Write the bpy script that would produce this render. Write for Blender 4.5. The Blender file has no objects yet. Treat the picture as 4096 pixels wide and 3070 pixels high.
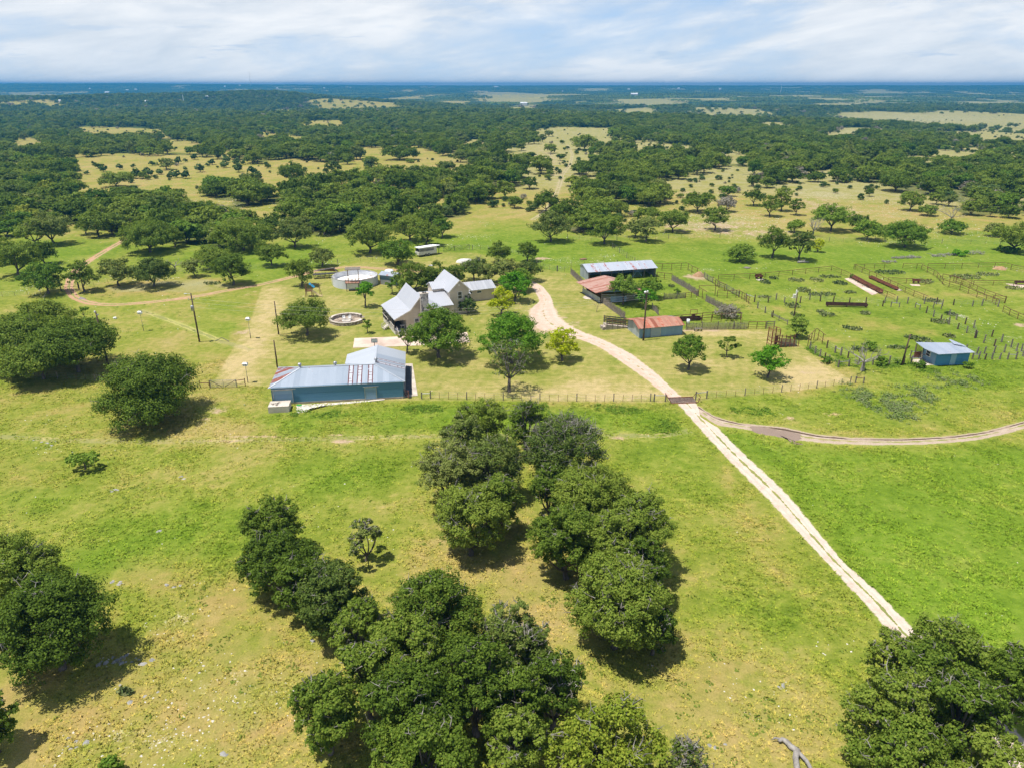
import bpy, math, random
import numpy as np
from mathutils import Vector, Matrix
sc = bpy.context.scene
COL = sc.collection
R = math.radians
rnd = random.Random(7)
# ---------------------------------------------------------------- camera model (used to read positions off the survey photo)
F, CX, CY, CH, HZ = 2843.0, 2048.0, 1535.0, 45.0, 339.0
PITCH = math.atan((CY - HZ) / F)
cp, sp = math.cos(PITCH), math.sin(PITCH)
def G(u, v, z=0.0):
    a = (u - CX) / F; b = (v - CY) / F
    t = (CH - z) / (sp + b * cp)
    return (a * t, (cp - b * sp) * t)
def Gv(u, v, z=0.0):
    x, y = G(u, v, z); return Vector((x, y, z))
def hgt(v0, v1):
    y = G(0, v0)[1]; b = (v1 - CY) / F
    t = y / (cp - b * sp)
    return CH - t * (sp + b * cp)
def depth(v, z=0.0):
    return (CH - z) / (sp + (v - CY) / F * cp)
def px(x, y, z=0.0):
    d = y * cp + (CH - z) * sp
    return CX + F * x / d, CY + F * ((CH - z) * cp - y * sp) / d
# ---------------------------------------------------------------- noise and terrain
_rs = np.random.RandomState(11)
_T = _rs.rand(256, 256)
def vnoise(x, y):
    x = np.asarray(x, float); y = np.asarray(y, float)
    xi = np.floor(x).astype(int); yi = np.floor(y).astype(int)
    fx = x - xi; fy = y - yi
    fx = fx * fx * (3 - 2 * fx); fy = fy * fy * (3 - 2 * fy)
    a = _T[xi % 256, yi % 256]; b = _T[(xi + 1) % 256, yi % 256]
    c = _T[xi % 256, (yi + 1) % 256]; d = _T[(xi + 1) % 256, (yi + 1) % 256]
    return (a * (1 - fx) + b * fx) * (1 - fy) + (c * (1 - fx) + d * fx) * fy
def fbm(x, y, o=4):
    s = 0; a = .5; k = 1.
    for i in range(o):
        s = s + a * vnoise(x * k + 17.3 * i, y * k + 5.1 * i); a *= .5; k *= 2.03
    return s / (1 - .5 ** o)
def sstep(a, b, x):
    t = np.clip((x - a) / (b - a), 0, 1); return t * t * (3 - 2 * t)
BUMPS = [(-1250, 2050, 26, 620, 420), (-640, 2250, 22, 380, 330), (-830, 3300, -26, 520, 900), (250, 2600, -10, 700, 500),
         (900, 2100, 8, 600, 300), (-2600, 3900, -8, 900, 700), (300, 1500, -7, 500, 220), (1500, 1400, 6, 500, 300)]
def terrain(x, y):
    x = np.asarray(x, float); y = np.asarray(y, float)
    r = np.hypot(x, y)
    w = sstep(430, 1500, r)
    h = w * (-13 + 46 * (fbm(x / 1000 + 3, y / 620 + 9, 3) - .5) + 12 * (fbm(x / 260, y / 190, 3) - .5))
    for bx, by, bh, sx, sy in BUMPS:
        h = h + w * bh * np.exp(-((x - bx) / sx) ** 2 - ((y - by) / sy) ** 2)
    f = sstep(4200, 8300, r); g = np.maximum(h, -60)
    h = g * (1 - f * .75) + f * (33 + 9 * (fbm(x / 1500 + 40, y / 900 + 2, 3) - .5)) + sstep(4200, 5200, r) * (1 - f) * 6 * (fbm(x / 700, y / 300 + 8, 2) - .5)
    h = h + sstep(5000, 8300, r) * 17 * sstep(.05, .55, -x / np.maximum(y, 1))
    return h
def GT(u, v):
    x, y = G(u, v)
    if 0 < y < 380: return Vector((x, y, 0))
    a = (u - CX) / F; b = (v - CY) / F
    dx, dy, dz = a, cp - b * sp, -(sp + b * cp)
    t = np.concatenate([np.linspace(300, 1500, 500), np.linspace(1503, 16000, 3000)])
    hh = terrain(dx * t, dy * t); k = np.argmax(CH + dz * t < hh)
    if k == 0: k = len(t) - 1
    return Vector((dx * t[k], dy * t[k], float(hh[k])))
def zt(x, y): return float(terrain(x, y))
# ---------------------------------------------------------------- object helpers
def tag(o, label=None, cat=None, group=None, kind=None):
    if label: o['label'] = label
    if cat: o['category'] = cat
    if group: o['group'] = group
    if kind: o['kind'] = kind
    return o
def empty(name, loc=(0, 0, 0), rz=0.0, label=None, cat=None, group=None):
    o = bpy.data.objects.new(name, None); COL.objects.link(o)
    o.location = loc; o.rotation_euler = (0, 0, rz); o.empty_display_size = .2
    return tag(o, label, cat, group)
def mesh_np(name, V, faces, mat=None, nper=4, smooth=False):
    """V (n,3) float, faces (m,nper) int"""
    me = bpy.data.meshes.new(name)
    V = np.ascontiguousarray(V, np.float32); faces = np.ascontiguousarray(faces, np.int32)
    me.vertices.add(len(V)); me.vertices.foreach_set('co', V.ravel())
    me.loops.add(faces.size); me.loops.foreach_set('vertex_index', faces.ravel())
    me.polygons.add(len(faces)); me.polygons.foreach_set('loop_start', np.arange(0, faces.size, nper, dtype=np.int32))
    me.update(calc_edges=True)
    if smooth: me.polygons.foreach_set('use_smooth', np.ones(len(faces), bool))
    if mat: me.materials.append(mat)
    return me
def obj(name, me, parent=None, loc=None):
    o = bpy.data.objects.new(name, me); COL.objects.link(o)
    if parent is not None: o.parent = parent
    if loc is not None: o.location = loc
    return o
class MB:
    def __init__(s): s.v = []; s.f = []
    def add(s, vs, fs):
        n = len(s.v); s.v += [tuple(p) for p in vs]; s.f += [tuple(i + n for i in q) for q in fs]; return s
    def box(s, c, d, rz=0.0, M=None):
        hx, hy, hz = d[0] / 2, d[1] / 2, d[2] / 2
        vs = [Vector((x, y, z)) for z in (-hz, hz) for x, y in ((-hx, -hy), (hx, -hy), (hx, hy), (-hx, hy))]
        m = Matrix.Rotation(rz, 3, 'Z') if M is None else M
        vs = [m @ p + Vector(c) for p in vs]
        return s.add(vs, [(3, 2, 1, 0), (4, 5, 6, 7), (0, 1, 5, 4), (1, 2, 6, 5), (2, 3, 7, 6), (3, 0, 4, 7)])
    def bar(s, a, b, w, h=None):
        a = Vector(a); b = Vector(b); h = h or w; d = b - a; L = d.length
        if L < 1e-6: return s
        q = d.to_track_quat('Z', 'Y').to_matrix()
        return s.box((a + b) / 2, (w, h, L), M=q)
    def tube(s, pts, rs, n=6, caps=True):
        pts = [Vector(p) for p in pts]
        if not hasattr(rs, '__len__'): rs = [rs] * len(pts)
        base = len(s.v); prev = None
        for i, p in enumerate(pts):
            d = (pts[min(i + 1, len(pts) - 1)] - pts[max(i - 1, 0)])
            if d.length < 1e-9: d = Vector((0, 0, 1))
            d.normalize()
            if prev is None:
                x = d.cross(Vector((0, 1, 0)) if abs(d.y) < .9 else Vector((1, 0, 0))).normalized()
            else:
                x = (prev - d * prev.dot(d)); x = x.normalized() if x.length > 1e-6 else prev
            prev = x; y = d.cross(x)
            for k in range(n):
                a = 2 * math.pi * k / n
                s.v.append(tuple(p + (x * math.cos(a) + y * math.sin(a)) * rs[i]))
        for i in range(len(pts) - 1):
            for k in range(n):
                a = base + i * n + k; b = base + i * n + (k + 1) % n
                s.f.append((a, b, b + n, a + n))
        if caps:
            s.f.append(tuple(base + k for k in range(n - 1, -1, -1)))
            e = base + (len(pts) - 1) * n; s.f.append(tuple(e + k for k in range(n)))
        return s
    def lathe(s, prof, n=24, c=(0, 0, 0), a0=0.0, a1=2 * math.pi):
        base = len(s.v); full = abs(a1 - a0 - 2 * math.pi) < 1e-6; m = n if full else n + 1
        for r, z in prof:
            for k in range(m):
                a = a0 + (a1 - a0) * k / n
                s.v.append((c[0] + r * math.cos(a), c[1] + r * math.sin(a), c[2] + z))
        for i in range(len(prof) - 1):
            for k in range(n):
                a = base + i * m + k; b = base + i * m + (k + 1) % m
                s.f.append((a, b, b + m, a + m))
        return s
    def slab(s, pts, t):
        """pts: coplanar outline in 3D; thickened downwards by t (along z)"""
        n = len(pts); pts = [Vector(p) for p in pts]
        lo = [p - Vector((0, 0, t)) for p in pts]
        return s.add(pts + lo, [tuple(range(n)), tuple(range(2 * n - 1, n - 1, -1))] +
                     [(i, i + n, (i + 1) % n + n, (i + 1) % n) for i in range(n)])
    def build(s, name, mat, parent=None, smooth=False, label=None):
        me = bpy.data.meshes.new(name); me.from_pydata(s.v, [], s.f); me.update()
        if smooth: me.polygons.foreach_set('use_smooth', [True] * len(me.polygons))
        if mat: me.materials.append(mat)
        o = obj(name, me, parent)
        if label: o['label'] = label
        return o
# ---------------------------------------------------------------- node helpers
class NT:
    def __init__(s, tree): s.t = tree; s.n = tree.nodes; s.l = tree.links
    def node(s, typ, **kw):
        nd = s.n.new(typ)
        for k, v in kw.items(): setattr(nd, k, v)
        return nd
    def link(s, a, b): s.l.new(a, b)
    def val(s, sock, v):
        if hasattr(v, 'is_linked') or isinstance(v, bpy.types.NodeSocket): s.l.new(v, sock)
        else: sock.default_value = v
    def noise(s, vec, scale, detail=3, rough=.55, dist=0):
        n = s.node('ShaderNodeTexNoise'); s.link(vec, n.inputs['Vector'])
        n.inputs['Scale'].default_value = scale; n.inputs['Detail'].default_value = detail
        n.inputs['Roughness'].default_value = rough; n.inputs['Distortion'].default_value = dist
        return n.outputs['Fac']
    def voro(s, vec, scale, feature='F1', out='Distance'):
        n = s.node('ShaderNodeTexVoronoi', feature=feature); s.link(vec, n.inputs['Vector'])
        n.inputs['Scale'].default_value = scale; return n.outputs[out]
    def ramp(s, fac, stops, interp='LINEAR'):
        n = s.node('ShaderNodeValToRGB'); s.link(fac, n.inputs['Fac']); cr = n.color_ramp; cr.interpolation = interp
        while len(cr.elements) < len(stops): cr.elements.new(.5)
        for e, (p, c) in zip(cr.elements, stops):
            e.position = p; e.color = (c, c, c, 1) if not hasattr(c, '__len__') else tuple(c) + (1,)
        return n.outputs['Color']
    def mix(s, fac, a, b, typ='MIX'):
        n = s.node('ShaderNodeMix', data_type='RGBA', blend_type=typ)
        for sock, v in ((n.inputs[0], fac), (n.inputs[6], a), (n.inputs[7], b)):
            if isinstance(v, bpy.types.NodeSocket): s.link(v, sock)
            elif hasattr(v, '__len__'): sock.default_value = tuple(v) + (1,) if len(v) == 3 else v
            else: sock.default_value = v
        return n.outputs[2]
    def math(s, op, a, b=0.0, c=None, clamp=False):
        n = s.node('ShaderNodeMath', operation=op, use_clamp=clamp)
        for i, v in enumerate((a, b, c)):
            if v is None: continue
            if isinstance(v, bpy.types.NodeSocket): s.link(v, n.inputs[i])
            else: n.inputs[i].default_value = v
        return n.outputs[0]
    def maprange(s, v, a, b, c=0., d=1.):
        n = s.node('ShaderNodeMapRange'); s.link(v, n.inputs[0])
        for i, q in enumerate((a, b, c, d)): n.inputs[i + 1].default_value = q
        return n.outputs[0]
    def scale(s, vec, xyz):
        n = s.node('ShaderNodeVectorMath', operation='MULTIPLY'); s.link(vec, n.inputs[0]); n.inputs[1].default_value = xyz
        return n.outputs[0]
def new_mat(name, rough=.8, spec=.3, metal=0.):
    m = bpy.data.materials.new(name); m.use_nodes = True
    t = NT(m.node_tree); b = m.node_tree.nodes['Principled BSDF']
    b.inputs['Roughness'].default_value = rough; b.inputs['Specular IOR Level'].default_value = spec
    b.inputs['Metallic'].default_value = metal
    return m, t, b
def bump(t, b, h, strength=.4, dist=.02):
    n = t.node('ShaderNodeBump'); n.inputs['Strength'].default_value = strength; n.inputs['Distance'].default_value = dist
    t.link(h, n.inputs['Height']); t.link(n.outputs[0], b.inputs['Normal'])
def objco(t): return t.node('ShaderNodeTexCoord').outputs['Object']
def wpos(t): return t.node('ShaderNodeNewGeometry').outputs['Position']
def mat_var(name, c1, c2, scale=2., rough=.8, spec=.3, metal=0., bmp=0., stretch=(1, 1, 1), detail=5, c3=None, lo=.35, hi=.65):
    m, t, b = new_mat(name, rough, spec, metal)
    v = t.scale(objco(t), stretch); n = t.noise(v, scale, detail, .6)
    stops = [(lo, c1), (hi, c2)] if c3 is None else [(lo, c1), ((lo + hi) / 2, c3), (hi, c2)]
    t.link(t.ramp(n, stops), b.inputs['Base Color'])
    if bmp: bump(t, b, n, bmp, .03)
    return m
M = {}
# ---- field colour: one shared node group so the ground sheet, tufts and track verges agree
def field_group():
    g = bpy.data.node_groups.new('field_colour', 'ShaderNodeTree')
    g.interface.new_socket('Color', in_out='OUTPUT', socket_type='NodeSocketColor')
    g.interface.new_socket('Height', in_out='OUTPUT', socket_type='NodeSocketFloat')
    t = NT(g); out = t.node('NodeGroupOutput')
    P = wpos(t)
    A = t.node('ShaderNodeAttribute', attribute_name='ma'); B = t.node('ShaderNodeAttribute', attribute_name='mb')
    sa = t.node('ShaderNodeSeparateColor'); t.link(A.outputs['Color'], sa.inputs[0])
    sb = t.node('ShaderNodeSeparateColor'); t.link(B.outputs['Color'], sb.inputs[0])
    mow, lush, dry = sa.outputs; rock, soil, wood = sb.outputs
    n_big = t.noise(P, .028, 3, .6); n_mid = t.noise(P, .16, 4, .62, .4); n_s = t.noise(P, .9, 4, .65); n_f = t.noise(P, 5.5, 3, .7)
    # meadow: green <-> yellow green <-> straw
    k = t.math('ADD', t.math('MULTIPLY', n_big, .45), t.math('ADD', t.math('MULTIPLY', n_mid, .38), t.math('MULTIPLY', n_s, .27)))
    k = t.math('SUBTRACT', k, t.math('MULTIPLY', t.math('SUBTRACT', lush, .0), .16))
    k = t.math('ADD', k, t.math('MULTIPLY', dry, .13))
    meadow = t.ramp(k, [(.38, (.112, .160, .015)), (.46, (.168, .208, .026)), (.54, (.232, .245, .044)), (.62, (.305, .265, .078)), (.76, (.40, .31, .14))])
    # lush pasture
    lushc = t.ramp(t.math('ADD', t.math('MULTIPLY', n_mid, .55), t.math('MULTIPLY', n_s, .45)), [(.32, (.108, .184, .014)), (.5, (.158, .240, .023)), (.68, (.228, .270, .048))])
    c = t.mix(t.math('MULTIPLY', lush, t.maprange(n_big, .35, .65, .9, .55)), meadow, lushc)
    dryc = t.ramp(n_mid, [(.36, (.185, .205, .030)), (.50, (.270, .235, .056)), (.64, (.35, .245, .088))])
    c = t.mix(t.math('MULTIPLY', dry, t.maprange(t.math('ADD', n_mid, t.math('MULTIPLY', n_s, .5)), .5, .85, .2, .95)), c, dryc)
    c = t.mix(t.math('MULTIPLY', t.maprange(dry, .8, 1.), t.maprange(n_mid, .35, .6)), c, (.315, .29, .135))
    # mown lawn with faint mower stripes
    w = t.node('ShaderNodeTexWave', wave_type='BANDS', bands_direction='X'); w.inputs['Scale'].default_value = .15; w.inputs['Distortion'].default_value = 1.2
    w.inputs['Detail'].default_value = 2; w.inputs['Detail Scale'].default_value = .6
    vr = t.node('ShaderNodeVectorRotate', rotation_type='Z_AXIS'); t.link(P, vr.inputs['Vector']); vr.inputs['Angle'].default_value = R(18)
    t.link(vr.outputs[0], w.inputs['Vector'])
    km = t.math('ADD', t.math('MULTIPLY', n_mid, .42), t.math('ADD', t.math('MULTIPLY', t.noise(t.scale(P, (.25, 1.3, 1)), .5, 4, .6), .3), t.math('ADD', t.math('MULTIPLY', w.outputs['Fac'], .035), t.math('MULTIPLY', n_big, .22))))
    km = t.math('ADD', t.math('SUBTRACT', km, t.math('MULTIPLY', lush, .13)), t.math('MULTIPLY', dry, .23))
    km = t.math('ADD', km, t.math('MULTIPLY', t.math('SUBTRACT', t.math('ADD', n_s, t.math('MULTIPLY', n_f, .5)), .75), .30))
    lawn = t.ramp(km, [(.32, (.165, .205, .030)), (.44, (.245, .248, .056)), (.56, (.335, .290, .098)), (.70, (.45, .35, .17))])
    c = t.mix(t.maprange(t.math('ADD', mow, t.math('MULTIPLY', t.math('SUBTRACT', n_s, .5), .35)), .4, .6), c, lawn)
    # bare soil, pink rocky caliche, stony ground
    soilc = t.mix(n_s, (.36, .24, .14), (.46, .36, .26))
    ns = t.math('ADD', t.math('ADD', soil, t.math('MULTIPLY', t.math('SUBTRACT', 1., lush), .10)), t.math('MULTIPLY', t.math('SUBTRACT', t.math('ADD', n_mid, n_s), 1.), .9))
    c = t.mix(t.maprange(ns, .40, .68), c, soilc)
    rk = t.math('ADD', rock, t.math('MULTIPLY', t.math('SUBTRACT', t.math('ADD', n_s, n_f), 1.), 1.1))
    rockc = t.mix(n_f, (.34, .30, .24), (.66, .60, .52))
    c = t.mix(t.math('MULTIPLY', t.maprange(rk, .62, .95), .8), c, rockc)
    # woodland floor / distant canopy colour
    wc = t.ramp(t.noise(P, .05, 5, .7), [(.35, (.028, .055, .012)), (.55, (.055, .085, .02)), (.72, (.12, .12, .045))])
    c = t.mix(t.maprange(t.math('ADD', wood, t.math('MULTIPLY', t.math('SUBTRACT', n_mid, .5), .3)), .35, .65), c, wc)
    # fine mottling
    mott = t.maprange(t.math('ADD', t.math('MULTIPLY', n_f, .6), t.math('MULTIPLY', n_s, .4)), .36, .64, .0, 1.)
    c = t.mix(1., c, t.mix(mott, (.74, .78, .72), (1.14, 1.12, 1.10)), 'MULTIPLY')
    t.link(c, out.inputs[0])
    t.link(t.math('ADD', n_f, t.math('MULTIPLY', n_s, 1.5)), out.inputs[1])
    return g
FG = field_group()
def mk_ground():
    m, t, b = new_mat('field_grass', 1.0, .05)
    g = t.node('ShaderNodeGroup'); g.node_tree = FG
    t.link(g.outputs[0], b.inputs['Base Color']); bump(t, b, g.outputs[1], .9, .12)
    return m
M['ground'] = mk_ground()
def mk_tuft():
    m = bpy.data.materials.new('grass_blades'); m.use_nodes = True; t = NT(m.node_tree)
    b = m.node_tree.nodes['Principled BSDF']; b.inputs['Roughness'].default_value = .9; b.inputs['Specular IOR Level'].default_value = .1
    g = t.node('ShaderNodeGroup'); g.node_tree = FG
    ge = t.node('ShaderNodeNewGeometry')
    c = t.mix(1., g.outputs[0], t.ramp(ge.outputs['Random Per Island'], [(0, (.85, .98, .7)), (.5, (1.15, 1.22, .95)), (.85, (1.45, 1.4, 1.1)), (1, (1.9, 1.7, 1.3))]), 'MULTIPLY')
    t.link(c, b.inputs['Base Color'])
    va = t.node('ShaderNodeVectorMath', operation='MULTIPLY_ADD'); t.link(ge.outputs['Normal'], va.inputs[0])
    va.inputs[1].default_value = (.35, .35, .35); va.inputs[2].default_value = (0, 0, .85)
    vn = t.node('ShaderNodeVectorMath', operation='NORMALIZE'); t.link(va.outputs[0], vn.inputs[0]); t.link(vn.outputs[0], b.inputs['Normal'])
    return m
M['tuft'] = mk_tuft()
def mk_road(name, c1, c2, c3, centre, edge=.75, ruts=.0, wet=None):
    """t across in uv.y (-1..1): bare dirt between verges, grassy centre strip"""
    m, t, b = new_mat(name, .95, .15)
    uv = t.node('ShaderNodeUVMap'); sep = t.node('ShaderNodeSeparateXYZ'); t.link(uv.outputs[0], sep.inputs[0])
    P = wpos(t); g = t.node('ShaderNodeGroup'); g.node_tree = FG
    n1 = t.noise(P, .8, 4, .65); n2 = t.noise(P, 5, 3, .7); n0 = t.noise(P, .18, 3, .6)
    ab = t.math('ABSOLUTE', sep.outputs[1])
    e = t.math('ADD', ab, t.math('MULTIPLY', t.math('SUBTRACT', t.math('ADD', n1, t.math('MULTIPLY', n2, .5)), .75), .62))
    m1 = t.maprange(e, edge - .05, edge + .08, 1., 0.)
    cc = t.math('ADD', t.math('ABSOLUTE', t.math('SUBTRACT', sep.outputs[1], .06)), t.math('MULTIPLY', t.math('SUBTRACT', n1, .5), .55))
    lim = t.math('MULTIPLY', t.maprange(n0, .36, .60), centre)
    m2 = t.math('LESS_THAN', cc, lim)
    dirt = t.ramp(t.math('ADD', t.math('MULTIPLY', n1, .6), t.math('MULTIPLY', n2, .4)), [(.34, c1), (.5, c2), (.66, c3)])
    rut = t.math('MULTIPLY', t.maprange(t.math('ABSOLUTE', t.math('SUBTRACT', t.math('ABSOLUTE', t.math('ADD', sep.outputs[1], t.math('MULTIPLY', t.math('SUBTRACT', n0, .5), .35))), .42)), .0, .17, 1., 0.), t.maprange(n1, .3, .6))
    dirt = t.mix(t.math('MULTIPLY', rut, .45), dirt, t.mix(1., dirt, (.74, .66, .6), 'MULTIPLY'))
    side = t.maprange(sep.outputs[1], -1., 1.); dirt = t.mix(t.math('MULTIPLY', side, .35), dirt, c3)
    if wet:
        wm = t.maprange(t.math('ADD', t.math('ABSOLUTE', t.math('SUBTRACT', sep.outputs[1], wet[0])), t.math('MULTIPLY', n1, .12)), wet[1], wet[1] + .06, 1., 0.)
        wm = t.math('MULTIPLY', wm, t.maprange(n0, .38, .5))
        dirt = t.mix(wm, dirt, (.09, .06, .04))
    c = t.mix(m2, dirt, t.mix(.4, g.outputs[0], (.27, .24, .12)))
    c = t.mix(m1, g.outputs[0], c)
    t.link(c, b.inputs['Base Color']); bump(t, b, t.math('ADD', n2, t.math('MULTIPLY', n1, 2.)), .5, .05)
    return m
M['drive'] = mk_road('caliche_drive', (.38, .29, .225), (.52, .42, .34), (.62, .515, .43), .13, .90)
M['drive_yard'] = mk_road('caliche_yard', (.42, .27, .185), (.52, .385, .295), (.58, .48, .395), .0, .82)
M['branch'] = mk_road('wet_track', (.26, .18, .12), (.38, .295, .22), (.47, .385, .305), .16, .72, wet=(-.42, .15))
M['redtrack'] = mk_road('red_track', (.34, .175, .09), (.42, .245, .145), (.47, .32, .21), .28, .66)
M['paletrack'] = mk_road('pale_track', (.30, .25, .12), (.36, .30, .16), (.43, .36, .23), .5, .7)
def mk_water():
    m, t, b = new_mat('muddy_water', .12, .5); P = wpos(t)
    t.link(t.mix(t.noise(P, .7, 3), (.20, .135, .09), (.28, .20, .145)), b.inputs['Base Color']); return m
M['puddle'] = mk_water()
# ---- corrugated metals. axis = local direction across the corrugations
def mk_metal(name, base, alt, pitch=.12, axis=0, rust=0., rustc=(.19, .045, .022), panel=.9, metal=.35, rough=.42, streak=True, bands=None, patch=None):
    m, t, b = new_mat(name, rough, .5, metal)
    co = objco(t); sep = t.node('ShaderNodeSeparateXYZ'); t.link(co, sep.inputs[0])
    ax = sep.outputs[axis]
    wv = t.math('SINE', t.math('MULTIPLY', ax, 2 * math.pi / pitch))
    pid = t.math('FLOOR', t.math('DIVIDE', ax, panel))
    wn = t.node('ShaderNodeTexWhiteNoise', noise_dimensions='1D'); t.link(pid, wn.inputs['W'])
    st = [1, 1, 1]; st[axis] = 6
    n = t.noise(t.scale(co, tuple(st)), .35, 5, .65); n2 = t.noise(co, 1.1, 5, .7)
    f = t.math('ADD', t.math('MULTIPLY', wn.outputs['Value'], .45), t.math('MULTIPLY', n, .55))
    c = t.mix(t.maprange(f, .25, .8), base, alt)
    if patch:
        c = t.mix(t.maprange(t.math('ADD', sep.outputs[patch[0]], t.math('MULTIPLY', n, .0)), patch[1], patch[1] + .02), c, patch[2])
    if rust > 0:
        k = t.math('ADD', t.math('MULTIPLY', n, .6), t.math('MULTIPLY', n2, .55))
        k = t.math('ADD', k, t.math('MULTIPLY', t.math('SUBTRACT', wn.outputs['Value'], .5), .35))
        rm = t.maprange(k, 1.02 - rust * .75, 1.12 - rust * .75)
        rc = t.mix(n2, rustc, tuple(min(1, q * 1.9 + .02) for q in rustc))
        c = t.mix(rm, c, rc)
    if bands:  # explicit rusted sheet edges: (axis, centre, half width, limit axis, lo, hi)
        for (bx, c0, hw, lx, lo, hi) in bands:
            d = t.math('ABSOLUTE', t.math('SUBTRACT', sep.outputs[bx], c0))
            ed = t.math('LESS_THAN', t.math('ABSOLUTE', t.math('SUBTRACT', d, hw)), .075)
            rung = t.math('LESS_THAN', t.math('FRACT', t.math('DIVIDE', sep.outputs[lx], .62)), .17)
            rung = t.math('MULTIPLY', rung, t.math('LESS_THAN', d, hw)); rung = t.math('MULTIPLY', rung, t.math('GREATER_THAN', n2, .5))
            k = t.math('MAXIMUM', t.math('MULTIPLY', ed, t.math('GREATER_THAN', n2, .36)), rung)
            lim = t.math('MULTIPLY', t.math('GREATER_THAN', sep.outputs[lx], lo), t.math('LESS_THAN', sep.outputs[lx], hi))
            c = t.mix(t.math('MULTIPLY', t.math('MULTIPLY', t.math('LESS_THAN', d, hw), lim), .35), c, (.85, .8, .8))
            c = t.mix(t.math('MULTIPLY', k, lim), c, (.14, .03, .022))
    t.link(c, b.inputs['Base Color']); bump(t, b, wv, .55, .02)
    return m
M['stucco'] = mat_var('tan_stucco', (.50, .42, .335), (.58, .50, .405), .8, .9, .2, bmp=.15)
M['trim'] = mat_var('cream_trim', (.62, .56, .48), (.72, .66, .58), 3, .6)
M['house_roof'] = mk_metal('pale_seam_roof', (.42, .43, .46), (.46, .47, .50), .42, 0, 0, metal=.25, rough=.5, panel=5.)
M['house_roof_y'] = mk_metal('pale_seam_roof_y', (.42, .43, .46), (.46, .47, .50), .42, 1, 0, metal=.25, rough=.5, panel=5.)
M['wing_roof'] = mk_metal('weathered_rib_roof', (.36, .37, .39), (.50, .50, .52), .5, 0, 0, metal=.3, rough=.5, panel=.5)
M['glass'] = new_mat('dark_glass', .08, .6)[0]; M['glass'].node_tree.nodes['Principled BSDF'].inputs['Base Color'].default_value = (.03, .035, .045, 1)
M['screen'] = new_mat('dark_screen', .7, .2)[0]; M['screen'].node_tree.nodes['Principled BSDF'].inputs['Base Color'].default_value = (.035, .033, .035, 1)
M['floor'] = mat_var('grey_floor', (.12, .13, .15), (.2, .2, .22), 1.2)
M['white'] = mat_var('white_paint', (.72, .72, .70), (.82, .82, .8), 2, .5)
M['offwhite'] = mat_var('off_white_panel', (.55, .53, .49), (.68, .65, .6), 2, .5)
M['concrete'] = mat_var('weathered_concrete', (.36, .31, .25), (.60, .53, .45), .45, .9, bmp=.2)
M['concrete_pink'] = mat_var('court_concrete', (.40, .30, .24), (.66, .53, .43), .22, .9, bmp=.2)
M['pit_concrete'] = mat_var('rough_concrete', (.30, .25, .19), (.46, .40, .33), .9, .9, bmp=.3)
M['darkpad'] = mat_var('painted_shadow', (.075, .072, .08), (.12, .115, .12), .8, .7)  # dark tone for the barn shadow painted on the apron
M['wood_grey'] = mat_var('grey_wood', (.10, .085, .07), (.24, .21, .175), 1.5, .9, stretch=(6, 6, .7))
M['wood_brown'] = mat_var('brown_wood', (.16, .085, .045), (.27, .15, .085), 1.6, .85, stretch=(5, 5, .8))
M['wood_red'] = mat_var('redwood_deck', (.30, .15, .10), (.42, .24, .17), 1.6, .85)
M['pole_wood'] = mat_var('creosote_pole', (.055, .035, .024), (.12, .08, .055), 2, .85, stretch=(5, 5, .5))
M['cedar'] = mat_var('cedar_stays', (.13, .105, .085), (.29, .25, .21), 6, .95, stretch=(1, 1, .3))
M['rust'] = mat_var('rusty_steel', (.13, .05, .03), (.27, .105, .055), 2.2, .85, c3=(.19, .07, .04))
M['rust_dk'] = mat_var('dark_rusty_steel', (.055, .028, .022), (.12, .055, .04), 1.4, .85)
M['pipe'] = mat_var('rusty_pipe', (.095, .045, .024), (.17, .085, .042), 1.5, .85)
M['steel'] = mat_var('dull_steel', (.30, .31, .33), (.45, .46, .48), 2, .45, metal=.5)
M['dark_steel'] = mat_var('black_steel', (.03, .03, .033), (.07, .065, .06), 2, .6)
M['green_steel'] = mat_var('green_steel', (.05, .07, .035), (.09, .11, .06), 2, .6)
M['plastic_w'] = mat_var('white_plastic', (.75, .75, .73), (.85, .85, .83), 2, .35)
M['slide'] = mat_var('cream_slide', (.78, .62, .34), (.85, .70, .42), 2, .4)
M['awning'] = mat_var('blue_canvas', (.02, .22, .40), (.04, .30, .5), 2, .6)
M['tank'] = mat_var('tank_plaster', (.52, .54, .57), (.66, .68, .71), .6, .8, stretch=(1, 1, .3))
M['tank_floor'] = mat_var('tank_floor', (.74, .68, .60), (.86, .84, .80), .35, .8)
M['tank_rim'] = mat_var('tank_rim', (.25, .24, .24), (.45, .44, .44), 1, .8)
M['hay'] = mat_var('dirt_clay', (.32, .19, .095), (.42, .275, .16), 1.2, .95, bmp=.3)
M['green_mat'] = mat_var('green_turf', (.02, .22, .05), (.04, .3, .08), 4, .9)
M['wire'] = mat_var('fence_wire', (.30, .28, .25), (.42, .40, .37), 1, .6, metal=.3)
M['stone_w'] = mat_var('limestone', (.44, .41, .35), (.62, .59, .53), 2.5, .95)
M['stone_g'] = mat_var('grey_limestone', (.20, .20, .19), (.36, .345, .32), 1.6, .95)
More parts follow.
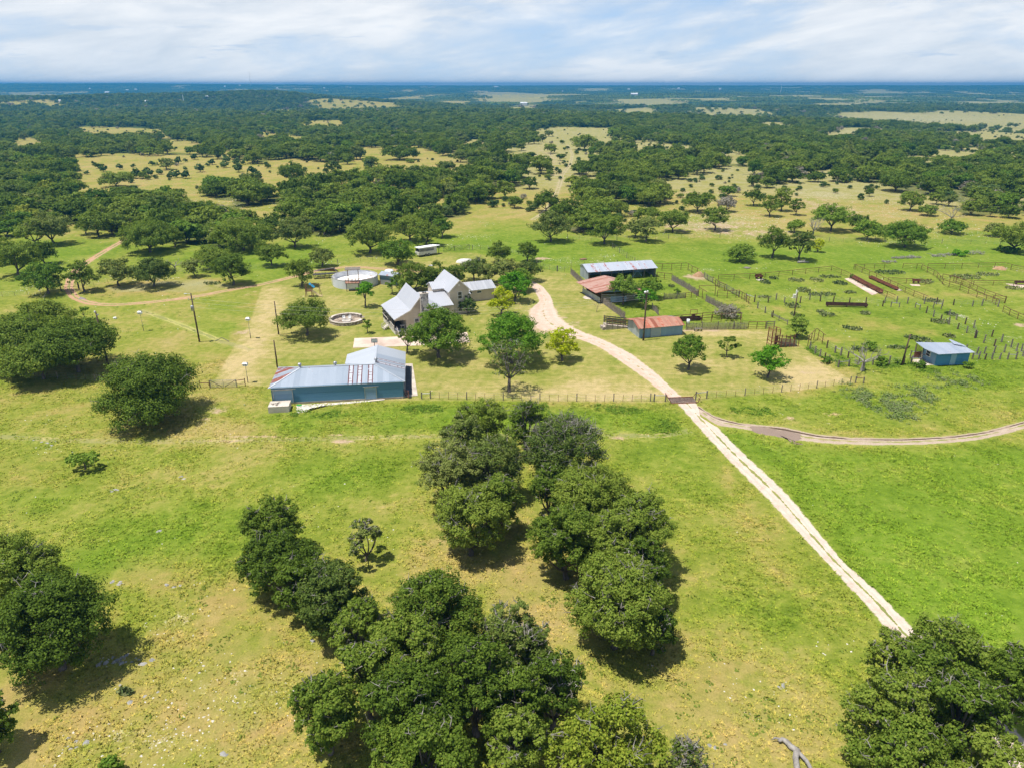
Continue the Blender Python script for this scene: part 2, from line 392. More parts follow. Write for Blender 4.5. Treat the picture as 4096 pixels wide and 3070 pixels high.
def mk_stone(name, sc_, a, b_, mort):
    m, t, b = new_mat(name, .9, .2); co = objco(t)
    v = t.node('ShaderNodeTexVoronoi'); t.link(co, v.inputs['Vector']); v.inputs['Scale'].default_value = sc_
    e = t.node('ShaderNodeTexVoronoi', feature='DISTANCE_TO_EDGE'); t.link(co, e.inputs['Vector']); e.inputs['Scale'].default_value = sc_
    s = t.node('ShaderNodeSeparateColor'); t.link(v.outputs['Color'], s.inputs[0])
    c = t.ramp(t.math('ADD', t.math('MULTIPLY', s.outputs[0], .75), t.math('MULTIPLY', t.noise(co, 6, 4), .25)), [(.2, a), (.5, tuple((p + q) / 2 for p, q in zip(a, b_))), (.85, b_)])
    c = t.mix(t.maprange(e.outputs[0], .02, .06, 1, 0), c, mort); t.link(c, b.inputs['Base Color'])
    bump(t, b, t.maprange(e.outputs[0], 0, .12), .8, .06); return m
M['chimney'] = mk_stone('rubble_stone', 2.1, (.12, .11, .12), (.66, .62, .60), (.42, .39, .37))
M['pitstone'] = mk_stone('fieldstone', 2.4, (.25, .20, .16), (.62, .54, .45), (.16, .13, .1))
M['flag'] = mk_stone('flagstone', .9, (.26, .20, .15), (.46, .38, .30), (.14, .11, .09))
M['bark'] = mat_var('bark', (.055, .045, .038), (.15, .13, .115), 3, .95, stretch=(1, 1, .4))
M['bark_pale'] = mat_var('pale_bark', (.17, .155, .135), (.34, .315, .285), 3, .95, stretch=(1, 1, .4))
M['twig'] = mat_var('lichen_twigs', (.13, .115, .095), (.33, .31, .27), 1.5, .95)
def mk_leaf(name, dark, mid, lite, trans=.25):
    m = bpy.data.materials.new(name); m.use_nodes = True; t = NT(m.node_tree)
    b = m.node_tree.nodes['Principled BSDF']; b.inputs['Roughness'].default_value = .7; b.inputs['Specular IOR Level'].default_value = .12
    ge = t.node('ShaderNodeNewGeometry'); oi = t.node('ShaderNodeObjectInfo')
    n = t.noise(ge.outputs['Position'], .55, 3, .6)
    f = t.math('ADD', t.math('MULTIPLY', ge.outputs['Random Per Island'], .42), t.math('ADD', t.math('MULTIPLY', n, .42), t.math('MULTIPLY', t.math('SUBTRACT', oi.outputs['Random'], .12), .44)))
    c = t.ramp(f, [(.22, dark), (.52, mid), (.88, lite)])
    t.link(c, b.inputs['Base Color'])
    tr = t.node('ShaderNodeBsdfTranslucent'); t.link(t.mix(1., c, (1.35, 1.3, .6), 'MULTIPLY'), tr.inputs['Color'])
    ms = t.node('ShaderNodeMixShader'); ms.inputs[0].default_value = trans
    t.link(b.outputs[0], ms.inputs[1]); t.link(tr.outputs[0], ms.inputs[2])
    t.link(ms.outputs[0], m.node_tree.nodes['Material Output'].inputs[0])
    return m
L = {
 'oak': mk_leaf('oak_leaves', (.050, .088, .009), (.115, .182, .018), (.23, .288, .042), .3),
 'oakgrey': mk_leaf('lichen_oak_leaves', (.052, .088, .014), (.122, .172, .028), (.24, .27, .07)),
 'oakyel': mk_leaf('yellowing_oak_leaves', (.075, .12, .010), (.16, .22, .018), (.31, .34, .04)),
 'green': mk_leaf('broad_green_leaves', (.046, .100, .009), (.105, .195, .016), (.20, .29, .032)),
 'bright': mk_leaf('bright_green_leaves', (.05, .16, .008), (.12, .30, .012), (.21, .42, .02), .35),
 'yellow': mk_leaf('yellow_green_leaves', (.17, .24, .006), (.38, .46, .010), (.60, .60, .02), .35),
 'juniper': mk_leaf('juniper_leaves', (.040, .080, .018), (.085, .145, .032), (.15, .21, .06)),
 'feather': mk_leaf('feathery_leaves', (.06, .12, .012), (.14, .23, .025), (.23, .32, .045), .3),
 'greyed': mk_leaf('grey_brush', (.16, .14, .11), (.26, .24, .19), (.36, .33, .28)),
 'cactus': mk_leaf('cactus_pads', (.06, .10, .035), (.14, .18, .06), (.34, .33, .14), .05),
 'thistle': mk_leaf('thistle_heads', (.08, .15, .02), (.14, .21, .04), (.25, .25, .15), .1),
 'weed2': mk_leaf('meadow_weed_leaves', (.12, .18, .02), (.17, .235, .03), (.23, .28, .05), .3),
 'bgreen': mk_leaf('fresh_green_leaves', (.045, .12, .009), (.105, .235, .014), (.19, .33, .025), .35),
 'farleaf': mk_leaf('pale_scrub_leaves', (.075, .11, .018), (.125, .17, .028), (.19, .23, .045), .3),  # lighter olive leaf colour for the far crowns
 'weed': mk_leaf('weed_leaves', (.06, .13, .01), (.115, .21, .016), (.18, .28, .03), .3),
}
# ---------------------------------------------------------------- region masks (shapes read off the photo, laid on the ground in metres)
def poly_w(pts): return np.array([G(u, v) for u, v in pts])
def inside(poly, x, y):
    c = np.zeros(x.shape, bool); n = len(poly); j = n - 1
    for i in range(n):
        xi, yi = poly[i]; xj, yj = poly[j]
        k = ((yi > y) != (yj > y)) & (x < (xj - xi) * (y - yi) / (yj - yi + 1e-12) + xi)
        c ^= k; j = i
    return c
def soft_poly(poly, x, y, soft):
    """1 inside, falling to 0 over `soft` metres"""
    d = np.full(x.shape, 1e9)
    for i in range(len(poly)):
        ax, ay = poly[i - 1]; bx, by = poly[i]
        ex, ey = bx - ax, by - ay; L2 = ex * ex + ey * ey + 1e-9
        t = np.clip(((x - ax) * ex + (y - ay) * ey) / L2, 0, 1)
        d = np.minimum(d, np.hypot(x - ax - t * ex, y - ay - t * ey))
    s = np.where(inside(poly, x, y), d, -d)
    return np.clip(s / soft * .5 + .5, 0, 1)
MOW = poly_w([(1047, 1150), (1000, 1290), (930, 1395), (855, 1535), (975, 1540), (1080, 1545), (1090, 1590), (1640, 1600), (2660, 1608), (2790, 1602), (3100, 1572), (3418, 1532),
              (3340, 1478), (3275, 1440), (3225, 1395), (3100, 1322), (2740, 1322), (2515, 1315), (2500, 1278), (2405, 1212), (2345, 1152), (2283, 1095), (2180, 1078), (2080, 1050),
              (1900, 1012), (1760, 1010), (1600, 1045), (1440, 1052), (1300, 1072), (1180, 1090)])
LUSH = [(poly_w([(2880, 1720), (3250, 1790), (4400, 1790), (4800, 2600), (3900, 2900), (3600, 2500), (3290, 2120)]), 2.5, 1.),
        (poly_w([(2620, 1110), (4500, 1080), (4600, 1500), (3500, 1700), (2960, 1650), (2900, 1600), (3430, 1530), (3230, 1395), (3100, 1320), (2740, 1320), (2500, 1270), (2410, 1215)]), 4, .5),
        (poly_w([(1500, 1000), (2000, 905), (2600, 990), (4300, 930), (4300, 1090), (2600, 1120), (2200, 1075), (1900, 1010)]), 14, .9),
        (poly_w([(1690, 1618), (2640, 1622), (2720, 1720), (2200, 1735), (1650, 1725), (1000, 1745), (1100, 1660)]), 3, .8),
        (poly_w([(1050, 1180), (990, 1300), (920, 1390), (840, 1340), (880, 1230)]), 5, .75),
        (poly_w([(0, 930), (700, 980), (1300, 960), (1500, 1010), (1000, 1150), (500, 1020), (0, 1150)]), 15, .7)]
DRY = [(poly_w([(1047, 1150), (1135, 1150), (1100, 1260), (1075, 1340), (1010, 1440), (975, 1540), (855, 1535), (930, 1395), (1000, 1290)]), 3, 1.),
       (poly_w([(2130, 1585), (2300, 1500), (2560, 1560), (2640, 1600), (2200, 1604)]), 5, .9), (poly_w([(3260, 1450), (3340, 1480), (3410, 1530), (3150, 1560), (3120, 1500)]), 4, 1.),
       (poly_w([(330, 1150), (700, 1110), (860, 1105), (1050, 1150), (760, 1185), (560, 1180), (420, 1185)]), 4, 1.)]
ELL = [  # u, v, ru, rv, kind, weight
    (500, 2750, 900, 420, 'dry', .78), (1000, 2900, 300, 160, 'dry', .85), (420, 2560, 260, 60, 'dry', .85), (1420, 1690, 200, 20, 'dry', .4), (250, 1880, 260, 60, 'dry', .5), (900, 2350, 500, 130, 'dry', .7), (2100, 2350, 500, 220, 'dry', .7), (1900, 2230, 260, 100, 'dry', .5), (2900, 2900, 500, 220, 'dry', .55),
    (2700, 2650, 260, 200, 'dry', .7), (3000, 2050, 60, 260, 'dry', .5), (700, 2130, 420, 150, 'lush', .75), (480, 2220, 280, 90, 'lush', .9), (1350, 1900, 260, 90, 'lush', .6), (520, 1850, 400, 50, 'lush', .4),
    (2700, 1850, 220, 120, 'lush', .5), (3000, 2450, 260, 150, 'lush', .35), (180, 1990, 200, 60, 'lush', .5), (250, 1600, 300, 70, 'dry', .3), (1180, 1730, 500, 25, 'dry', .5),
    (700, 2480, 170, 90, 'rock', .62), (950, 2750, 420, 200, 'rock', .52), (560, 2960, 420, 130, 'rock', .58), (1500, 2160, 160, 60, 'rock', .38), (480, 2640, 130, 30, 'rock', .55), (280, 1790, 260, 60, 'rock', .36),
    (160, 1680, 200, 60, 'rock', .33), (3000, 2780, 260, 160, 'rock', .42), (3260, 2600, 220, 40, 'rock', .40), (2700, 2580, 160, 60, 'rock', .3), (640, 2200, 120, 60, 'rock', .3),
    (700, 2330, 150, 40, 'rock', .45), (1700, 2300, 200, 60, 'rock', .33), (1210, 2070, 260, 100, 'rock', .3),
    (1560, 1290, 130, 50, 'lush', .9), (1900, 1310, 120, 50, 'lush', .7), (1540, 1235, 40, 50, 'lush', 1.), (2150, 1490, 160, 50, 'lush', .5), (1250, 1440, 160, 50, 'lush', .5), (1700, 1110, 100, 30, 'lush', .4), (3000, 1400, 120, 40, 'lush', .5), (2400, 1180, 40, 60, 'dry', .5),
    (3500, 1300, 120, 26, 'dry', .6), (3250, 1160, 160, 14, 'rock', .42), (3650, 1180, 120, 18, 'dry', .55), (3350, 1360, 90, 14, 'dry', .6), (3700, 1330, 70, 16, 'dry', .6), (3950, 1290, 90, 20, 'rock', .4), (3120, 1235, 60, 14, 'dry', .6), (3500, 1170, 60, 10, 'soil', .35), (3860, 1180, 90, 12, 'dry', .6), (3300, 1240, 50, 8, 'rock', .45),
    (960, 1450, 90, 70, 'dry', 1.), (1010, 1210, 60, 60, 'dry', .8), (2500, 1570, 220, 22, 'dry', 1.), (3250, 1490, 140, 40, 'dry', 1.), (2860, 1330, 160, 16, 'dry', .9), (2000, 1560, 260, 30, 'dry', .6), (1150, 1260, 130, 40, 'dry', .5), (1320, 1220, 100, 25, 'dry', .4), (2700, 1450, 120, 40, 'dry', .4),
    (870, 1640, 60, 22, 'soil', .6), (830, 1675, 40, 14, 'soil', .45), (900, 1762, 150, 9, 'soil', .62), (1370, 1763, 60, 9, 'soil', .75), (1040, 1745, 160, 7, 'soil', .6), (1350, 1738, 60, 8, 'soil', .6),
    (2470, 1752, 60, 8, 'soil', .5), (1650, 1745, 120, 8, 'soil', .45), (3330, 1655, 50, 8, 'soil', .6), (3160, 1670, 30, 8, 'soil', .6), (3125, 1650, 16, 6, 'rock', .8), (3315, 1692, 14, 6, 'rock', .9),
    (2170, 1262, 70, 60, 'soil', .55), (2140, 1320, 60, 30, 'soil', .55), (2300, 1295, 40, 18, 'soil', .5), (2260, 1272, 16, 7, 'soil', .9), (2740, 1322, 120, 8, 'soil', .55), (2860, 1322, 60, 6, 'soil', .6),
    (2780, 1108, 55, 14, 'soil', .8), (2830, 1078, 60, 9, 'rock', .7), (3000, 1072, 70, 9, 'rock', .6), (2980, 1225, 90, 30, 'dry', .5), (2950, 1272, 60, 14, 'soil', .3),
    (980, 1330, 60, 20, 'soil', .4), (900, 1250, 8, 60, 'soil', .0), (1000, 1170, 60, 40, 'soil', .25), (1040, 1380, 50, 60, 'soil', .25), (890, 1500, 40, 50, 'soil', .3),
    (2550, 1590, 110, 14, 'soil', .42), (3250, 1490, 90, 22, 'soil', .35), (3400, 1458, 60, 9, 'soil', .5), (3530, 1455, 70, 6, 'soil', .62), (3960, 1438, 70, 8, 'soil', .5), (3670, 1450, 40, 8, 'soil', .5),
    (2250, 1040, 90, 12, 'rock', .6), (2400, 1050, 110, 12, 'rock', .65), (2420, 1025, 60, 8, 'rock', .6), (1830, 985, 120, 14, 'rock', .55), (1900, 945, 90, 14, 'rock', .55), (2330, 920, 60, 12, 'soil', .7),
    (1300, 1050, 120, 14, 'rock', .5), (1500, 1040, 60, 10, 'rock', .45), (620, 1120, 90, 25, 'rock', .5), (420, 1110, 120, 18, 'rock', .5), (130, 1160, 140, 30, 'rock', .45), (300, 1060, 160, 40, 'rock', .35),
    (2050, 960, 130, 18, 'soil', .3), (1950, 895, 70, 20, 'rock', .5), (1800, 850, 100, 60, 'dry', .3), (2165, 1035, 40, 8, 'soil', .8), (2600, 900, 420, 60, 'rock', .42),
    (2900, 870, 300, 80, 'rock', .62), (2800, 780, 200, 60, 'rock', .60), (3300, 780, 300, 45, 'rock', .66), (3550, 850, 260, 60, 'rock', .55), (3300, 830, 160, 50, 'soil', .45), (2850, 910, 260, 40, 'soil', .5),
    (3050, 930, 200, 28, 'soil', .45), (3750, 920, 300, 40, 'rock', .5), (3600, 975, 200, 14, 'rock', .5), (3850, 1265, 26, 12, 'rock', .85), (3900, 1210, 40, 10, 'soil', .4), (4060, 1350, 60, 8, 'rock', .7),
    (4080, 1300, 30, 10, 'soil', .7), (4000, 1071, 26, 7, 'soil', .9), (3450, 1205, 60, 10, 'rock', .6), (3180, 1190, 60, 10, 'rock', .55), (2200, 640, 90, 110, 'soil', .35), (2260, 600, 140, 60, 'dry', .9),
    (2300, 560, 160, 40, 'dry', .9), (700, 690, 420, 45, 'dry', .35), (1180, 690, 180, 30, 'dry', .8), (1620, 640, 250, 40, 'dry', .8), (300, 560, 400, 60, 'dry', .9), (3700, 480, 600, 40, 'rock', .62),
    (3500, 540, 500, 40, 'rock', .6), (3800, 620, 200, 40, 'dry', .8), (3060, 500, 100, 16, 'rock', .6)]
# clearings in the woods: (polygon in photo, reaches)
CLEAR = [[(258, 643), (462, 618), (845, 628), (1020, 658), (1150, 640), (1320, 660), (1420, 700), (1330, 735), (1094, 735), (845, 722), (700, 760), (597, 747), (408, 752), (278, 747), (240, 690)],
         [(0, 545), (80, 535), (160, 560), (240, 570), (130, 600), (60, 605), (0, 600)], [(240, 515), (400, 505), (700, 520), (720, 540), (500, 545), (400, 560), (260, 545)],
         [(560, 560), (720, 560), (860, 580), (800, 600), (600, 585)], [(1000, 535), (1080, 520), (1260, 545), (1270, 560), (1100, 565), (1000, 560)], [(1170, 485), (1400, 480), (1420, 505), (1200, 510)],
         [(1402, 595), (1500, 590), (1820, 620), (1930, 670), (1850, 690), (1660, 700), (1600, 700), (1560, 680), (1440, 650)], [(1770, 560), (1880, 560), (1960, 560), (1900, 600), (1840, 590)],
         [(2080, 525), (2230, 508), (2470, 512), (2500, 560), (2400, 610), (2365, 660), (2310, 730), (2335, 790), (2270, 860), (2180, 910), (2060, 890), (2050, 770), (2130, 690), (2110, 620), (2130, 560)],
         [(2480, 575), (2560, 560), (2680, 580), (2640, 610), (2520, 600)], [(2640, 640), (2720, 620), (2760, 640), (2700, 660)], [(2880, 600), (3000, 605), (2990, 630), (2890, 625)],
         [(2655, 900), (2660, 790), (2780, 700), (3000, 715), (3050, 760), (3180, 735), (3200, 712), (3310, 725), (3530, 728), (3520, 790), (3560, 850), (3700, 890), (4300, 880), (4300, 1000), (2400, 1000), (2560, 920)],
         [(3300, 455), (3500, 445), (3850, 455), (4300, 462), (4300, 500), (4096, 502), (3900, 500), (3700, 505), (3500, 492), (3400, 480)], [(3000, 495), (3130, 488), (3210, 505), (3100, 520), (3000, 515)],
         [(3230, 545), (3330, 510), (3520, 515), (3530, 530), (3420, 550), (3350, 560)], [(3740, 535), (3970, 528), (4200, 540), (4300, 580), (4096, 590), (3900, 575), (3780, 555)],
         [(3640, 635), (3740, 600), (3900, 605), (4010, 625), (3960, 645), (3800, 655), (3680, 655)], [(3400, 660), (3500, 630), (3560, 640), (3540, 665), (3450, 672)], [(3600, 690), (3720, 665), (3780, 670), (3660, 695)],
         [(100, 930), (420, 930), (480, 1000), (100, 1000)], [(1000, 868), (1160, 862), (1180, 880), (1010, 885)], [(1480, 775), (1580, 770), (1620, 780), (1500, 785)], [(1820, 880), (2100, 860), (2200, 1000), (1820, 1000)],
         [(2680, 412), (2480, 465), (2560, 452), (2640, 448), (2660, 458), (2500, 470), (2380, 462)], [(2280, 415), (2420, 408), (2430, 414), (2290, 420)], [(2500, 440), (2620, 436), (2660, 446), (2520, 448)],
         [(2050, 425), (2130, 415), (2165, 422), (2100, 440), (2030, 440)], [(1480, 420), (1600, 415), (1640, 424), (1500, 428)], [(1870, 375), (1960, 368), (2150, 375), (2260, 390), (2100, 398), (1900, 392)],
         [(0, 368), (200, 368), (220, 376), (0, 380)], [(60, 402), (220, 398), (280, 408), (150, 414)], [(3250, 410), (3500, 405), (3580, 412), (3400, 422), (3280, 420)], [(3800, 408), (4096, 404), (4096, 420), (3850, 420)], [(3400, 362), (3560, 358), (3600, 366), (3420, 370)],
         [(2300, 355), (2440, 352), (2460, 360), (2320, 362)], [(2620, 590), (2760, 585), (2800, 600), (2650, 605)]]
def _cw(p):
    # trees in front of a clearing hide its near part: carry the near edge towards the viewer by what a 7 m crown hides
    vm = (min(q[1] for q in p) + max(q[1] for q in p)) / 2; out = []
    for u, v in p:
        g = GT(u, v); k = .93 if v > vm and v < 900 else 1.; out.append((g.x * k, g.y * k))
    return np.array(out)
CLEARW = [_cw(p) for p in CLEAR]
EDGE = [(-600, 960), (0, 965), (250, 945), (450, 930), (620, 985), (900, 1010), (1050, 950), (1300, 945), (1520, 960), (1720, 915), (1790, 880), (1900, 860), (2060, 850), (2200, 900), (2450, 950), (2700, 880), (2900, 800), (3350, 800), (3700, 850), (4100, 860), (4700, 900)]
_EU = np.array([e[0] for e in EDGE]); _EV = np.array([e[1] for e in EDGE])
def pxa(x, y, z=0.0):
    d = np.maximum(y * cp + (CH - z) * sp, 1); return CX + F * x / d, CY + F * ((CH - z) * cp - y * sp) / d
def woods_mask(x, y, soft=True):
    u, v = pxa(x, y); r = np.hypot(x, y)
    wob = (fbm(x / 20, y / 20, 3) - .5) * 60
    w = np.clip((np.interp(u, _EU, _EV) + wob - v) / 16 + .5, 0, 1) * (y > 150)
    for p in CLEARW:
        x0, y0 = p.min(0) - 60; x1, y1 = p.max(0) + 60
        k = (x > x0) & (x < x1) & (y > y0) & (y < y1)
        if k.any():
            rr = .06 * np.hypot(x[k], y[k])
            w[k] = w[k] * (1 - soft_poly(p, x[k], y[k], np.clip(rr * .3, 6, 60)))
    near_gap = sstep(.54, .61, fbm(x / 22 + 7, y / 34 + 3, 3)) * (1 - sstep(600, 1000, r))
    w = w * (1 - near_gap)
    far = sstep(700, 1600, r)   # natural gaps everywhere in the far woods
    gap = sstep(.57, .64, fbm(x / 260 + 50, y / 420 + 20, 4)) * far * .9
    return w * (1 - gap)
def masks(x, y, wood=True):
    u, v = pxa(x, y)
    mow = soft_poly(MOW, x, y, 1.2); lush = np.zeros_like(x); dry = np.zeros_like(x); rock = np.zeros_like(x); soil = np.zeros_like(x)
    for p, s, w in LUSH: lush = np.maximum(lush, w * soft_poly(p, x, y, s))
    for p, s, w in DRY: dry = np.maximum(dry, w * soft_poly(p, x, y, s))
    d = dict(dry=dry, lush=lush, rock=rock, soil=soil)
    for eu, ev, ru, rv, k, w in ELL:
        c = GT(eu, ev); rx = ru * math.hypot(c.x * 0 + c.y, 45) / F
        ry = abs(GT(eu, ev - rv).y - GT(eu, ev + rv).y) / 2
        q = np.exp(-(((x - c.x) / rx) ** 2 + ((y - c.y) / ry) ** 2))
        d[k][:] = np.maximum(d[k], w * q)
    r = np.hypot(x, y)
    dry2 = sstep(190, 380, r) * (.62 + .38 * sstep(-.25, .05, x / np.maximum(y, 1))); dry = np.maximum(dry, dry2 * (1 - lush))
    rock = np.maximum(rock, sstep(.55, .7, fbm(x / 60 + 9, y / 60, 3)) * sstep(170, 300, r) * .5)
    wd = woods_mask(x, y) if wood else np.zeros_like(x)
    # under the oaks the stand floor reads tan until the canopy texture takes over far away
    wd = wd * (.55 * (1 - sstep(300, 700, r)) + sstep(300, 900, r))
    return mow, lush, dry, rock, soil, wd
def add_masks(me, x, y, wood=True):
    mow, lush, dry, rock, soil, wd = masks(x, y, wood); o = np.ones_like(x)
    for nm, ch in (('ma', (mow, lush, dry, o)), ('mb', (rock, soil, wd, o))):
        at = me.attributes.new(nm, 'FLOAT_COLOR', 'POINT')
        at.data.foreach_set('color', np.stack(ch, 1).astype(np.float32).ravel())
def axis(segs):
    out = [segs[0][0]]
    for a, b, s0, s1 in segs:
        p = a
        while p < b - 1e-6:
            f = (p - a) / (b - a); p = min(b, p + s0 * (s1 / s0) ** f); out.append(p)
    return np.array(out)
xp = axis([(0, 90, .7, .7), (90, 300, .7, 5), (300, 2500, 5, 60), (2500, 10900, 60, 300)])
xs = np.concatenate([-xp[:0:-1], xp])
ys = axis([(-60, 28, 8, 1.), (28, 190, .7, .7), (190, 500, .8, 5), (500, 2500, 5, 30), (2500, 9380, 30, 60)])
X, Y = np.meshgrid(xs, ys); xf = X.ravel(); yf = Y.ravel(); zf = terrain(xf, yf)
nx, ny = len(xs), len(ys)
ii = (np.arange(ny - 1)[:, None] * nx + np.arange(nx - 1)[None, :]).ravel()
me = mesh_np('ground', np.stack([xf, yf, zf], 1), np.stack([ii, ii + 1, ii + nx + 1, ii + nx], 1), M['ground'], smooth=True)
add_masks(me, xf, yf)
tag(obj('ground', me), kind='structure')
# ---------------------------------------------------------------- roads and tracks: ribbons 4 mm above the ground
def resample(pts, n):
    p = np.array(pts, float); s = np.r_[0, np.cumsum(np.hypot(*np.diff(p, axis=0).T))]
    t = np.linspace(0, s[-1], n); return np.stack([np.interp(t, s, p[:, 0]), np.interp(t, s, p[:, 1])], 1), s[-1]
def smooth(p, k=2):
    for _ in range(k): q = p.copy(); q[1:-1] = (p[:-2] + 2 * p[1:-1] + p[2:]) / 4; p = q
    return p
def ribbon(name, Lp, Rp, mat, z=.004, expand=.22, n=None, m=9, label=None):
    n = n or 160
    a, la = resample([tuple(GT(*q))[:2] for q in Lp], n); b, lb = resample([tuple(GT(*q))[:2] for q in Rp], n)
    a = smooth(a, 6); b = smooth(b, 6); c = (a + b) / 2; a2 = c + (a - c) * (1 + expand); b2 = c + (b - c) * (1 + expand)
    t = np.linspace(0, 1, m); P = a2[:, None] * (1 - t)[None, :, None] + b2[:, None] * t[None, :, None]
    x = P[..., 0].ravel(); y = P[..., 1].ravel(); zz = terrain(x, y) + z
    i = (np.arange(n - 1)[:, None] * m + np.arange(m - 1)[None, :]).ravel(); f = np.stack([i, i + 1, i + m + 1, i + m], 1)
    if (b2[0] - a2[0])[0] * (a2[1] - a2[0])[1] - (b2[0] - a2[0])[1] * (a2[1] - a2[0])[0] < 0: f = f[:, ::-1]
    me = mesh_np(name, np.stack([x, y, zz], 1), f, mat, smooth=True)
    U = np.repeat(np.linspace(0, la, n), m); V = np.tile((t * 2 - 1) * (1 + expand), n)
    uv = me.uv_layers.new(name='UVMap'); idx = f.ravel()
    uv.data.foreach_set('uv', np.stack([U[idx], V[idx]], 1).astype(np.float32).ravel())
    add_masks(me, x, y, wood=False)
    return tag(obj(name, me), kind='structure')
ribbon('driveway', [(4080, 3150), (3790, 2790), (3574, 2558), (3472, 2430), (3259, 2200), (3154, 2087), (3053, 1980), (2933, 1860), (2832, 1752), (2713, 1618), (2700, 1608)],
       [(4260, 3120), (3920, 2760), (3648, 2504), (3546, 2396), (3369, 2238), (3255, 2100), (3180, 2005), (3079, 1904), (2978, 1815), (2895, 1730), (2815, 1650), (2780, 1606)], M['drive'], n=260)
ribbon('driveway', [(2681, 1598), (2669, 1590), (2583, 1520), (2497, 1461), (2398, 1393), (2312, 1357), (2226, 1348), (2136, 1316), (2100, 1275), (2110, 1240), (2155, 1205), (2131, 1160), (2108, 1131), (2085, 1105)],
       [(2745, 1596), (2732, 1588), (2633, 1493), (2533, 1416), (2429, 1362), (2316, 1316), (2256, 1276), (2224, 1226), (2206, 1181), (2190, 1165), (2180, 1150), (2167, 1142), (2131, 1124), (2110, 1100)], M['drive_yard'], n=220)
ribbon('side_track', [(2790, 1615), (2860, 1660), (2960, 1688), (3130, 1698), (3260, 1730), (3400, 1744), (3600, 1748), (3800, 1738), (3950, 1716), (4130, 1668), (4400, 1600)],
       [(2800, 1660), (2870, 1705), (3000, 1722), (3150, 1762), (3300, 1777), (3500, 1784), (3700, 1781), (3900, 1765), (4000, 1745), (4140, 1705), (4420, 1640)], M['branch'], z=.008, n=200)
def track(name, c, w, mat, n=140, z=.004):
    cw = [tuple(GT(*q))[:2] for q in c]; p, l = resample(cw, n); p = smooth(p, 8); d = np.gradient(p, axis=0); d /= np.hypot(d[:, 0], d[:, 1])[:, None]
    nn = np.stack([-d[:, 1], d[:, 0]], 1); a = p + nn * w / 2; b = p - nn * w / 2; m = 7; t = np.linspace(0, 1, m)
    P = a[:, None] * (1 - t)[None, :, None] + b[:, None] * t[None, :, None]; x = P[..., 0].ravel(); y = P[..., 1].ravel()
    i = (np.arange(n - 1)[:, None] * m + np.arange(m - 1)[None, :]).ravel(); f = np.stack([i, i + 1, i + m + 1, i + m], 1)[:, ::-1]
    me = mesh_np(name, np.stack([x, y, terrain(x, y) + z], 1), f, mat, smooth=True)
    U = np.repeat(np.linspace(0, l, n), m); V = np.tile((t * 2 - 1) * 1.2, n); idx = f.ravel()
    uv = me.uv_layers.new(name='UVMap'); uv.data.foreach_set('uv', np.stack([U[idx], V[idx]], 1).astype(np.float32).ravel())
    add_masks(me, x, y, wood=False); return tag(obj(name, me), kind='structure')
track('red_track', [(1720, 1088), (1600, 1082), (1500, 1073), (1400, 1067), (1280, 1080), (1180, 1106), (1040, 1140), (920, 1160), (770, 1189), (600, 1210), (450, 1221), (360, 1215), (295, 1190), (272, 1150), (282, 1118), (292, 1090), (320, 1070), (370, 1035), (440, 993), (520, 948), (560, 925)], 3.4, M['redtrack'], 220)
track('hill_track', [(2130, 880), (2180, 850), (2215, 800), (2235, 750), (2250, 700), (2280, 660), (2290, 620), (2270, 580)], 3.2, M['paletrack'], 90)
track('meadow_track', [(-50, 1742), (250, 1758), (500, 1766), (900, 1762), (1300, 1752), (1750, 1742), (2100, 1740), (2450, 1738), (2650, 1742), (2760, 1720)], 3.0, mk_road('faint_track', (.26, .245, .06), (.32, .285, .09), (.42, .36, .17), .75, .5), 160, .003)
track('meadow_track', [(560, 1240), (700, 1290), (800, 1330), (900, 1370), (1010, 1400)], 2.6, mk_road('faint_track_upper', (.26, .28, .07), (.33, .32, .09), (.40, .36, .13), .7, .6), 60, .003)
def blob(name, outline, mat, z, jit=.12, kind='structure'):
    w = [G(*q) for q in outline]; c = Vector((sum(p[0] for p in w) / len(w), sum(p[1] for p in w) / len(w)))
    pts, _ = resample(w + [w[0]], 80); pts = pts[:-1]; k = (fbm(pts[:, 0] * 1.7, pts[:, 1] * 1.7, 3) - .5) * jit * 8
    pts = pts + (pts - np.array(c)) * (k / np.maximum(1, np.hypot(*(pts - np.array(c)).T)))[:, None]
    vs = [(p[0], p[1], z) for p in pts] + [(c.x, c.y, z)]; n = len(pts)
    mb = MB(); mb.add(vs, [(i, (i + 1) % n, n) for i in range(n)]); o = mb.build(name, mat)
    return tag(o, kind=kind)
blob('puddle', [(2995, 1702), (3040, 1705), (3090, 1716), (3140, 1722), (3205, 1735), (3205, 1752), (3180, 1765), (3215, 1776), (3170, 1772), (3150, 1752), (3090, 1742), (3040, 1735), (3010, 1722)], M['puddle'], .013, .1)
blob('puddle', [(312, 1198), (322, 1187), (345, 1195), (348, 1199)], M['puddle'], .010, .02)
# ---------------------------------------------------------------- camera, sun, sky, haze
cam = bpy.data.cameras.new('camera'); co_ = bpy.data.objects.new('camera', cam); COL.objects.link(co_)
co_.location = (0, 0, CH); co_.rotation_euler = (R(90) - PITCH, 0, 0)
cam.sensor_width = 36; cam.lens = 36 * F / 4096; cam.clip_start = .5; cam.clip_end = 80000; sc.camera = co_
sdir = Vector((3.0, .95, -9.4)).normalized()           # the way the sunlight travels
sun = bpy.data.lights.new('sun', 'SUN'); so = bpy.data.objects.new('sun', sun); COL.objects.link(so)
sun.energy = 4.7; sun.angle = R(.55); sun.color = (1, .955, .88); so.rotation_euler = sdir.to_track_quat('-Z', 'Y').to_euler()
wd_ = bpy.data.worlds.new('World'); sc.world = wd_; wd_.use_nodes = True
t = NT(wd_.node_tree); bg = wd_.node_tree.nodes['Background']
sky = t.node('ShaderNodeTexSky', sky_type='NISHITA'); sky.sun_disc = False
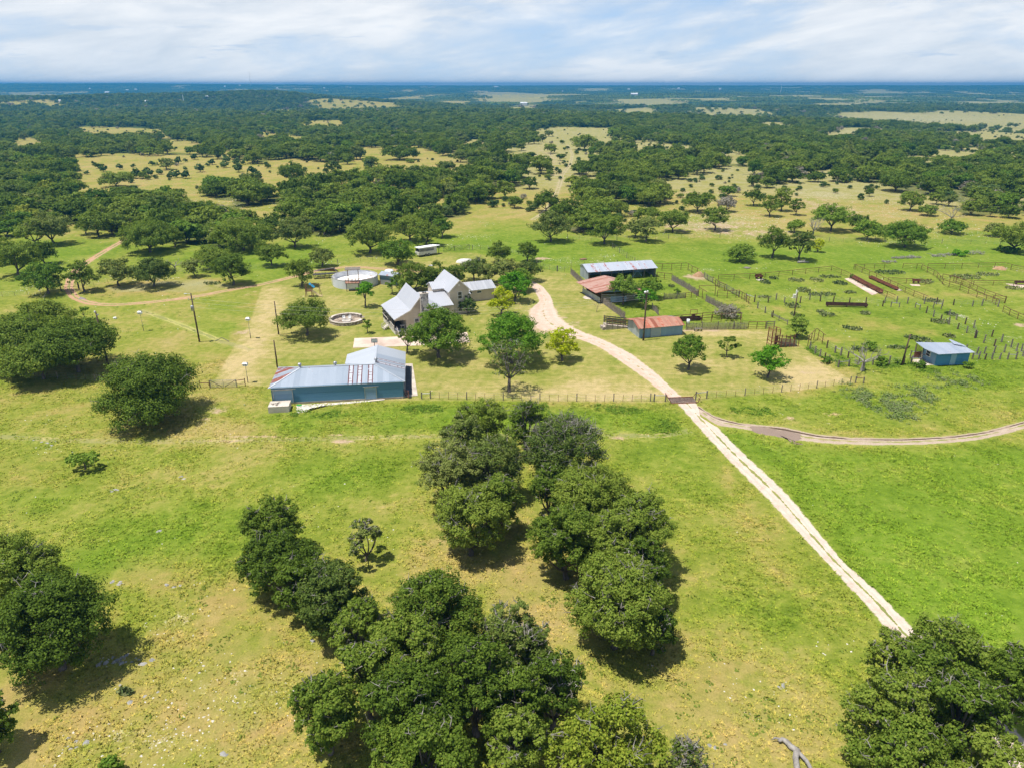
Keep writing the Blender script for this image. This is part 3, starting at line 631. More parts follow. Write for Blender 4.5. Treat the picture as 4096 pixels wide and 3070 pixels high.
el = math.asin(-sdir.z); sky.sun_elevation = el; sky.sun_rotation = math.atan2(-sdir.x, -sdir.y); sky.altitude = 500; sky.dust_density = .6; sky.ozone_density = 2.0
tc = t.node('ShaderNodeTexCoord').outputs['Generated']; sx = t.node('ShaderNodeSeparateXYZ'); t.link(tc, sx.inputs[0])
zz = t.math('MAXIMUM', t.math('ADD', sx.outputs[2], .045), .02)
cb = t.node('ShaderNodeCombineXYZ'); t.link(t.math('DIVIDE', sx.outputs[0], zz), cb.inputs[0]); t.link(t.math('DIVIDE', sx.outputs[1], zz), cb.inputs[1])
vr_ = t.node('ShaderNodeVectorRotate', rotation_type='Y_AXIS'); t.link(tc, vr_.inputs['Vector']); vr_.inputs['Angle'].default_value = R(7)
n1 = t.noise(t.scale(vr_.outputs[0], (1.5, 1.5, 4.6)), 1.5, 8, .60, .5); n2 = t.noise(t.scale(vr_.outputs[0], (2.2, 2.2, 11)), 2.6, 8, .62, .3)
k = t.math('ADD', t.math('MULTIPLY', n1, .72), t.math('MULTIPLY', n2, .28))
gapc = t.mix(t.maprange(sx.outputs[2], 0, .2), (4.0, 5.5, 7.3), (2.4, 4.1, 6.9))
cov = t.maprange(k, .37, .50, .05, 1)
CC = t.mix(cov, gapc, t.mix(t.maprange(n2, .35, .65), (4.9, 5.5, 6.3), (7.7, 7.75, 7.9)))
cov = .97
hz = t.maprange(sx.outputs[2], 0, .13, 1, 0)
CC = t.mix(t.math('MULTIPLY', hz, .42), CC, (4.5, 5.7, 7.0))
# a few low grey flat clouds
n3 = t.noise(t.scale(tc, (7, 7, 60)), 1.3, 5, .6); low = t.math('MULTIPLY', t.maprange(n3, .60, .67), t.math('MULTIPLY', t.maprange(sx.outputs[2], .015, .03), t.maprange(sx.outputs[2], .05, .075, 1, 0)))
CC = t.mix(t.math('MULTIPLY', low, .55), CC, (3.6, 4.9, 6.6))
cov = t.math('MULTIPLY', cov, t.maprange(sx.outputs[2], .26, .60, 1, .18))   # veil lies low; the unseen sky overhead is opened to cut fill light
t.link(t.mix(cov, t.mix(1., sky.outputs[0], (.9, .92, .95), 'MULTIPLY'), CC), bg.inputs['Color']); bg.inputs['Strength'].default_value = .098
hb = MB().box((0, 4650, -10), (22000, 9500, 146)); HAZE = hb.build('haze', None); tag(HAZE, kind='stuff')
hm = bpy.data.materials.new('haze'); hm.use_nodes = True; hm.node_tree.nodes.remove(hm.node_tree.nodes['Principled BSDF'])
pv = hm.node_tree.nodes.new('ShaderNodeVolumePrincipled'); pv.inputs['Color'].default_value = (.03, .33, .70, 1); pv.inputs['Density'].default_value = 1.9e-4; pv.inputs['Anisotropy'].default_value = .2
hm.node_tree.links.new(pv.outputs[0], hm.node_tree.nodes['Material Output'].inputs['Volume']); HAZE.data.materials.append(hm)
vs = sc.view_settings; vs.view_transform = 'Standard'; vs.look = 'None'; vs.exposure = .42; vs.gamma = 1; vs.use_curve_mapping = False
sc.cycles.use_denoising = True
try: sc.cycles.denoiser = 'OPENIMAGEDENOISE'; sc.cycles.denoising_prefilter = 'ACCURATE'
except Exception: pass
sc.cycles.max_bounces = 6; sc.cycles.diffuse_bounces = 2; sc.cycles.volume_bounces = 0; sc.cycles.transparent_max_bounces = 6
sc.cycles.use_light_tree = False
# ---------------------------------------------------------------- trees: tapered limbs + leaf-sized faces in clumps
def quat_rot(V, a, axis): return V
def leaf_mesh(name, C, N, size, rs, mat, asp=1.35, Vc=None):
    """diamond leaf sprays at centres C, facing N"""
    n = len(C); N = N / np.maximum(np.linalg.norm(N, axis=1), 1e-6)[:, None]
    r = rs.normal(size=(n, 3)); T = np.cross(N, r); T /= np.maximum(np.linalg.norm(T, axis=1), 1e-6)[:, None]; B = np.cross(N, T)
    s = (size * rs.uniform(.6, 1.35, n))[:, None]
    P = np.stack([C - T * s * .5 * asp, C + B * s * .5 + N * s * .12, C + T * s * .5 * asp, C - B * s * .5 + N * s * .12], 1).reshape(-1, 3)
    f = np.arange(n * 4).reshape(n, 4)
    return mesh_np(name, P, f, mat)
def crown_points(rs, W, D, H, cb, n, npad, padr=.24, flat=.62, shell=.55, clump=10, lean=(0, 0), tuft=.16):
    """leaf centres and outward normals for a crown of W x D x (H-cb); pads -> clumps -> leaves"""
    ch = (H - cb); pads = []
    g = math.pi * (3 - 5 ** .5); k = 0
    while len(pads) < npad:
        i = k; k += 1
        z = rs.uniform(-.8, 1.0); a = i * g + rs.uniform(-.5, .5); rr = math.sqrt(max(0, 1 - (z if z > 0 else z * .75) ** 2)) * rs.uniform(shell, 1.06)
        pads.append((rr * math.cos(a), rr * math.sin(a), z * rs.uniform(.65, 1)))
    pads = np.array(pads); pr = padr * rs.uniform(.65, 1.25, npad)
    k_in = np.stack([1 - pr * 1.5, 1 - pr * 1.5, 1 - pr * .7], 1)
    PC = pads * k_in * np.array([W / 2, D / 2, ch * .52]) + np.array([lean[0], lean[1], cb + ch * .46])
    PR = pr * (W + D) / 2
    wt = PR ** 2; cnt = np.maximum(1, (n * wt / wt.sum()).astype(int)); CC, NN = [], []
    for i in range(npad):
        m = clump; d = rs.normal(size=(m, 3)); d[:, 2] = np.abs(d[:, 2]) * .9 - .25; d /= np.linalg.norm(d, axis=1)[:, None]
        cc = PC[i] + d * PR[i] * rs.uniform(.55, .95, (m, 1)) * np.array([1, 1, flat])
        per = max(1, cnt[i] // m)
        q = rs.normal(size=(m, per, 3)); q /= np.linalg.norm(q, axis=2)[..., None]
        rad = PR[i] * rs.uniform(.20, .40, (m, 1, 1)) * rs.uniform(.5, 1.1, (m, per, 1))
        pos = cc[:, None] + q * rad * np.array([1, 1, .75])
        nn = q * .7 + d[:, None] * .6 + np.array([0, 0, .55]) + rs.normal(size=q.shape) * .5
        CC.append(pos.reshape(-1, 3)); NN.append(nn.reshape(-1, 3))
    C = np.concatenate(CC); N = np.concatenate(NN); ok = C[:, 2] > min(cb * .35, .4)
    return C[ok], N[ok], PC, PR
def bez(a, b, c, n):
    return [a * (1 - t) ** 2 + b * 2 * t * (1 - t) + c * t * t for t in [i / n for i in range(n + 1)]]
def limbs(mb, rs, H, cb, PC, PR, tr, nlimb=4, lean=(0, 0), fork=.3, twigs=0, seg=5, sides=6):
    base = Vector((0, 0, -.15)); fk = Vector((lean[0] * .35 + rs.uniform(-.2, .2), lean[1] * .35, max(.5, cb * .75 + (H - cb) * .02)))
    mid = (base + fk) / 2 + Vector((rs.uniform(-.12, .12), rs.uniform(-.12, .12), 0)) * tr * 5
    mb.tube([base, Vector((0, 0, .1)), mid, fk], [tr * 1.5, tr * 1.15, tr, tr * .85], sides + 2)
    order = rs.permutation(len(PC))
    forks = []
    nl = min(nlimb, len(PC))
    for i in order[:nl]:
        p = Vector(PC[i]); q = fk + (p - fk) * .5 + Vector((rs.uniform(-.5, .5), rs.uniform(-.5, .5), -.1 * (H - cb)))
        path = bez(fk, q, p, seg); mb.tube(path, [tr * .62 * (1 - .72 * j / seg) for j in range(seg + 1)], sides)
        forks += [(path[j], tr * .62 * (1 - .72 * j / seg)) for j in range(1, seg + 1)][:3]
    for i in order[nl:]:
        p = Vector(PC[i]); s, r = min(forks, key=lambda fr: (fr[0] - p).length + rs.uniform(0, 1))
        q = (s + p) / 2 + Vector((rs.uniform(-.4, .4), rs.uniform(-.4, .4), -.06 * (H - cb)))
        mb.tube(bez(s, q, p, 3), [r * .6, r * .45, r * .3, r * .16], max(3, sides - 2), caps=False)
    for _ in range(twigs):
        i = rs.randint(len(PC)); p = Vector(PC[i]); d = Vector(rs.normal(size=3)); d.z = abs(d.z) * .6 + .1; d.normalize()
        e = p + d * PR[i] * rs.uniform(.6, 1.12); m = (p + e) / 2 + Vector(rs.normal(size=3)) * PR[i] * .16
        mb.tube([p, m, e], [tr * .11 + .02, tr * .07 + .012, .012], 3, caps=False)
def make_tree(name, W, D, H, leaf='oak', bark='bark', seed=1, n=4000, size=.3, npad=22, cb=.28, tr=None, nlimb=5, padr=.24, shell=.55, flat=.62, clump=10, lean=(0, 0), twigs=0, seg=5, sides=6, twigmat=None):
    """returns [(part name, mesh)]"""
    rs = np.random.RandomState(seed); cbz = H * cb; tr = tr or .018 * H + .012 * W
    C, N, PC, PR = crown_points(rs, W, D, H, cbz, n, npad, padr, flat, shell, clump, lean)
    cm = leaf_mesh(name + '_crown', C, N, size, rs, L[leaf])
    mb = MB(); limbs(mb, rs, H, cbz, PC, PR, tr, nlimb, lean, seg=seg, sides=sides)
    nb = len(mb.f)
    if twigs:
        tb = mb; rs2 = np.random.RandomState(seed + 5)
        for _ in range(twigs):
            i = rs2.randint(len(PC)); p = Vector(PC[i]); d = Vector(rs2.normal(size=3)); d.z = abs(d.z) * .7 + .15; d.normalize()
            s = p + d * PR[i] * rs2.uniform(.2, .6); e = p + d * PR[i] * rs2.uniform(.9, 1.25) + Vector(rs2.normal(size=3)) * .1 * PR[i]
            m = (s + e) / 2 + Vector(rs2.normal(size=3)) * PR[i] * .15
            tb.tube([s, m, e], [.05, .035, .012], 3, caps=False)
            for _k in range(2):
                e2 = m + Vector(rs2.normal(size=3)).normalized() * PR[i] * .3; tb.tube([m, e2], [.025, .01], 3, caps=False)
    tm = bpy.data.meshes.new(name + '_trunk'); tm.from_pydata(mb.v, [], mb.f); tm.update(); tm.polygons.foreach_set('use_smooth', [True] * len(tm.polygons)); tm.materials.append(M[bark]); tm.materials.append(M['twig'])
    tm.polygons.foreach_set('material_index', [0] * nb + [1] * (len(mb.f) - nb))
    return [('trunk', tm), ('crown', cm)]
TREES = []   # (root, y) for bookkeeping
def plant(name, parts, loc, rz=0, scale=(1, 1, 1), label=None, cat='tree', group=None):
    t = empty(name, loc, rz, label, cat, group); t.scale = scale
    for pn, me in parts: obj(pn, me, t)
    TREES.append(t); return t
# ---- hand placed foreground trees: crown centre (u,v), crown width/height in the photo, tree height
def near(u, v, w, h, H, label, leaf='oak', name='live_oak', seed=None, dens=1., cb=.13, bark='bark', twigs=60, npad=None, flat=.66, padr=.175, shell=.62, group=None, rz=0, size=.138, clump=14, cat='oak tree', dk=1.0, tr=None):
    c = H * (1 - cb) / 2; zc = H - c; x, y = G(u, v, zc); d = y * cp + (CH - zc) * sp
    W = w * d / F; el_ = math.atan2(CH - zc, math.hypot(x, y)); hh = h * d / F / 2
    s2 = hh * hh - (c * math.cos(el_)) ** 2; D = 2 * math.sqrt(s2) / math.sin(el_) if s2 > (.2 * W) ** 2 else .75 * W
    D = min(max(D, .6 * W), 1.5 * W) * dk; seed = seed or int(u * 7 + v)
    if d > 85: size = d / 711 * 1.35; padr *= 1.3; npad = npad or int(14 + W * D * .2)
    n = int(min(54000, 11.5 / size ** 2 * W * D * dens)); np_ = npad or int(24 + W * D * .5)
    parts = make_tree(name, W, D, H, leaf, bark, seed, n, size, np_, cb, padr=padr, flat=flat, shell=shell, clump=clump, twigs=int(twigs), nlimb=7, seg=6, tr=tr)
    return plant(name, parts, (x, y, 0), rz, label=label, cat=cat, group=group)
near(60, 2290, 400, 300, 9, 'oak at the left photo edge, upper half of the pair by the stony meadow', seed=3)
near(190, 2480, 440, 420, 9, 'dark oak near the left photo edge with a broad shadow on stony grass', seed=4, twigs=40)
near(-60, 2870, 220, 260, 6, 'oak cut off by the lower left photo edge, only its shaded side showing', seed=5)
near(583, 1552, 312, 350, 9.5, 'big round dense oak alone left of the blue barn, beside the metal gate', seed=6, dens=1.1, twigs=25, cb=.06)
near(70, 1350, 260, 250, 8.5, 'leftmost oak of the open-trunked grove by the left photo edge', seed=7, twigs=10, cb=.3)
near(285, 1365, 260, 230, 8.5, 'right-hand oak of the open-trunked grove, beside the leaning utility pole', seed=8, twigs=10, cb=.3)
near(170, 1275, 260, 140, 9, 'rear oak of the open-trunked grove with a tuft sticking up on top', seed=9, twigs=10, cb=.3)
near(150, 1420, 240, 150, 6.5, 'low front oak of the open-trunked grove above the wire fence', seed=10, twigs=10, cb=.3)
near(1090, 2085, 270, 150, 7, 'small oak crown at the top of the trio left of the meadow centre', seed=11)
near(1115, 2240, 350, 250, 7.5, 'dark middle oak of the trio left of the meadow centre', seed=12)
near(1325, 2375, 280, 310, 7.5, 'greyish lower right oak of the trio left of the meadow centre', 'oakgrey', seed=13)
near(1455, 2145, 130, 190, 5.2, 'small gnarled oak standing alone right of the dark trio', 'oakgrey', seed=14, dens=.6, npad=9, twigs=70, name='gnarled_oak')
near(1935, 1680, 230, 190, 8, 'uppermost oak of the tall grove below the wire fence', seed=15, dens=.8)
near(1800, 1880, 290, 260, 8.5, 'left oak of the tall grove below the wire fence, grey twigs showing', 'oakgrey', seed=16, dens=.85, twigs=110)
near(1975, 1850, 260, 250, 8.5, 'right oak of the tall grove below the wire fence, lichen-grey', 'oakgrey', seed=17, dens=.7, twigs=110)
near(1880, 2060, 340, 250, 8.5, 'lowest oak of the tall grove with ragged shadow below it', seed=18, dens=.9, twigs=90)
near(1985, 2000, 230, 200, 7.5, 'inner lower oak of the tall grove, right of its lowest crown', seed=151)
near(1850, 1750, 200, 170, 8.5, 'inner upper oak of the tall grove', 'oakgrey', seed=152)
near(1200, 2330, 240, 220, 7, 'oak joining the trio on its lower left side', seed=153)
near(1470, 2700, 300, 280, 8, 'left inner oak low in the huge front thicket', seed=154)
near(2060, 2820, 320, 240, 8, 'right inner oak low in the huge front thicket', seed=155)
near(2500, 2330, 260, 220, 8.5, 'oak behind the large rounded one in the dark thicket', seed=156)
near(3700, 2730, 320, 230, 9, 'inner oak of the corner thicket beneath the upper one', seed=157)
near(2105, 1690, 200, 170, 8.5, 'greyish oak with open crown above the sparse grey oak', seed=19, dens=.6, npad=18, cb=.2, twigs=120)
near(2255, 1785, 330, 280, 8.5, 'sparse lichen-grey oak with twisted bare limbs, beside the tall grove', 'oakgrey', seed=20, dens=.42, twigs=380, bark='bark_pale', padr=.14, npad=40)
near(2200, 1950, 200, 120, 7, 'low oak crown at the upper left corner of the big dark thicket', seed=21)
near(2370, 1990, 380, 230, 9, 'top oak crown of the big dark thicket in the meadow', seed=22, dens=1.1)
near(2560, 2110, 300, 330, 9.5, 'rightmost oak of the big dark thicket, shadow falling on the grass', seed=23, dens=1.1)
near(2270, 2150, 330, 250, 8.5, 'left middle oak of the big dark thicket', seed=24, dens=1.1)
near(2570, 2260, 240, 220, 8, 'lower right oak of the big dark thicket', seed=25)
near(2440, 2180, 260, 220, 9, 'inner oak of the big dark thicket, wedged between its neighbours', seed=26)
near(2470, 2400, 430, 390, 9, 'large rounded oak ending the thicket at its lower side', seed=27, twigs=130)
near(2620, 2500, 170, 210, 5.5, 'small oak tucked at the lower right foot of the rounded oak', seed=28)
near(1440, 2500, 260, 230, 7.5, 'upper left oak of the huge front thicket', seed=29)
near(1740, 2460, 440, 250, 9.5, 'topmost oak of the huge front thicket', seed=30, twigs=90)
near(2040, 2540, 340, 250, 8.5, 'upper right oak of the huge front thicket with bleached twigs', 'oakgrey', seed=31, twigs=230)
near(1300, 2840, 300, 350, 7.5, 'leftmost oak of the huge front thicket, pale hanging twigs below', seed=32)
near(1620, 2620, 380, 260, 9, 'inner left oak of the huge front thicket', seed=33)
near(1640, 2840, 480, 400, 9.5, 'broad dark oak in the lower middle of the front thicket', seed=34)
near(1900, 2720, 400, 290, 9.5, 'central oak of the front thicket above the exposed trunk', seed=35)
near(2210, 2740, 300, 300, 7.5, 'right-hand oak of the front thicket, ragged outline against grass', seed=36, twigs=100)
near(1700, 3040, 460, 180, 8, 'oak cut by the bottom photo edge at the left of the front thicket', seed=37)
near(2080, 2960, 300, 230, 7, 'smaller oak low in the front thicket beside the yellowish one', seed=38)
near(2430, 2990, 480, 280, 8.5, 'yellowish-green oak cut by the bottom photo edge', 'oakyel', seed=39, twigs=120)
near(3560, 2610, 200, 150, 6.5, 'small leftmost crown tip of the oaks beside the driveway', seed=40)
near(3790, 2620, 400, 240, 9, 'upper oak of the corner thicket overhanging the driveway', seed=41, dens=.9, twigs=110)
near(3560, 2830, 400, 290, 9, 'left oak of the corner thicket at the lower right', seed=42, twigs=110)
near(3830, 2860, 420, 300, 9.5, 'central oak of the corner thicket at the lower right', seed=43, twigs=110)
near(4060, 2720, 280, 320, 8.5, 'oak of the corner thicket cut by the right photo edge', seed=44)
near(3600, 3030, 420, 180, 8, 'oak of the corner thicket cut by the bottom photo edge', seed=45)
near(3960, 3050, 320, 180, 8, 'oak filling the very lower right photo corner', seed=46)
near(440, 3060, 100, 60, 1.6, 'low green bush poking in at the bottom photo edge', 'green', name='shrub', cat='shrub', seed=47, cb=.05, twigs=0)
near(2760, 3060, 260, 110, 5.5, 'half-bare oak with bleached branches at the bottom photo edge', 'oakgrey', seed=48, dens=.3, twigs=260, bark='bark_pale', cat='oak tree')
# ---- trees set by trunk base (u,vb), top vt and crown width in the photo
def mid(u, vb, vt, w, label, leaf='oak', name='live_oak', seed=None, cb=.25, dens=1., npad=None, bark='bark', size=None, twigs=0, flat=.66, padr=.21, shell=.6, group=None, cat='oak tree', dk=.95, tr=None, clump=10, lean=(0, 0)):
    p = GT(u, vb); d = p.y * cp + (CH - p.z) * sp; W = w * d / F
    D = W * dk; b = (vt - CY) / F; ratio = (sp + b * cp) / (cp - b * sp)
    H = CH - p.z - ratio * (p.y + .22 * D); H = max(H, 1.2); seed = seed or int(u * 7 + vb)
    size = size or max(.2, d / 711 * .95)
    n = int(min(22000, 5.2 * W * D / size ** 2 * dens)) if W > 4 else int(6.5 * W * D / size ** 2 * dens)
    n = max(n, 250)
    parts = make_tree(name, W, D, H, leaf, bark, seed, n, size, npad or int(14 + W * 1.3), cb, padr=padr, flat=flat, shell=shell, clump=clump, twigs=twigs, tr=tr, seg=4, sides=5, lean=lean)
    return plant(name, parts, tuple(p), 0, label=label, cat=cat, group=group)
mid(1228, 1342, 1212, 235, 'umbrella-shaped oak on the lawn between fire pit and bare pole', seed=61, cb=.34)
mid(1463, 1228, 1122, 86, 'slender light green tree with vase shape in front of the round tank', 'bright', 'young_tree', cb=.38, cat='tree', seed=62, npad=16)
mid(1568, 1176, 1108, 52, 'small multi-stem tree in front of the little blue shed', 'green', 'young_tree', cb=.4, cat='tree', npad=9)
mid(1472, 1333, 1268, 44, 'tiny sapling on the lawn right of the fire pit', 'green', 'sapling', cb=.35, cat='sapling', npad=7)
mid(1755, 1430, 1222, 262, 'big deep green shade tree in front of the stone chimney', 'green', 'shade_tree', cb=.18, cat='tree', seed=65, flat=.8, npad=60, dens=1.7, padr=.17)
mid(1628, 1412, 1305, 90, 'thin open young tree at the edge of the concrete court', 'oakgrey', 'young_tree', cb=.35, dens=.8, cat='tree', npad=16, size=.2, padr=.15)
mid(1655, 1168, 1036, 165, 'dark oak behind the left gable of the house', seed=67, cb=.1)
mid(1745, 1160, 1040, 120, 'dark oak between the two gables with a reddish tuft', seed=68, cb=.1)
mid(1715, 1160, 1088, 80, 'smaller mid green oak tucked against the house dormer', 'green', seed=69, cb=.1)
mid(1895, 1128, 1034, 150, 'open-limbed pale oak behind the right wing roof', 'oakgrey', seed=70, cb=.4, dens=.7, twigs=40, npad=16)
mid(2030, 1130, 1040, 150, 'pale oak with forked trunk right of the wing roof', 'oakgrey', seed=71, cb=.4, dens=.8, npad=16)
mid(2115, 1125, 1038, 110, 'rightmost pale oak reaching towards the end of the drive', 'oakgrey', seed=72, cb=.35, dens=.8)
mid(1955, 1135, 1050, 130, 'pale oak just above the wing roof, between the forked and open-limbed ones', 'oakgrey', seed=171, cb=.3)
mid(1815, 1145, 1048, 110, 'oak crown just behind the tall gable peak', seed=172, cb=.2)
mid(2085, 1165, 1072, 120, 'green tree behind the vivid green one by the drive', 'green', seed=173, cb=.12)
mid(1995, 1052, 962, 108, 'left oak of the dark pair behind the house', seed=73, cb=.15)
mid(2110, 1048, 950, 92, 'right oak of the dark pair behind the house', seed=74, cb=.15)
mid(2058, 1205, 1076, 140, 'vivid green leafy tree beside the end of the drive', 'bright', 'shade_tree', seed=75, cb=.1, cat='tree', flat=.8)
mid(2008, 1262, 1144, 116, 'golden yellow-green tree standing in front of the vivid green one', 'yellow', 'shade_tree', seed=76, cb=.22, cat='tree', flat=.8)
mid(2045, 1452, 1246, 285, 'large spreading mid green tree left of the drive bend', 'bgreen', 'shade_tree', seed=77, cb=.18, cat='tree', npad=56, dens=1.6, padr=.18)
mid(2248, 1443, 1300, 146, 'yellow-green rounded tree on the right side lawn by the drive', 'yellow', 'shade_tree', seed=78, cb=.22, cat='tree', flat=.85, npad=26)
mid(2037, 1566, 1345, 200, 'half-dead tree with bare upper branches above the wire fence', 'oakgrey', 'dying_tree', seed=79, cb=.33, dens=.2, npad=26, bark='bark', twigs=90, size=.22, padr=.13, cat='tree', tr=.26)
mid(2752, 1478, 1332, 148, 'round deep green tree on the mown lawn right of the drive', 'green', 'shade_tree', seed=80, cb=.22, cat='tree', flat=.85, npad=30, dens=1.3)
mid(2908, 1430, 1342, 92, 'small flat-topped oak on the mown lawn below the stay fence', seed=81, cb=.4, npad=9)
mid(3070, 1510, 1374, 150, 'light green rounded tree on the mown lawn near the loading chute', 'bright', 'shade_tree', seed=82, cb=.24, cat='tree', flat=.8, npad=26)
mid(1872, 1253, 1180, 88, 'grey-green juniper bush against the two-storey gable wall', 'juniper', 'juniper_bush', seed=83, cb=.03, cat='bush', npad=22, flat=.9)
mid(2492, 1218, 1104, 150, 'feathery mesquite shading the rusty-roofed barn', 'feather', 'mesquite_tree', seed=84, cb=.42, cat='tree', dens=.75, npad=22)
mid(2600, 1192, 1102, 112, 'dark green oak at the right end of the rusty-roofed barn', 'green', seed=85, cb=.12)
mid(2578, 1232, 1142, 98, 'lime green rounded tree in front of the dark oak in the pen', 'bright', 'shade_tree', seed=86, cb=.2, cat='tree')
mid(3188, 1352, 1248, 92, 'bushy bright green tree growing out of the rusty loading chute', 'feather', 'mesquite_tree', seed=87, cb=.08, cat='tree', dens=1.2)
mid(2908, 1270, 1218, 120, 'dry brownish bush in the narrow pen alley', 'greyed', 'dry_bush', seed=88, cb=.02, cat='bush', dens=.5)
mid(2708, 1175, 1152, 32, 'small dark bush behind the short stay fence', 'green', 'shrub', seed=89, cb=.02, cat='shrub', npad=7)
mid(2960, 1048, 975, 126, 'pale feathery willow-like tree beyond the pens', 'feather', 'mesquite_tree', seed=90, cb=.12, cat='tree')
mid(3088, 1032, 902, 130, 'left dark oak of the pair beyond the pens', seed=91)
mid(3195, 1042, 915, 120, 'grey-toned oak of the pair beyond the pens, double trunk', 'oakgrey', seed=92)
mid(3270, 1010, 950, 56, 'lime bush at the right foot of the oak pair beyond the pens', 'yellow', 'shrub', seed=93, cb=.05, cat='shrub')
mid(343, 1281, 1222, 46, 'small bent sapling left of the leaning utility pole', 'green', 'sapling', seed=94, cb=.45, cat='sapling', npad=7)
mid(342, 1876, 1800, 128, 'lone little flat-crowned tree in the left meadow', 'green', 'young_tree', seed=95, cb=.5, cat='tree', npad=9, flat=.5, size=.2)
mid(550, 1585, 1555, 10, 'weed clump', 'weed', 'shrub', seed=96, cb=.02, cat='shrub', npad=5) if False else None
mid(1556, 1590, 1560, 22, 'weedy green shrub against the barn wall right of its door', 'weed', 'shrub', seed=97, cb=.02, cat='shrub', npad=6)
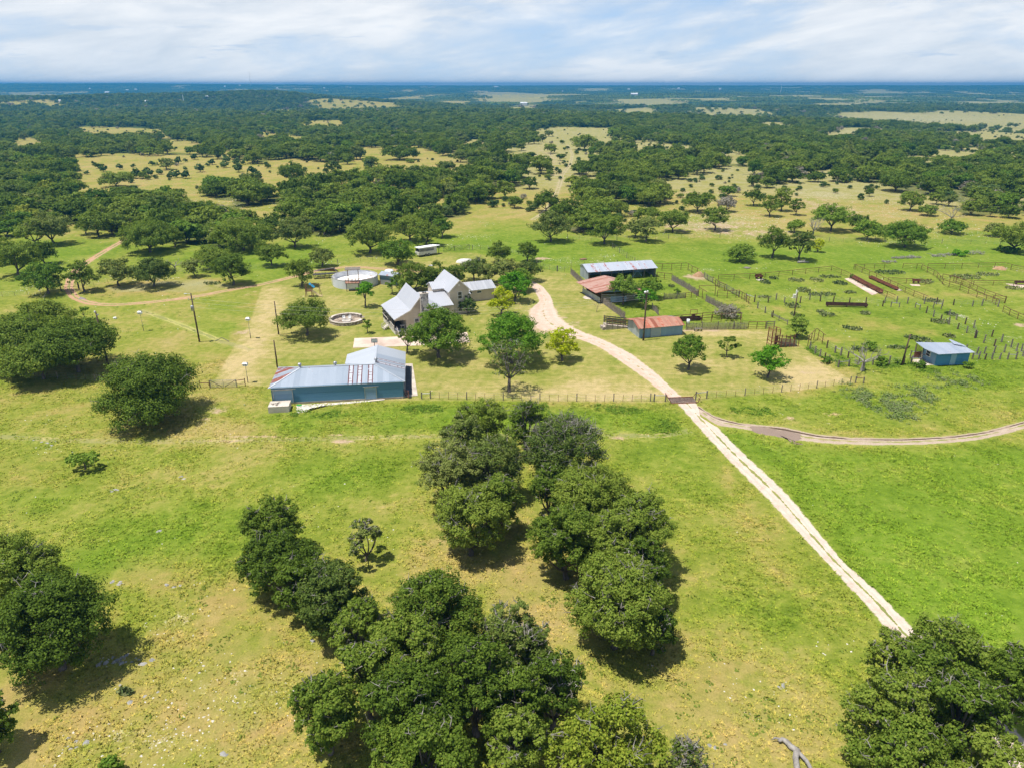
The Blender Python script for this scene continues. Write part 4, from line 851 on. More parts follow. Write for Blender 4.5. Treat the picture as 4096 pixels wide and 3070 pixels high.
OAKS = [(195, 1175, 1045, 175, 'green', 'oak nearest the gate on the red track, left of it'), (338, 1168, 1035, 125, 'oak', 'oak right of the gate on the red track'),
 (476, 1145, 1028, 152, 'oakgrey', 'oak with a crooked trunk above the red track bend'), (618, 1147, 1033, 186, 'oakgrey', 'broad oak casting shadow on the orange grass'),
 (780, 1108, 1030, 90, 'oakgrey', 'leaning two-trunk oak behind the orange grass'), (935, 1140, 1015, 175, 'oak', 'dark oak beside the red track behind the utility pole'),
 (860, 1075, 985, 170, 'oak', 'oak directly behind the dark oak by the red track'), (1208, 1147, 1028, 126, 'oak', 'rounded oak left of the round tank'),
 (1290, 1068, 985, 112, 'oakgrey', 'lighter oak behind the black ramp frames'), (1087, 1065, 975, 130, 'oak', 'oak above the left end of the lawn'),
 (1590, 1060, 948, 168, 'green', 'oak in front of the white stock trailer'), (1480, 1012, 875, 205, 'oak', 'large rounded oak behind the oak by the trailer'),
 (75, 1105, 955, 200, 'oak', 'oak at the left photo edge above the wire fence'), (-40, 1060, 930, 180, 'oak', 'oak cut by the left photo edge above the red track'), (180, 1060, 960, 130, 'oak', 'oak behind the gate of the red track'),
 (602, 1010, 885, 232, 'oak', 'very wide oak spreading beside the pale hill track'), (700, 990, 905, 84, 'oak', 'small oak right of the very wide oak'),
 (975, 1002, 878, 255, 'oak', 'broad oak left of centre at the wood edge'), (840, 965, 900, 160, 'oak', 'oak at the wood edge behind the small oak'), (1180, 990, 870, 150, 'oakgrey', 'grey oak at the wood edge above the lawn'),
 (450, 940, 850, 118, 'oak', 'oak with curved trunk left of the hill track'), (395, 948, 838, 130, 'oak', 'oak beside the curved-trunk oak'), (215, 980, 850, 165, 'oakgrey', 'grey oak left above the red track'), (145, 985, 860, 150, 'oak', 'oak by the leftmost clearing'),
 (345, 938, 850, 90, 'oak', 'slim oak in the row left of the hill track'), (225, 857, 790, 105, 'oak', 'oak standing in the small left clearing'),
 (1705, 985, 880, 130, 'oak', 'bright-edged oak at the right tip of the wood'), (1640, 965, 850, 150, 'oak', 'oak behind the right tip of the wood'), (1770, 950, 860, 96, 'green', 'green oak closing the right tip of the wood'),
 (2204, 967, 848, 164, 'oakgrey', 'solitary oak with forked trunk at the fence above the pens'), (2418, 977, 856, 162, 'oak', 'wide double-trunk oak on the far fence line'), (2582, 967, 866, 126, 'oakgrey', 'grey oak right of the double-trunk oak'),
 (2540, 950, 872, 90, 'oakgrey', 'oak squeezed behind the grey oak'), (2691, 929, 834, 130, 'oak', 'domed oak at the edge of the rocky slope'), (2590, 900, 828, 120, 'oak', 'oak behind the domed oak'), (2860, 922, 820, 118, 'oak', 'oak with shadow alone on the rocky slope'),
 (2790, 848, 760, 138, 'oak', 'wide oak in the middle of the rocky slope'), (2905, 848, 785, 88, 'greyed', 'pale leafless bush-like oak on the rocky slope'), (2910, 785, 742, 66, 'green', 'small round oak above the pale leafless one'),
 (3014, 823, 757, 90, 'oak', 'round oak on the upper rocky slope'), (3078, 866, 776, 92, 'oak', 'left oak of two close together on the rocky slope'), (3183, 861, 786, 66, 'oak', 'small oak right of the close two on the slope'), (3125, 845, 740, 90, 'oak', 'upper oak behind the close two'),
 (2278, 883, 790, 122, 'oak', 'oak left of the central trees by the hill track'), (2184, 850, 762, 128, 'oak', 'dense round oak beside the hill track foot'), (2058, 833, 782, 72, 'oak', 'small oak on the left side of the hill track'), (2598, 822, 752, 130, 'oak', 'oak at the right of the central wood edge'),
 (2432, 868, 790, 165, 'oak', 'wide oak at the lower edge of the central wood'), (2330, 815, 755, 100, 'oakyel', 'yellowish oak at the lower edge of the central wood'), (3322, 925, 800, 164, 'green', 'large oak with pale thick trunk above the pens'), (3430, 925, 860, 110, 'oak', 'oak just left of the bright lower-crowned oak'),
 (3468, 960, 878, 125, 'green', 'bright lower-crowned oak above the far pens'), (3617, 990, 884, 186, 'green', 'spreading oak with low forked trunk beyond the far pens'), (3803, 935, 880, 110, 'green', 'low dark round oak beyond the far pens'),
 (4050, 1010, 872, 170, 'oak', 'dark oak cut by the right photo edge beyond the pens'), (3976, 946, 890, 90, 'oakgrey', 'half-dead oak beside the dark oak at the right edge'), (3178, 930, 880, 80, 'green', 'small green oak left of the bare snag'),
 (3580, 766, 696, 158, 'oak', 'wide twin oak on the far right slope'), (3640, 843, 758, 110, 'oak', 'largest oak of the small group on the green right slope'), (3709, 863, 820, 86, 'oak', 'small flat oak on the green right slope'), (3743, 818, 775, 68, 'oak', 'small oak in the line on the right slope'),
 (3793, 826, 772, 64, 'oakgrey', 'greyish small oak in the line on the right slope'), (3924, 846, 797, 64, 'oak', 'tiny oak left on the far right slope'), (3998, 836, 774, 92, 'oak', 'rounder oak above the tiny ones on the far right slope'),
 (3961, 868, 822, 54, 'oak', 'smallest oak of the far right slope cluster'), (4033, 873, 820, 88, 'oak', 'flat-topped oak at the right edge of the slope'), (3768, 742, 684, 112, 'green', 'dark leafy oak among the right-hand trees'), (3466, 728, 666, 116, 'oak', 'oak in the row closing the upper slope'),
 (3349, 728, 675, 96, 'oak', 'forked oak in the row closing the upper slope'), (3260, 728, 690, 80, 'oak', 'leftmost oak in the row closing the upper slope'), (2204, 614, 577, 62, 'oak', 'solitary dome-shaped oak on the golden hill clearing'),
 (2241, 644, 612, 36, 'oak', 'tiny tree on the golden hill clearing'), (2194, 547, 520, 40, 'oakgrey', 'small tree at the top of the golden hill clearing'), (2338, 600, 543, 120, 'oak', 'oak at the right rim of the golden hill clearing'), (250, 720, 640, 130, 'oak', 'dense oak left in the upper meadow clearing'),
 (466, 748, 690, 136, 'oak', 'wide low oak at the front of the upper meadow clearing'), (668, 680, 632, 74, 'oakgrey', 'ragged oak in the middle of the upper meadow clearing'), (1175, 730, 650, 126, 'oak', 'dark oak at the right of the upper meadow clearing'),
 (1600, 640, 592, 150, 'oak', 'oak group on the golden clearing left of centre'), (1640, 652, 640, 44, 'oak', 'single low oak on the golden clearing')]
for i, (u, vb, vt, w, lf, lab) in enumerate(OAKS):
    mid(u, vb, vt, w, lab, lf, seed=200 + i, cb=.20, npad=int(min(28, 12 + w / 10)), size=None, group='scattered oaks around the ranch')
# ---- low junipers dotted over the upper meadow clearing
JP = make_tree('juniper', 3, 3, 2.4, 'juniper', 'bark', 5, 420, .42, 8, .02, nlimb=2, seg=2, sides=3)
JU = [(480, 680, 'leftmost'), (535, 672, 0), (580, 690, 0), (610, 665, 0), (640, 700, 0), (690, 705, 0), (715, 658, 0), (742, 682, 0), (742, 650, 0), (800, 690, 0), (745, 715, 0), (830, 668, 0), (780, 640, 0), (850, 660, 0), (900, 672, 0), (950, 662, 0), (955, 690, 0), (975, 660, 0), (350, 700, 0), (415, 688, 0), (545, 715, 0), (710, 712, 0), (905, 650, 0), (1010, 700, 0), (595, 705, 0)]
for i, (u, v, q) in enumerate(JU):
    s = rnd.uniform(.9, 2.1); p = GT(u, v)
    plant('juniper_bush', [(a, b) for a, b in JP], tuple(p), rnd.uniform(0, 6), (s, s, s * rnd.uniform(.8, 1.2)), 'low dark juniper dotting the upper meadow clearing, one of many alike', 'bush', 'junipers in the upper meadow clearing')
# ---- the woods: prototypes reused
PROT = []
for i, (lf, W, H, cbb) in enumerate([('oak', 10, 7.2, .24), ('oak', 9, 6.2, .2), ('oak', 11, 7, .28), ('green', 9, 6.6, .15), ('oakgrey', 9.5, 6.4, .3), ('oak', 12, 7.6, .25), ('oakyel', 8.5, 5.8, .2), ('juniper', 7, 5, .05), ('greyed', 8, 5, .2)]):
    PROT.append(make_tree('woods_oak%d' % i, W, W * .95, H, lf, 'bark', 900 + i, 3200 if lf != 'greyed' else 1100, .42, 20, cbb * .6, seg=3, sides=4, padr=.21))
PW = np.array([.24, .2, .17, .09, .1, .12, .03, .04, .02]); PW = np.cumsum(PW / PW.sum())
rs = np.random.RandomState(42)
def scatter(y0, y1, sp_, fill):
    gx, gy = np.meshgrid(np.arange(-.80 * y1, .80 * y1, sp_), np.arange(y0, y1, sp_)); x = gx.ravel() + rs.uniform(-.42, .42, gx.size) * sp_; y = gy.ravel() + rs.uniform(-.42, .42, gx.size) * sp_
    k = (np.abs(x) < .78 * y + 25); x = x[k]; y = y[k]; u, v = pxa(x, y)
    w = woods_mask(x, y); k = rs.rand(len(x)) < w * fill
    return x[k], y[k]
hand = np.array([(t_.location.x, t_.location.y) for t_ in TREES])
x1, y1 = scatter(190, 520, 7.7, .9)
keep = np.array([np.min(np.hypot(hand[:, 0] - a, hand[:, 1] - b)) > 6.0 for a, b in zip(x1, y1)]); x1, y1 = x1[keep], y1[keep]
d1 = np.hypot(x1, y1); order = np.argsort(d1); n_ind = max(0, 300 - len([t_ for t_ in TREES if 'oak' in t_.get('category', '')]))
zones = [('in the left woods', lambda u: u < 1000), ('in the woods above the house', lambda u: u < 2000), ('in the central woods', lambda u: u < 2700), ('in the right woods', lambda u: True)]
for k in order[:n_ind]:
    a, b = float(x1[k]), float(y1[k]); u, v = px(a, b); j = int(np.searchsorted(PW, rs.rand())); s = rs.uniform(.8, 1.25)
    z = [q for q, f_ in zones if f_(u)][0]
    kind = ['dark green oak', 'dark green oak', 'dark green oak', 'fresh green oak', 'greyish oak', 'dark green oak', 'yellowish oak', 'juniper', 'leafless grey oak'][j]
    band = 'towards the front' if b < np.sort(y1)[min(len(y1) - 1, n_ind // 2)] else 'deeper in'
    plant('live_oak' if kind != 'juniper' else 'juniper_tree', PROT[j], (a, b, zt(a, b)), rs.uniform(0, 6.28), (s * rs.uniform(.9, 1.15), s * rs.uniform(.9, 1.15), s * rs.uniform(.85, 1.15)), f'{kind} {z}, {band}, among many alike', 'oak tree' if kind != 'juniper' else 'juniper tree', f'{kind}s {z}, {band}')
rest = order[n_ind:]
def cloud(name, xs_, ys_, protos, weights, smin, smax, label, zoff=0.):
    """one stuff object: crowns scattered with geometry nodes"""
    col = bpy.data.collections.new(name + '_kinds')
    for i, me_ in enumerate(protos):
        o_ = bpy.data.objects.new('%s_%02d' % (name, i), me_); col.objects.link(o_)
    n = len(xs_); me = bpy.data.meshes.new(name); me.vertices.add(n)
    zz_ = terrain(xs_, ys_) + zoff; me.vertices.foreach_set('co', np.stack([xs_, ys_, zz_], 1).astype(np.float32).ravel())
    r_ = np.random.RandomState(len(xs_) + 3)
    ai = me.attributes.new('idx', 'INT', 'POINT'); ai.data.foreach_set('value', np.searchsorted(weights, r_.rand(n)).astype(np.int32))
    ar = me.attributes.new('rot', 'FLOAT', 'POINT'); ar.data.foreach_set('value', r_.uniform(0, 6.28, n).astype(np.float32))
    s_ = r_.uniform(smin, smax, n); sv = np.stack([s_ * r_.uniform(.85, 1.2, n), s_ * r_.uniform(.85, 1.2, n), s_ * r_.uniform(.8, 1.15, n)], 1)
    av = me.attributes.new('scl', 'FLOAT_VECTOR', 'POINT'); av.data.foreach_set('vector', sv.astype(np.float32).ravel())
    o = obj(name, me); ng = bpy.data.node_groups.new(name, 'GeometryNodeTree')
    ng.interface.new_socket('Geometry', in_out='INPUT', socket_type='NodeSocketGeometry'); ng.interface.new_socket('Geometry', in_out='OUTPUT', socket_type='NodeSocketGeometry')
    N_, Lk = ng.nodes, ng.links; gi = N_.new('NodeGroupInput'); go = N_.new('NodeGroupOutput'); ip = N_.new('GeometryNodeInstanceOnPoints'); ci = N_.new('GeometryNodeCollectionInfo')
    m2p = N_.new('GeometryNodeMeshToPoints'); Lk.new(gi.outputs[0], m2p.inputs[0])
    ci.inputs['Collection'].default_value = col; ci.inputs['Separate Children'].default_value = True; ci.inputs['Reset Children'].default_value = True
    Lk.new(m2p.outputs[0], ip.inputs['Points']); Lk.new(ci.outputs[0], ip.inputs['Instance']); ip.inputs['Pick Instance'].default_value = True
    def attr(nm, dt):
        a = N_.new('GeometryNodeInputNamedAttribute'); a.data_type = dt; a.inputs['Name'].default_value = nm; return a.outputs['Attribute']
    Lk.new(attr('idx', 'INT'), ip.inputs['Instance Index']); cxyz = N_.new('ShaderNodeCombineXYZ'); Lk.new(attr('rot', 'FLOAT'), cxyz.inputs[2]); Lk.new(cxyz.outputs[0], ip.inputs['Rotation']); Lk.new(attr('scl', 'FLOAT_VECTOR'), ip.inputs['Scale'])
    Lk.new(ip.outputs[0], go.inputs[0]); md = o.modifiers.new('scatter', 'NODES'); md.node_group = ng
    return tag(o, label, 'woods' if 'wood' in name else name.replace('_', ' '), kind='stuff')
def join_parts(parts, name):
    Vs, Fs, mi, off = [], [], [], 0; V = []; Fc = []
    for k, (pn, me_) in enumerate(parts[:2]):
        n = len(me_.vertices); co = np.empty(n * 3, np.float32); me_.vertices.foreach_get('co', co); V += co.reshape(-1, 3).tolist()
        for p in me_.polygons: Fc.append([i + off for i in p.vertices]); mi.append(k)
        off += n
    me2 = bpy.data.meshes.new(name); me2.from_pydata(V, [], Fc); me2.update()
    for _, m_ in parts[:2]: me2.materials.append(m_.materials[0])
    me2.polygons.foreach_set('material_index', mi); return me2
JPR = [join_parts(p, 'wood_kind%d' % i) for i, p in enumerate(PROT)]
x2, y2 = scatter(520, 1150, 8.4, .86)
cloud('distant_woods', np.r_[x1[rest], x2], np.r_[y1[rest], y2], JPR, PW, .8, 1.3, 'oak woods rolling over the plateau beyond the nearest trees')
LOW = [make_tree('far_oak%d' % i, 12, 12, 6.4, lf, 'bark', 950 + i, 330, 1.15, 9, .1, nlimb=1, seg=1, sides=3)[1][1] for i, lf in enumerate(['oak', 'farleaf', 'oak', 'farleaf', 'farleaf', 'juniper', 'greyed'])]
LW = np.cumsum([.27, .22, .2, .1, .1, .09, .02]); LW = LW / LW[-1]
n_ = 5200; sy_ = 215 + 1500 * rs.rand(n_) ** 1.3; sx_ = rs.uniform(-.78, .78, n_) * sy_; k_ = (rs.rand(n_) < sstep(.42, .6, fbm(sx_ / 40 + 60, sy_ / 60, 3)) + .12) & (woods_mask(sx_, sy_) < .5)
u_, v_ = pxa(sx_, sy_); k_ &= (v_ < np.interp(u_, _EU, _EV) - 10)
cloud('brush_woods', sx_[k_], sy_[k_], [JPR[7], JPR[7], JPR[1], JPR[8]], np.array([.4, .7, .92, 1.]), .16, .55, 'scattered scrub and young trees in the far clearings')
x3, y3 = scatter(1150, 2600, 11.5, .86)
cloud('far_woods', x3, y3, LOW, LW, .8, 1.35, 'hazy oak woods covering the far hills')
def clump_mesh(i, lf):
    r_ = np.random.RandomState(i); C, N = [], []
    for _ in range(26):
        c = r_.uniform(-42, 42, 2); q = r_.normal(size=(9, 3)); q /= np.linalg.norm(q, axis=1)[:, None]; q[:, 2] = abs(q[:, 2])
        C.append(np.array([c[0], c[1], 1.2]) + q * np.array([6, 6, 4.2])); N.append(q + [0, 0, .6])
    return leaf_mesh('canopy%d' % i, np.concatenate(C), np.concatenate(N), 4.2, r_, L[lf])
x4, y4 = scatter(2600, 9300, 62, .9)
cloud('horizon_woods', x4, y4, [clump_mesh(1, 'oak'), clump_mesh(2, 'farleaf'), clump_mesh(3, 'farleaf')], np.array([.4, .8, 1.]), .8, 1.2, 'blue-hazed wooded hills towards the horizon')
print('trees', len(TREES), 'woods', len(x2) + len(rest), len(x3), len(x4))
# ================================================================ buildings and yard things
class Frame:
    """local frame: origin p0, x axis towards p1"""
    def __init__(s, p0, p1): s.o = Vector((p0[0], p0[1], 0)); s.a = math.atan2(p1[1] - p0[1], p1[0] - p0[0]); s.L = math.hypot(p1[0] - p0[0], p1[1] - p0[1])
    def to(s, p): d = Vector((p[0], p[1], 0)) - s.o; c, n = math.cos(s.a), math.sin(s.a); return (d.x * c + d.y * n, -d.x * n + d.y * c)
def thing(name, loc, rz, label, cat, group=None): return empty(name, (loc[0], loc[1], loc[2] if len(loc) > 2 else 0), rz, label, cat, group)
def part(name, mb, mat, parent, label=None, smooth=False): return mb.build(name, M[mat] if isinstance(mat, str) else mat, parent, smooth, label)
def window(parent, x, y, z, w, h, ny=-1, mull=1, axis='x'):
    """window on a wall facing -y (axis x) or -x (axis y); frame with a glass pane child"""
    f = MB(); t = .07
    def B(cx, cz, dx, dz, th=.07, off=0.):
        if axis == 'x': f.box((x + cx, y + ny * (.03 + off), z + cz), (dx, th, dz))
        else: f.box((x + ny * (.03 + off), y + cx, z + cz), (th, dx, dz))
    B(0, h / 2, w + 2 * t, t); B(0, -h / 2, w + 2 * t, t); B(-w / 2, 0, t, h - t); B(w / 2, 0, t, h - t)
    if mull: B(0, 0, w - t, .05)
    fr = part('window', f, 'white', parent); g = MB()
    if axis == 'x': g.box((x, y + ny * .012, z), (w - .06, .02, h - .06))
    else: g.box((x + ny * .012, y, z), (.02, w - .06, h - .06))
    part('pane', g, 'glass', fr); return fr
# ---------------------------------------------------------------- long blue barn
BA = math.atan2(2.62, 20.45); BO = (-36.8, 98.6)
RZ, EZ = 4.25, 2.8
def roofm(name, axis, **k): return mk_metal(name, (.31, .36, .42), (.40, .45, .51), .16, axis, **k)
mr_front = roofm('barn_roof_front', 0, rust=.27, bands=[(0, 12.15, .32, 1, .0, 4.4), (0, 13.5, .32, 1, 0, 4.4), (0, 15.15, .32, 1, 0, 4.4)])
mr_left = roofm('barn_roof_left', 1, rust=.62)
mr_right = mk_metal('barn_roof_right', (.31, .36, .42), (.37, .42, .48), .16, 1, rust=0, bands=[(1, 5.6, .35, 0, 15.9, 20.4), (1, 7.1, .22, 0, 16.2, 20.4)], patch=(1, 9.3, (.46, .49, .53)))
mr_new = mk_metal('barn_roof_new', (.46, .49, .53), (.51, .54, .58), .16, 1)
mw_barn = mk_metal('barn_wall', (.060, .175, .285), (.085, .215, .335), .15, 2, rust=.0, metal=.15, rough=.55)
mw_door = mk_metal('barn_door_metal', (.16, .27, .40), (.24, .36, .50), .12, 2, rust=.12, metal=.3, rough=.45)
barn = thing('metal_barn', BO, BA, 'long blue corrugated barn with pale rust-streaked metal roof in an L shape', 'barn')
w = MB(); o = .38
wl, wr, wf, wb = o, 20.45 - o, .13, 8.7 - o
def wall_box(mb, x0, y0, x1, y1, z0, z1, t=.12):
    L_ = math.hypot(x1 - x0, y1 - y0); mb.box(((x0 + x1) / 2, (y0 + y1) / 2, (z0 + z1) / 2), (L_, t, z1 - z0), math.atan2(y1 - y0, x1 - x0))
wall_box(w, wl, wf, wr, wf, .3, EZ + .06); wall_box(w, wl, wf + .06, wl, wb - .06, .3, EZ + .06); wall_box(w, wr, wf + .06, wr, 13.0 - .06, .3, EZ + .06)
wall_box(w, wl, wb, 10.6 + o - .06, wb, .3, EZ + .06); wall_box(w, 10.6 + o, wb, 10.6 + o, 13.0 - .06, .3, EZ + .06); wall_box(w, 10.6 + o, 13.0, wr, 13.0, .3, EZ + .06)
w.add([(10.6 + o, 12.94, EZ + .06), (wr, 12.94, EZ + .06), (15.6, 12.94, RZ - .04), (10.6 + o, 13.06, EZ + .06), (wr, 13.06, EZ + .06), (15.6, 13.06, RZ - .04)], [(0, 1, 2), (5, 4, 3), (0, 2, 5, 3), (2, 1, 4, 5)])
part('wall', w, mw_barn, barn)
f = MB()
for a, b in (((wl, wf), (wr, wf)), ((wl, wf), (wl, wb)), ((wr, wf), (wr, 13))): wall_box(f, a[0], a[1], b[0], b[1], -.1, .3, .2)
part('foundation', f, 'pit_concrete', barn)
def roofpart(pts, mat, name='roof', par=barn, t=.05, label=None): return part(name, MB().slab(pts, t), mat, par, label)
rl, rr = (4.3, 4.35, RZ), (15.75, 4.3, RZ)
roofpart([(0, 0, EZ), (20.45, 0, EZ), rr, rl], mr_front); roofpart([(0, 8.7, EZ), (0, 0, EZ), rl], mr_left, label='rust-streaked hip end of the roof')
roofpart([(20.45, 0, EZ), (20.45, 13.35, EZ), (15.75, 13.35, RZ), rr], mr_right)
roofpart([rl, rr, (10.8, 8.7, EZ), (0, 8.7, EZ)], mr_front)
roofpart([rr, (15.75, 13.35, RZ), (10.6, 13.35, EZ), (10.6, 8.9, EZ)], mr_new, label='newer white roof sheet')
cap = MB()
for a, b in ((rl, rr), (rr, (15.75, 13.36, RZ)), (rr, (20.45, 0, EZ)), (rl, (0, 0, EZ)), (rl, (0, 8.7, EZ))): cap.bar(Vector(a) + Vector((0, 0, .03)), Vector(b) + Vector((0, 0, .03)), .22, .04)
part('ridge_cap', cap, mr_new, barn)
for (x, y, z) in ((4.2, 4.5, RZ), (9.6, 4.7, RZ - .08), (15.9, 5.4, RZ)):
    v = part('roof_vent', MB().lathe([(.14, -.1), (.14, .3), (.26, .32), (.30, .5), (.22, .66), (.0, .72)], 12, (x, y, z)), 'steel', barn, smooth=True)
def slide_door(x0, x1, z0, z1, par, mat=mw_door, y=wf - .1, name='sliding_door'):
    d = part(name, MB().box(((x0 + x1) / 2, y, (z0 + z1) / 2), (x1 - x0, .07, z1 - z0)), mat, par)
    fr = MB(); fr.box(((x0 + x1) / 2, y - .045, z1 - .05), (x1 - x0, .03, .1)); fr.box((x0 + .05, y - .045, (z0 + z1) / 2 - .05), (.1, .03, z1 - z0 - .1)); fr.box((x1 - .05, y - .045, (z0 + z1) / 2 - .05), (.1, .03, z1 - z0 - .1))
    part('door_frame', fr, 'steel', d); return d
slide_door(.55, 3.5, .28, 2.45, barn); slide_door(14.2, 16.05, .22, 2.2, barn)
part('door_track', MB().box((2.2, wf - .16, 2.52), (3.6, .06, .08)).box((15.2, wf - .16, 2.27), (2.4, .06, .08)), 'steel', barn)
dk = thing('loading_dock', (-36.5, 97.6), BA, 'old stained concrete dock block with sticks on top at the barn left corner', 'loading dock')
part('block', MB().box((1.55, -.75, .45), (3.0, 2.15, 1.1)), 'concrete', dk)
st_ = thing('dead_branch', (-36.0, 96.4, 1.0), BA, 'twisted dry branches lying on top of the concrete dock', 'branch')
sb = MB(); q = random.Random(3)
for i in range(7):
    a = Vector((q.uniform(.2, 1.2), q.uniform(-.4, .6), .08)); b = a + Vector((q.uniform(-.9, .9), q.uniform(-.5, .5), q.uniform(0, .25))); sb.tube([a, (a + b) / 2 + Vector((q.uniform(-.2, .2), q.uniform(-.2, .2), .1)), b], [.05, .04, .02], 5)
part('branch', sb, 'wood_grey', st_)
def slab_thing(name, pts, z, mat, label, cat, t=.15):
    w_ = [G(*p) for p in pts]; c = (sum(p[0] for p in w_) / len(w_), sum(p[1] for p in w_) / len(w_)); a = 0
    mb = MB().slab([(p[0] - c[0], p[1] - c[1], z) for p in w_], t); o_ = mb.build(name, M[mat]); o_.location = (c[0], c[1], 0); return tag(o_, label, cat)
slab_thing('concrete_step', [(1481, 1606), (1537, 1600), (1545, 1590), (1486, 1592)], .1, 'concrete', 'small concrete step slab below the barn side door', 'slab')
slab_thing('concrete_apron', [(1617, 1588), (1671, 1582), (1650, 1455), (1612, 1455)], .06, 'concrete', 'long pale concrete apron along the right end of the barn', 'slab')
slab_thing('barn_shadow_strip', [(1622, 1576), (1650, 1578), (1641, 1466), (1624, 1462)], .075, 'darkpad', 'dark strip painting the barn shadow onto the apron', 'pad')  # cast shadow of the barn end, laid on the apron as a dark sheet
slab_thing('basketball_court', [(1412, 1392), (1418, 1354), (1700, 1344), (1868, 1330), (1880, 1370), (1650, 1384)], .05, 'concrete_pink', 'pinkish stained concrete court behind the barn', 'court')
blob('gravel_patch', [(1228, 1645), (1184, 1652), (1188, 1618), (1300, 1612), (1420, 1604), (1482, 1598), (1484, 1604), (1380, 1614), (1290, 1622), (1240, 1632)], M['stone_w'], .02, .08)
gm = MB().box((0, 0, .05), (.75, .45, .06)); gm_ = gm.build('green_mat', M['green_mat']); gm_.location = (*G(1197, 1620), 0); tag(gm_, 'small bright green mat on the gravel by the barn', 'mat')
hp = thing('basketball_hoop', G(1502, 1437), .1, 'basketball hoop at the court edge seen just above the barn ridge', 'basketball hoop')
part('post', MB().tube([(0, 0, 0), (0, 0, 2.6), (0, .5, 3.0)], .06, 8), 'dark_steel', hp); bb = part('backboard', MB().box((0, .55, 3.3), (1.1, .05, .7)), 'white', hp)
rim_ = MB(); rim_.tube([(math.cos(a) * .23, .83 + math.sin(a) * .23, 3.0) for a in [i * math.pi / 6 for i in range(13)]], .018, 5); part('rim', rim_, 'rust', bb)
part('backboard_border', MB().box((0, .52, 3.66), (1.1, .02, .05)).box((0, .52, 2.95), (1.1, .02, .05)).box((-.53, .52, 3.3), (.05, .02, .6)).box((.53, .52, 3.3), (.05, .02, .6)).box((0, .52, 3.2), (.6, .02, .05)), 'dark_steel', bb)
# ---------------------------------------------------------------- farmhouse
HA = math.atan2(.39, .92)
house = thing('farmhouse', (-22.7, 131.0), HA, 'tan stucco farmhouse with pale metal gables and a rubble stone chimney', 'house')
# local: x along the front (r), y backwards (d).  main gable
Wd, Ln = 11.1, 11.0; E1, B1, Rg = 3.2, 4.75, 7.35; xb, xr = 3.35, 5.55
def hs(pts, mat='house_roof_y', t=.14, name='roof'): return part(name, MB().slab(pts, t), mat, house)
hs([(0, 0, E1), (xb, 0, B1), (xb, Ln, B1), (0, Ln, E1)]); hs([(xb, 0, B1), (xr, 0, Rg), (xr, Ln, Rg), (xb, Ln, B1)])
hs([(xr, 0, Rg), (Wd - xb, 0, B1), (Wd - xb, Ln, B1), (xr, Ln, Rg)]); hs([(Wd - xb, 0, B1), (Wd, 0, E1 + .02), (Wd, Ln, E1 + .02), (Wd - xb, Ln, B1)])
w = MB(); wy = .55; xw = 2.55
def wallpoly(mb, pts, nrm, t=.16):
    n = len(pts); a = [Vector(p) for p in pts]; b = [p - Vector(nrm) * t for p in a]
    mb.add(a + b, [tuple(range(n)), tuple(range(2 * n - 1, n - 1, -1))] + [(i, i + n, (i + 1) % n + n, (i + 1) % n) for i in range(n)])
zr = lambda x: (E1 + (B1 - E1) * x / xb if x < xb else B1 + (Rg - B1) * (x - xb) / (xr - xb)) if x <= xr else zr(Wd - x)
FP = [(xw, wy, 0), (Wd - 1.0, wy, 0), (Wd - 1.0, wy, zr(Wd - 1.0) - .16), (Wd - xb, wy, B1 - .16), (xr, wy, Rg - .18), (xb, wy, B1 - .16), (.25, wy, zr(.25) - .16), (.25, wy, 2.75), (xw, wy, 2.75)]
wallpoly(w, FP, (0, -1, 0)); wallpoly(w, [(x, Ln - .4, z) for x, y, z in FP], (0, 1, 0))
wall_box(w, xw, wy + .1, xw, Ln - .5, .0, zr(xw) - .2, .16); wall_box(w, Wd - 1.0, wy + .1, Wd - 1.0, Ln - .5, 0, zr(Wd - 1.0) - .2, .16)
part('wall', w, 'stucco', house)
tr = MB()
for a, b in (((0, -.02, E1 - .07), (xb, -.02, B1 - .07)), ((xb, -.02, B1 - .07), (xr, -.02, Rg - .07)), ((xr, -.02, Rg - .07), (Wd - xb, -.02, B1 - .07)), ((Wd - xb, -.02, B1 - .07), (Wd, -.02, E1 - .07))): tr.bar(a, b, .05, .2)
part('fascia', tr, 'trim', house)
window(house, 4.6, wy, 2.05, .85, 1.45); window(house, 8.6, wy, 2.05, .85, 1.45)
ch = MB().box((6.15, -.02, 3.9), (1.45, .85, 7.8)); chm = part('chimney', ch, 'chimney', house)
part('chimney_cap', MB().box((6.15, -.02, 7.86), (1.65, 1.05, .12)), 'concrete', chm); part('flue', MB().box((6.0, -.02, 8.02), (.34, .4, .2)).box((6.45, -.02, 8.0), (.3, .36, .16)), 'dark_steel', chm)
part('chimney_side', MB().box((5.36, .1, 3.6), (.12, .8, 7.0)), 'trim', chm)
pf = MB().box((1.3, 5.4, .4), (2.3, 9.8, .8)); pch = part('porch', pf, 'trim', house)
part('porch_floor', MB().box((1.3, 5.4, .805), (2.26, 9.76, .03)), 'floor', pch)
sc_m = MB().box((.16, 6.2, 1.95), (.04, 8.0, 2.2)); part('porch_screen', sc_m, 'screen', house)
ps = MB()
for y in (.62, 2.2, 3.8, 5.4, 7.0, 8.6, 10.2): ps.box((.14, y, 1.95), (.12, .12, 2.4))
part('porch_posts', ps, 'dark_steel', house)
pr = MB(); pr.bar((.06, .7, 1.75), (.06, 4.2, 1.75), .06); pr.bar((.06, .7, 1.2), (.06, 4.2, 1.2), .05); pr.bar((.06, 5.6, 1.75), (.06, 10.2, 1.75), .06)
for i in range(30): pr.box((.06, .7 + i * .12, 1.3), (.03, .03, .85))
part('porch_railing', pr, 'trim', house)
stp = MB()
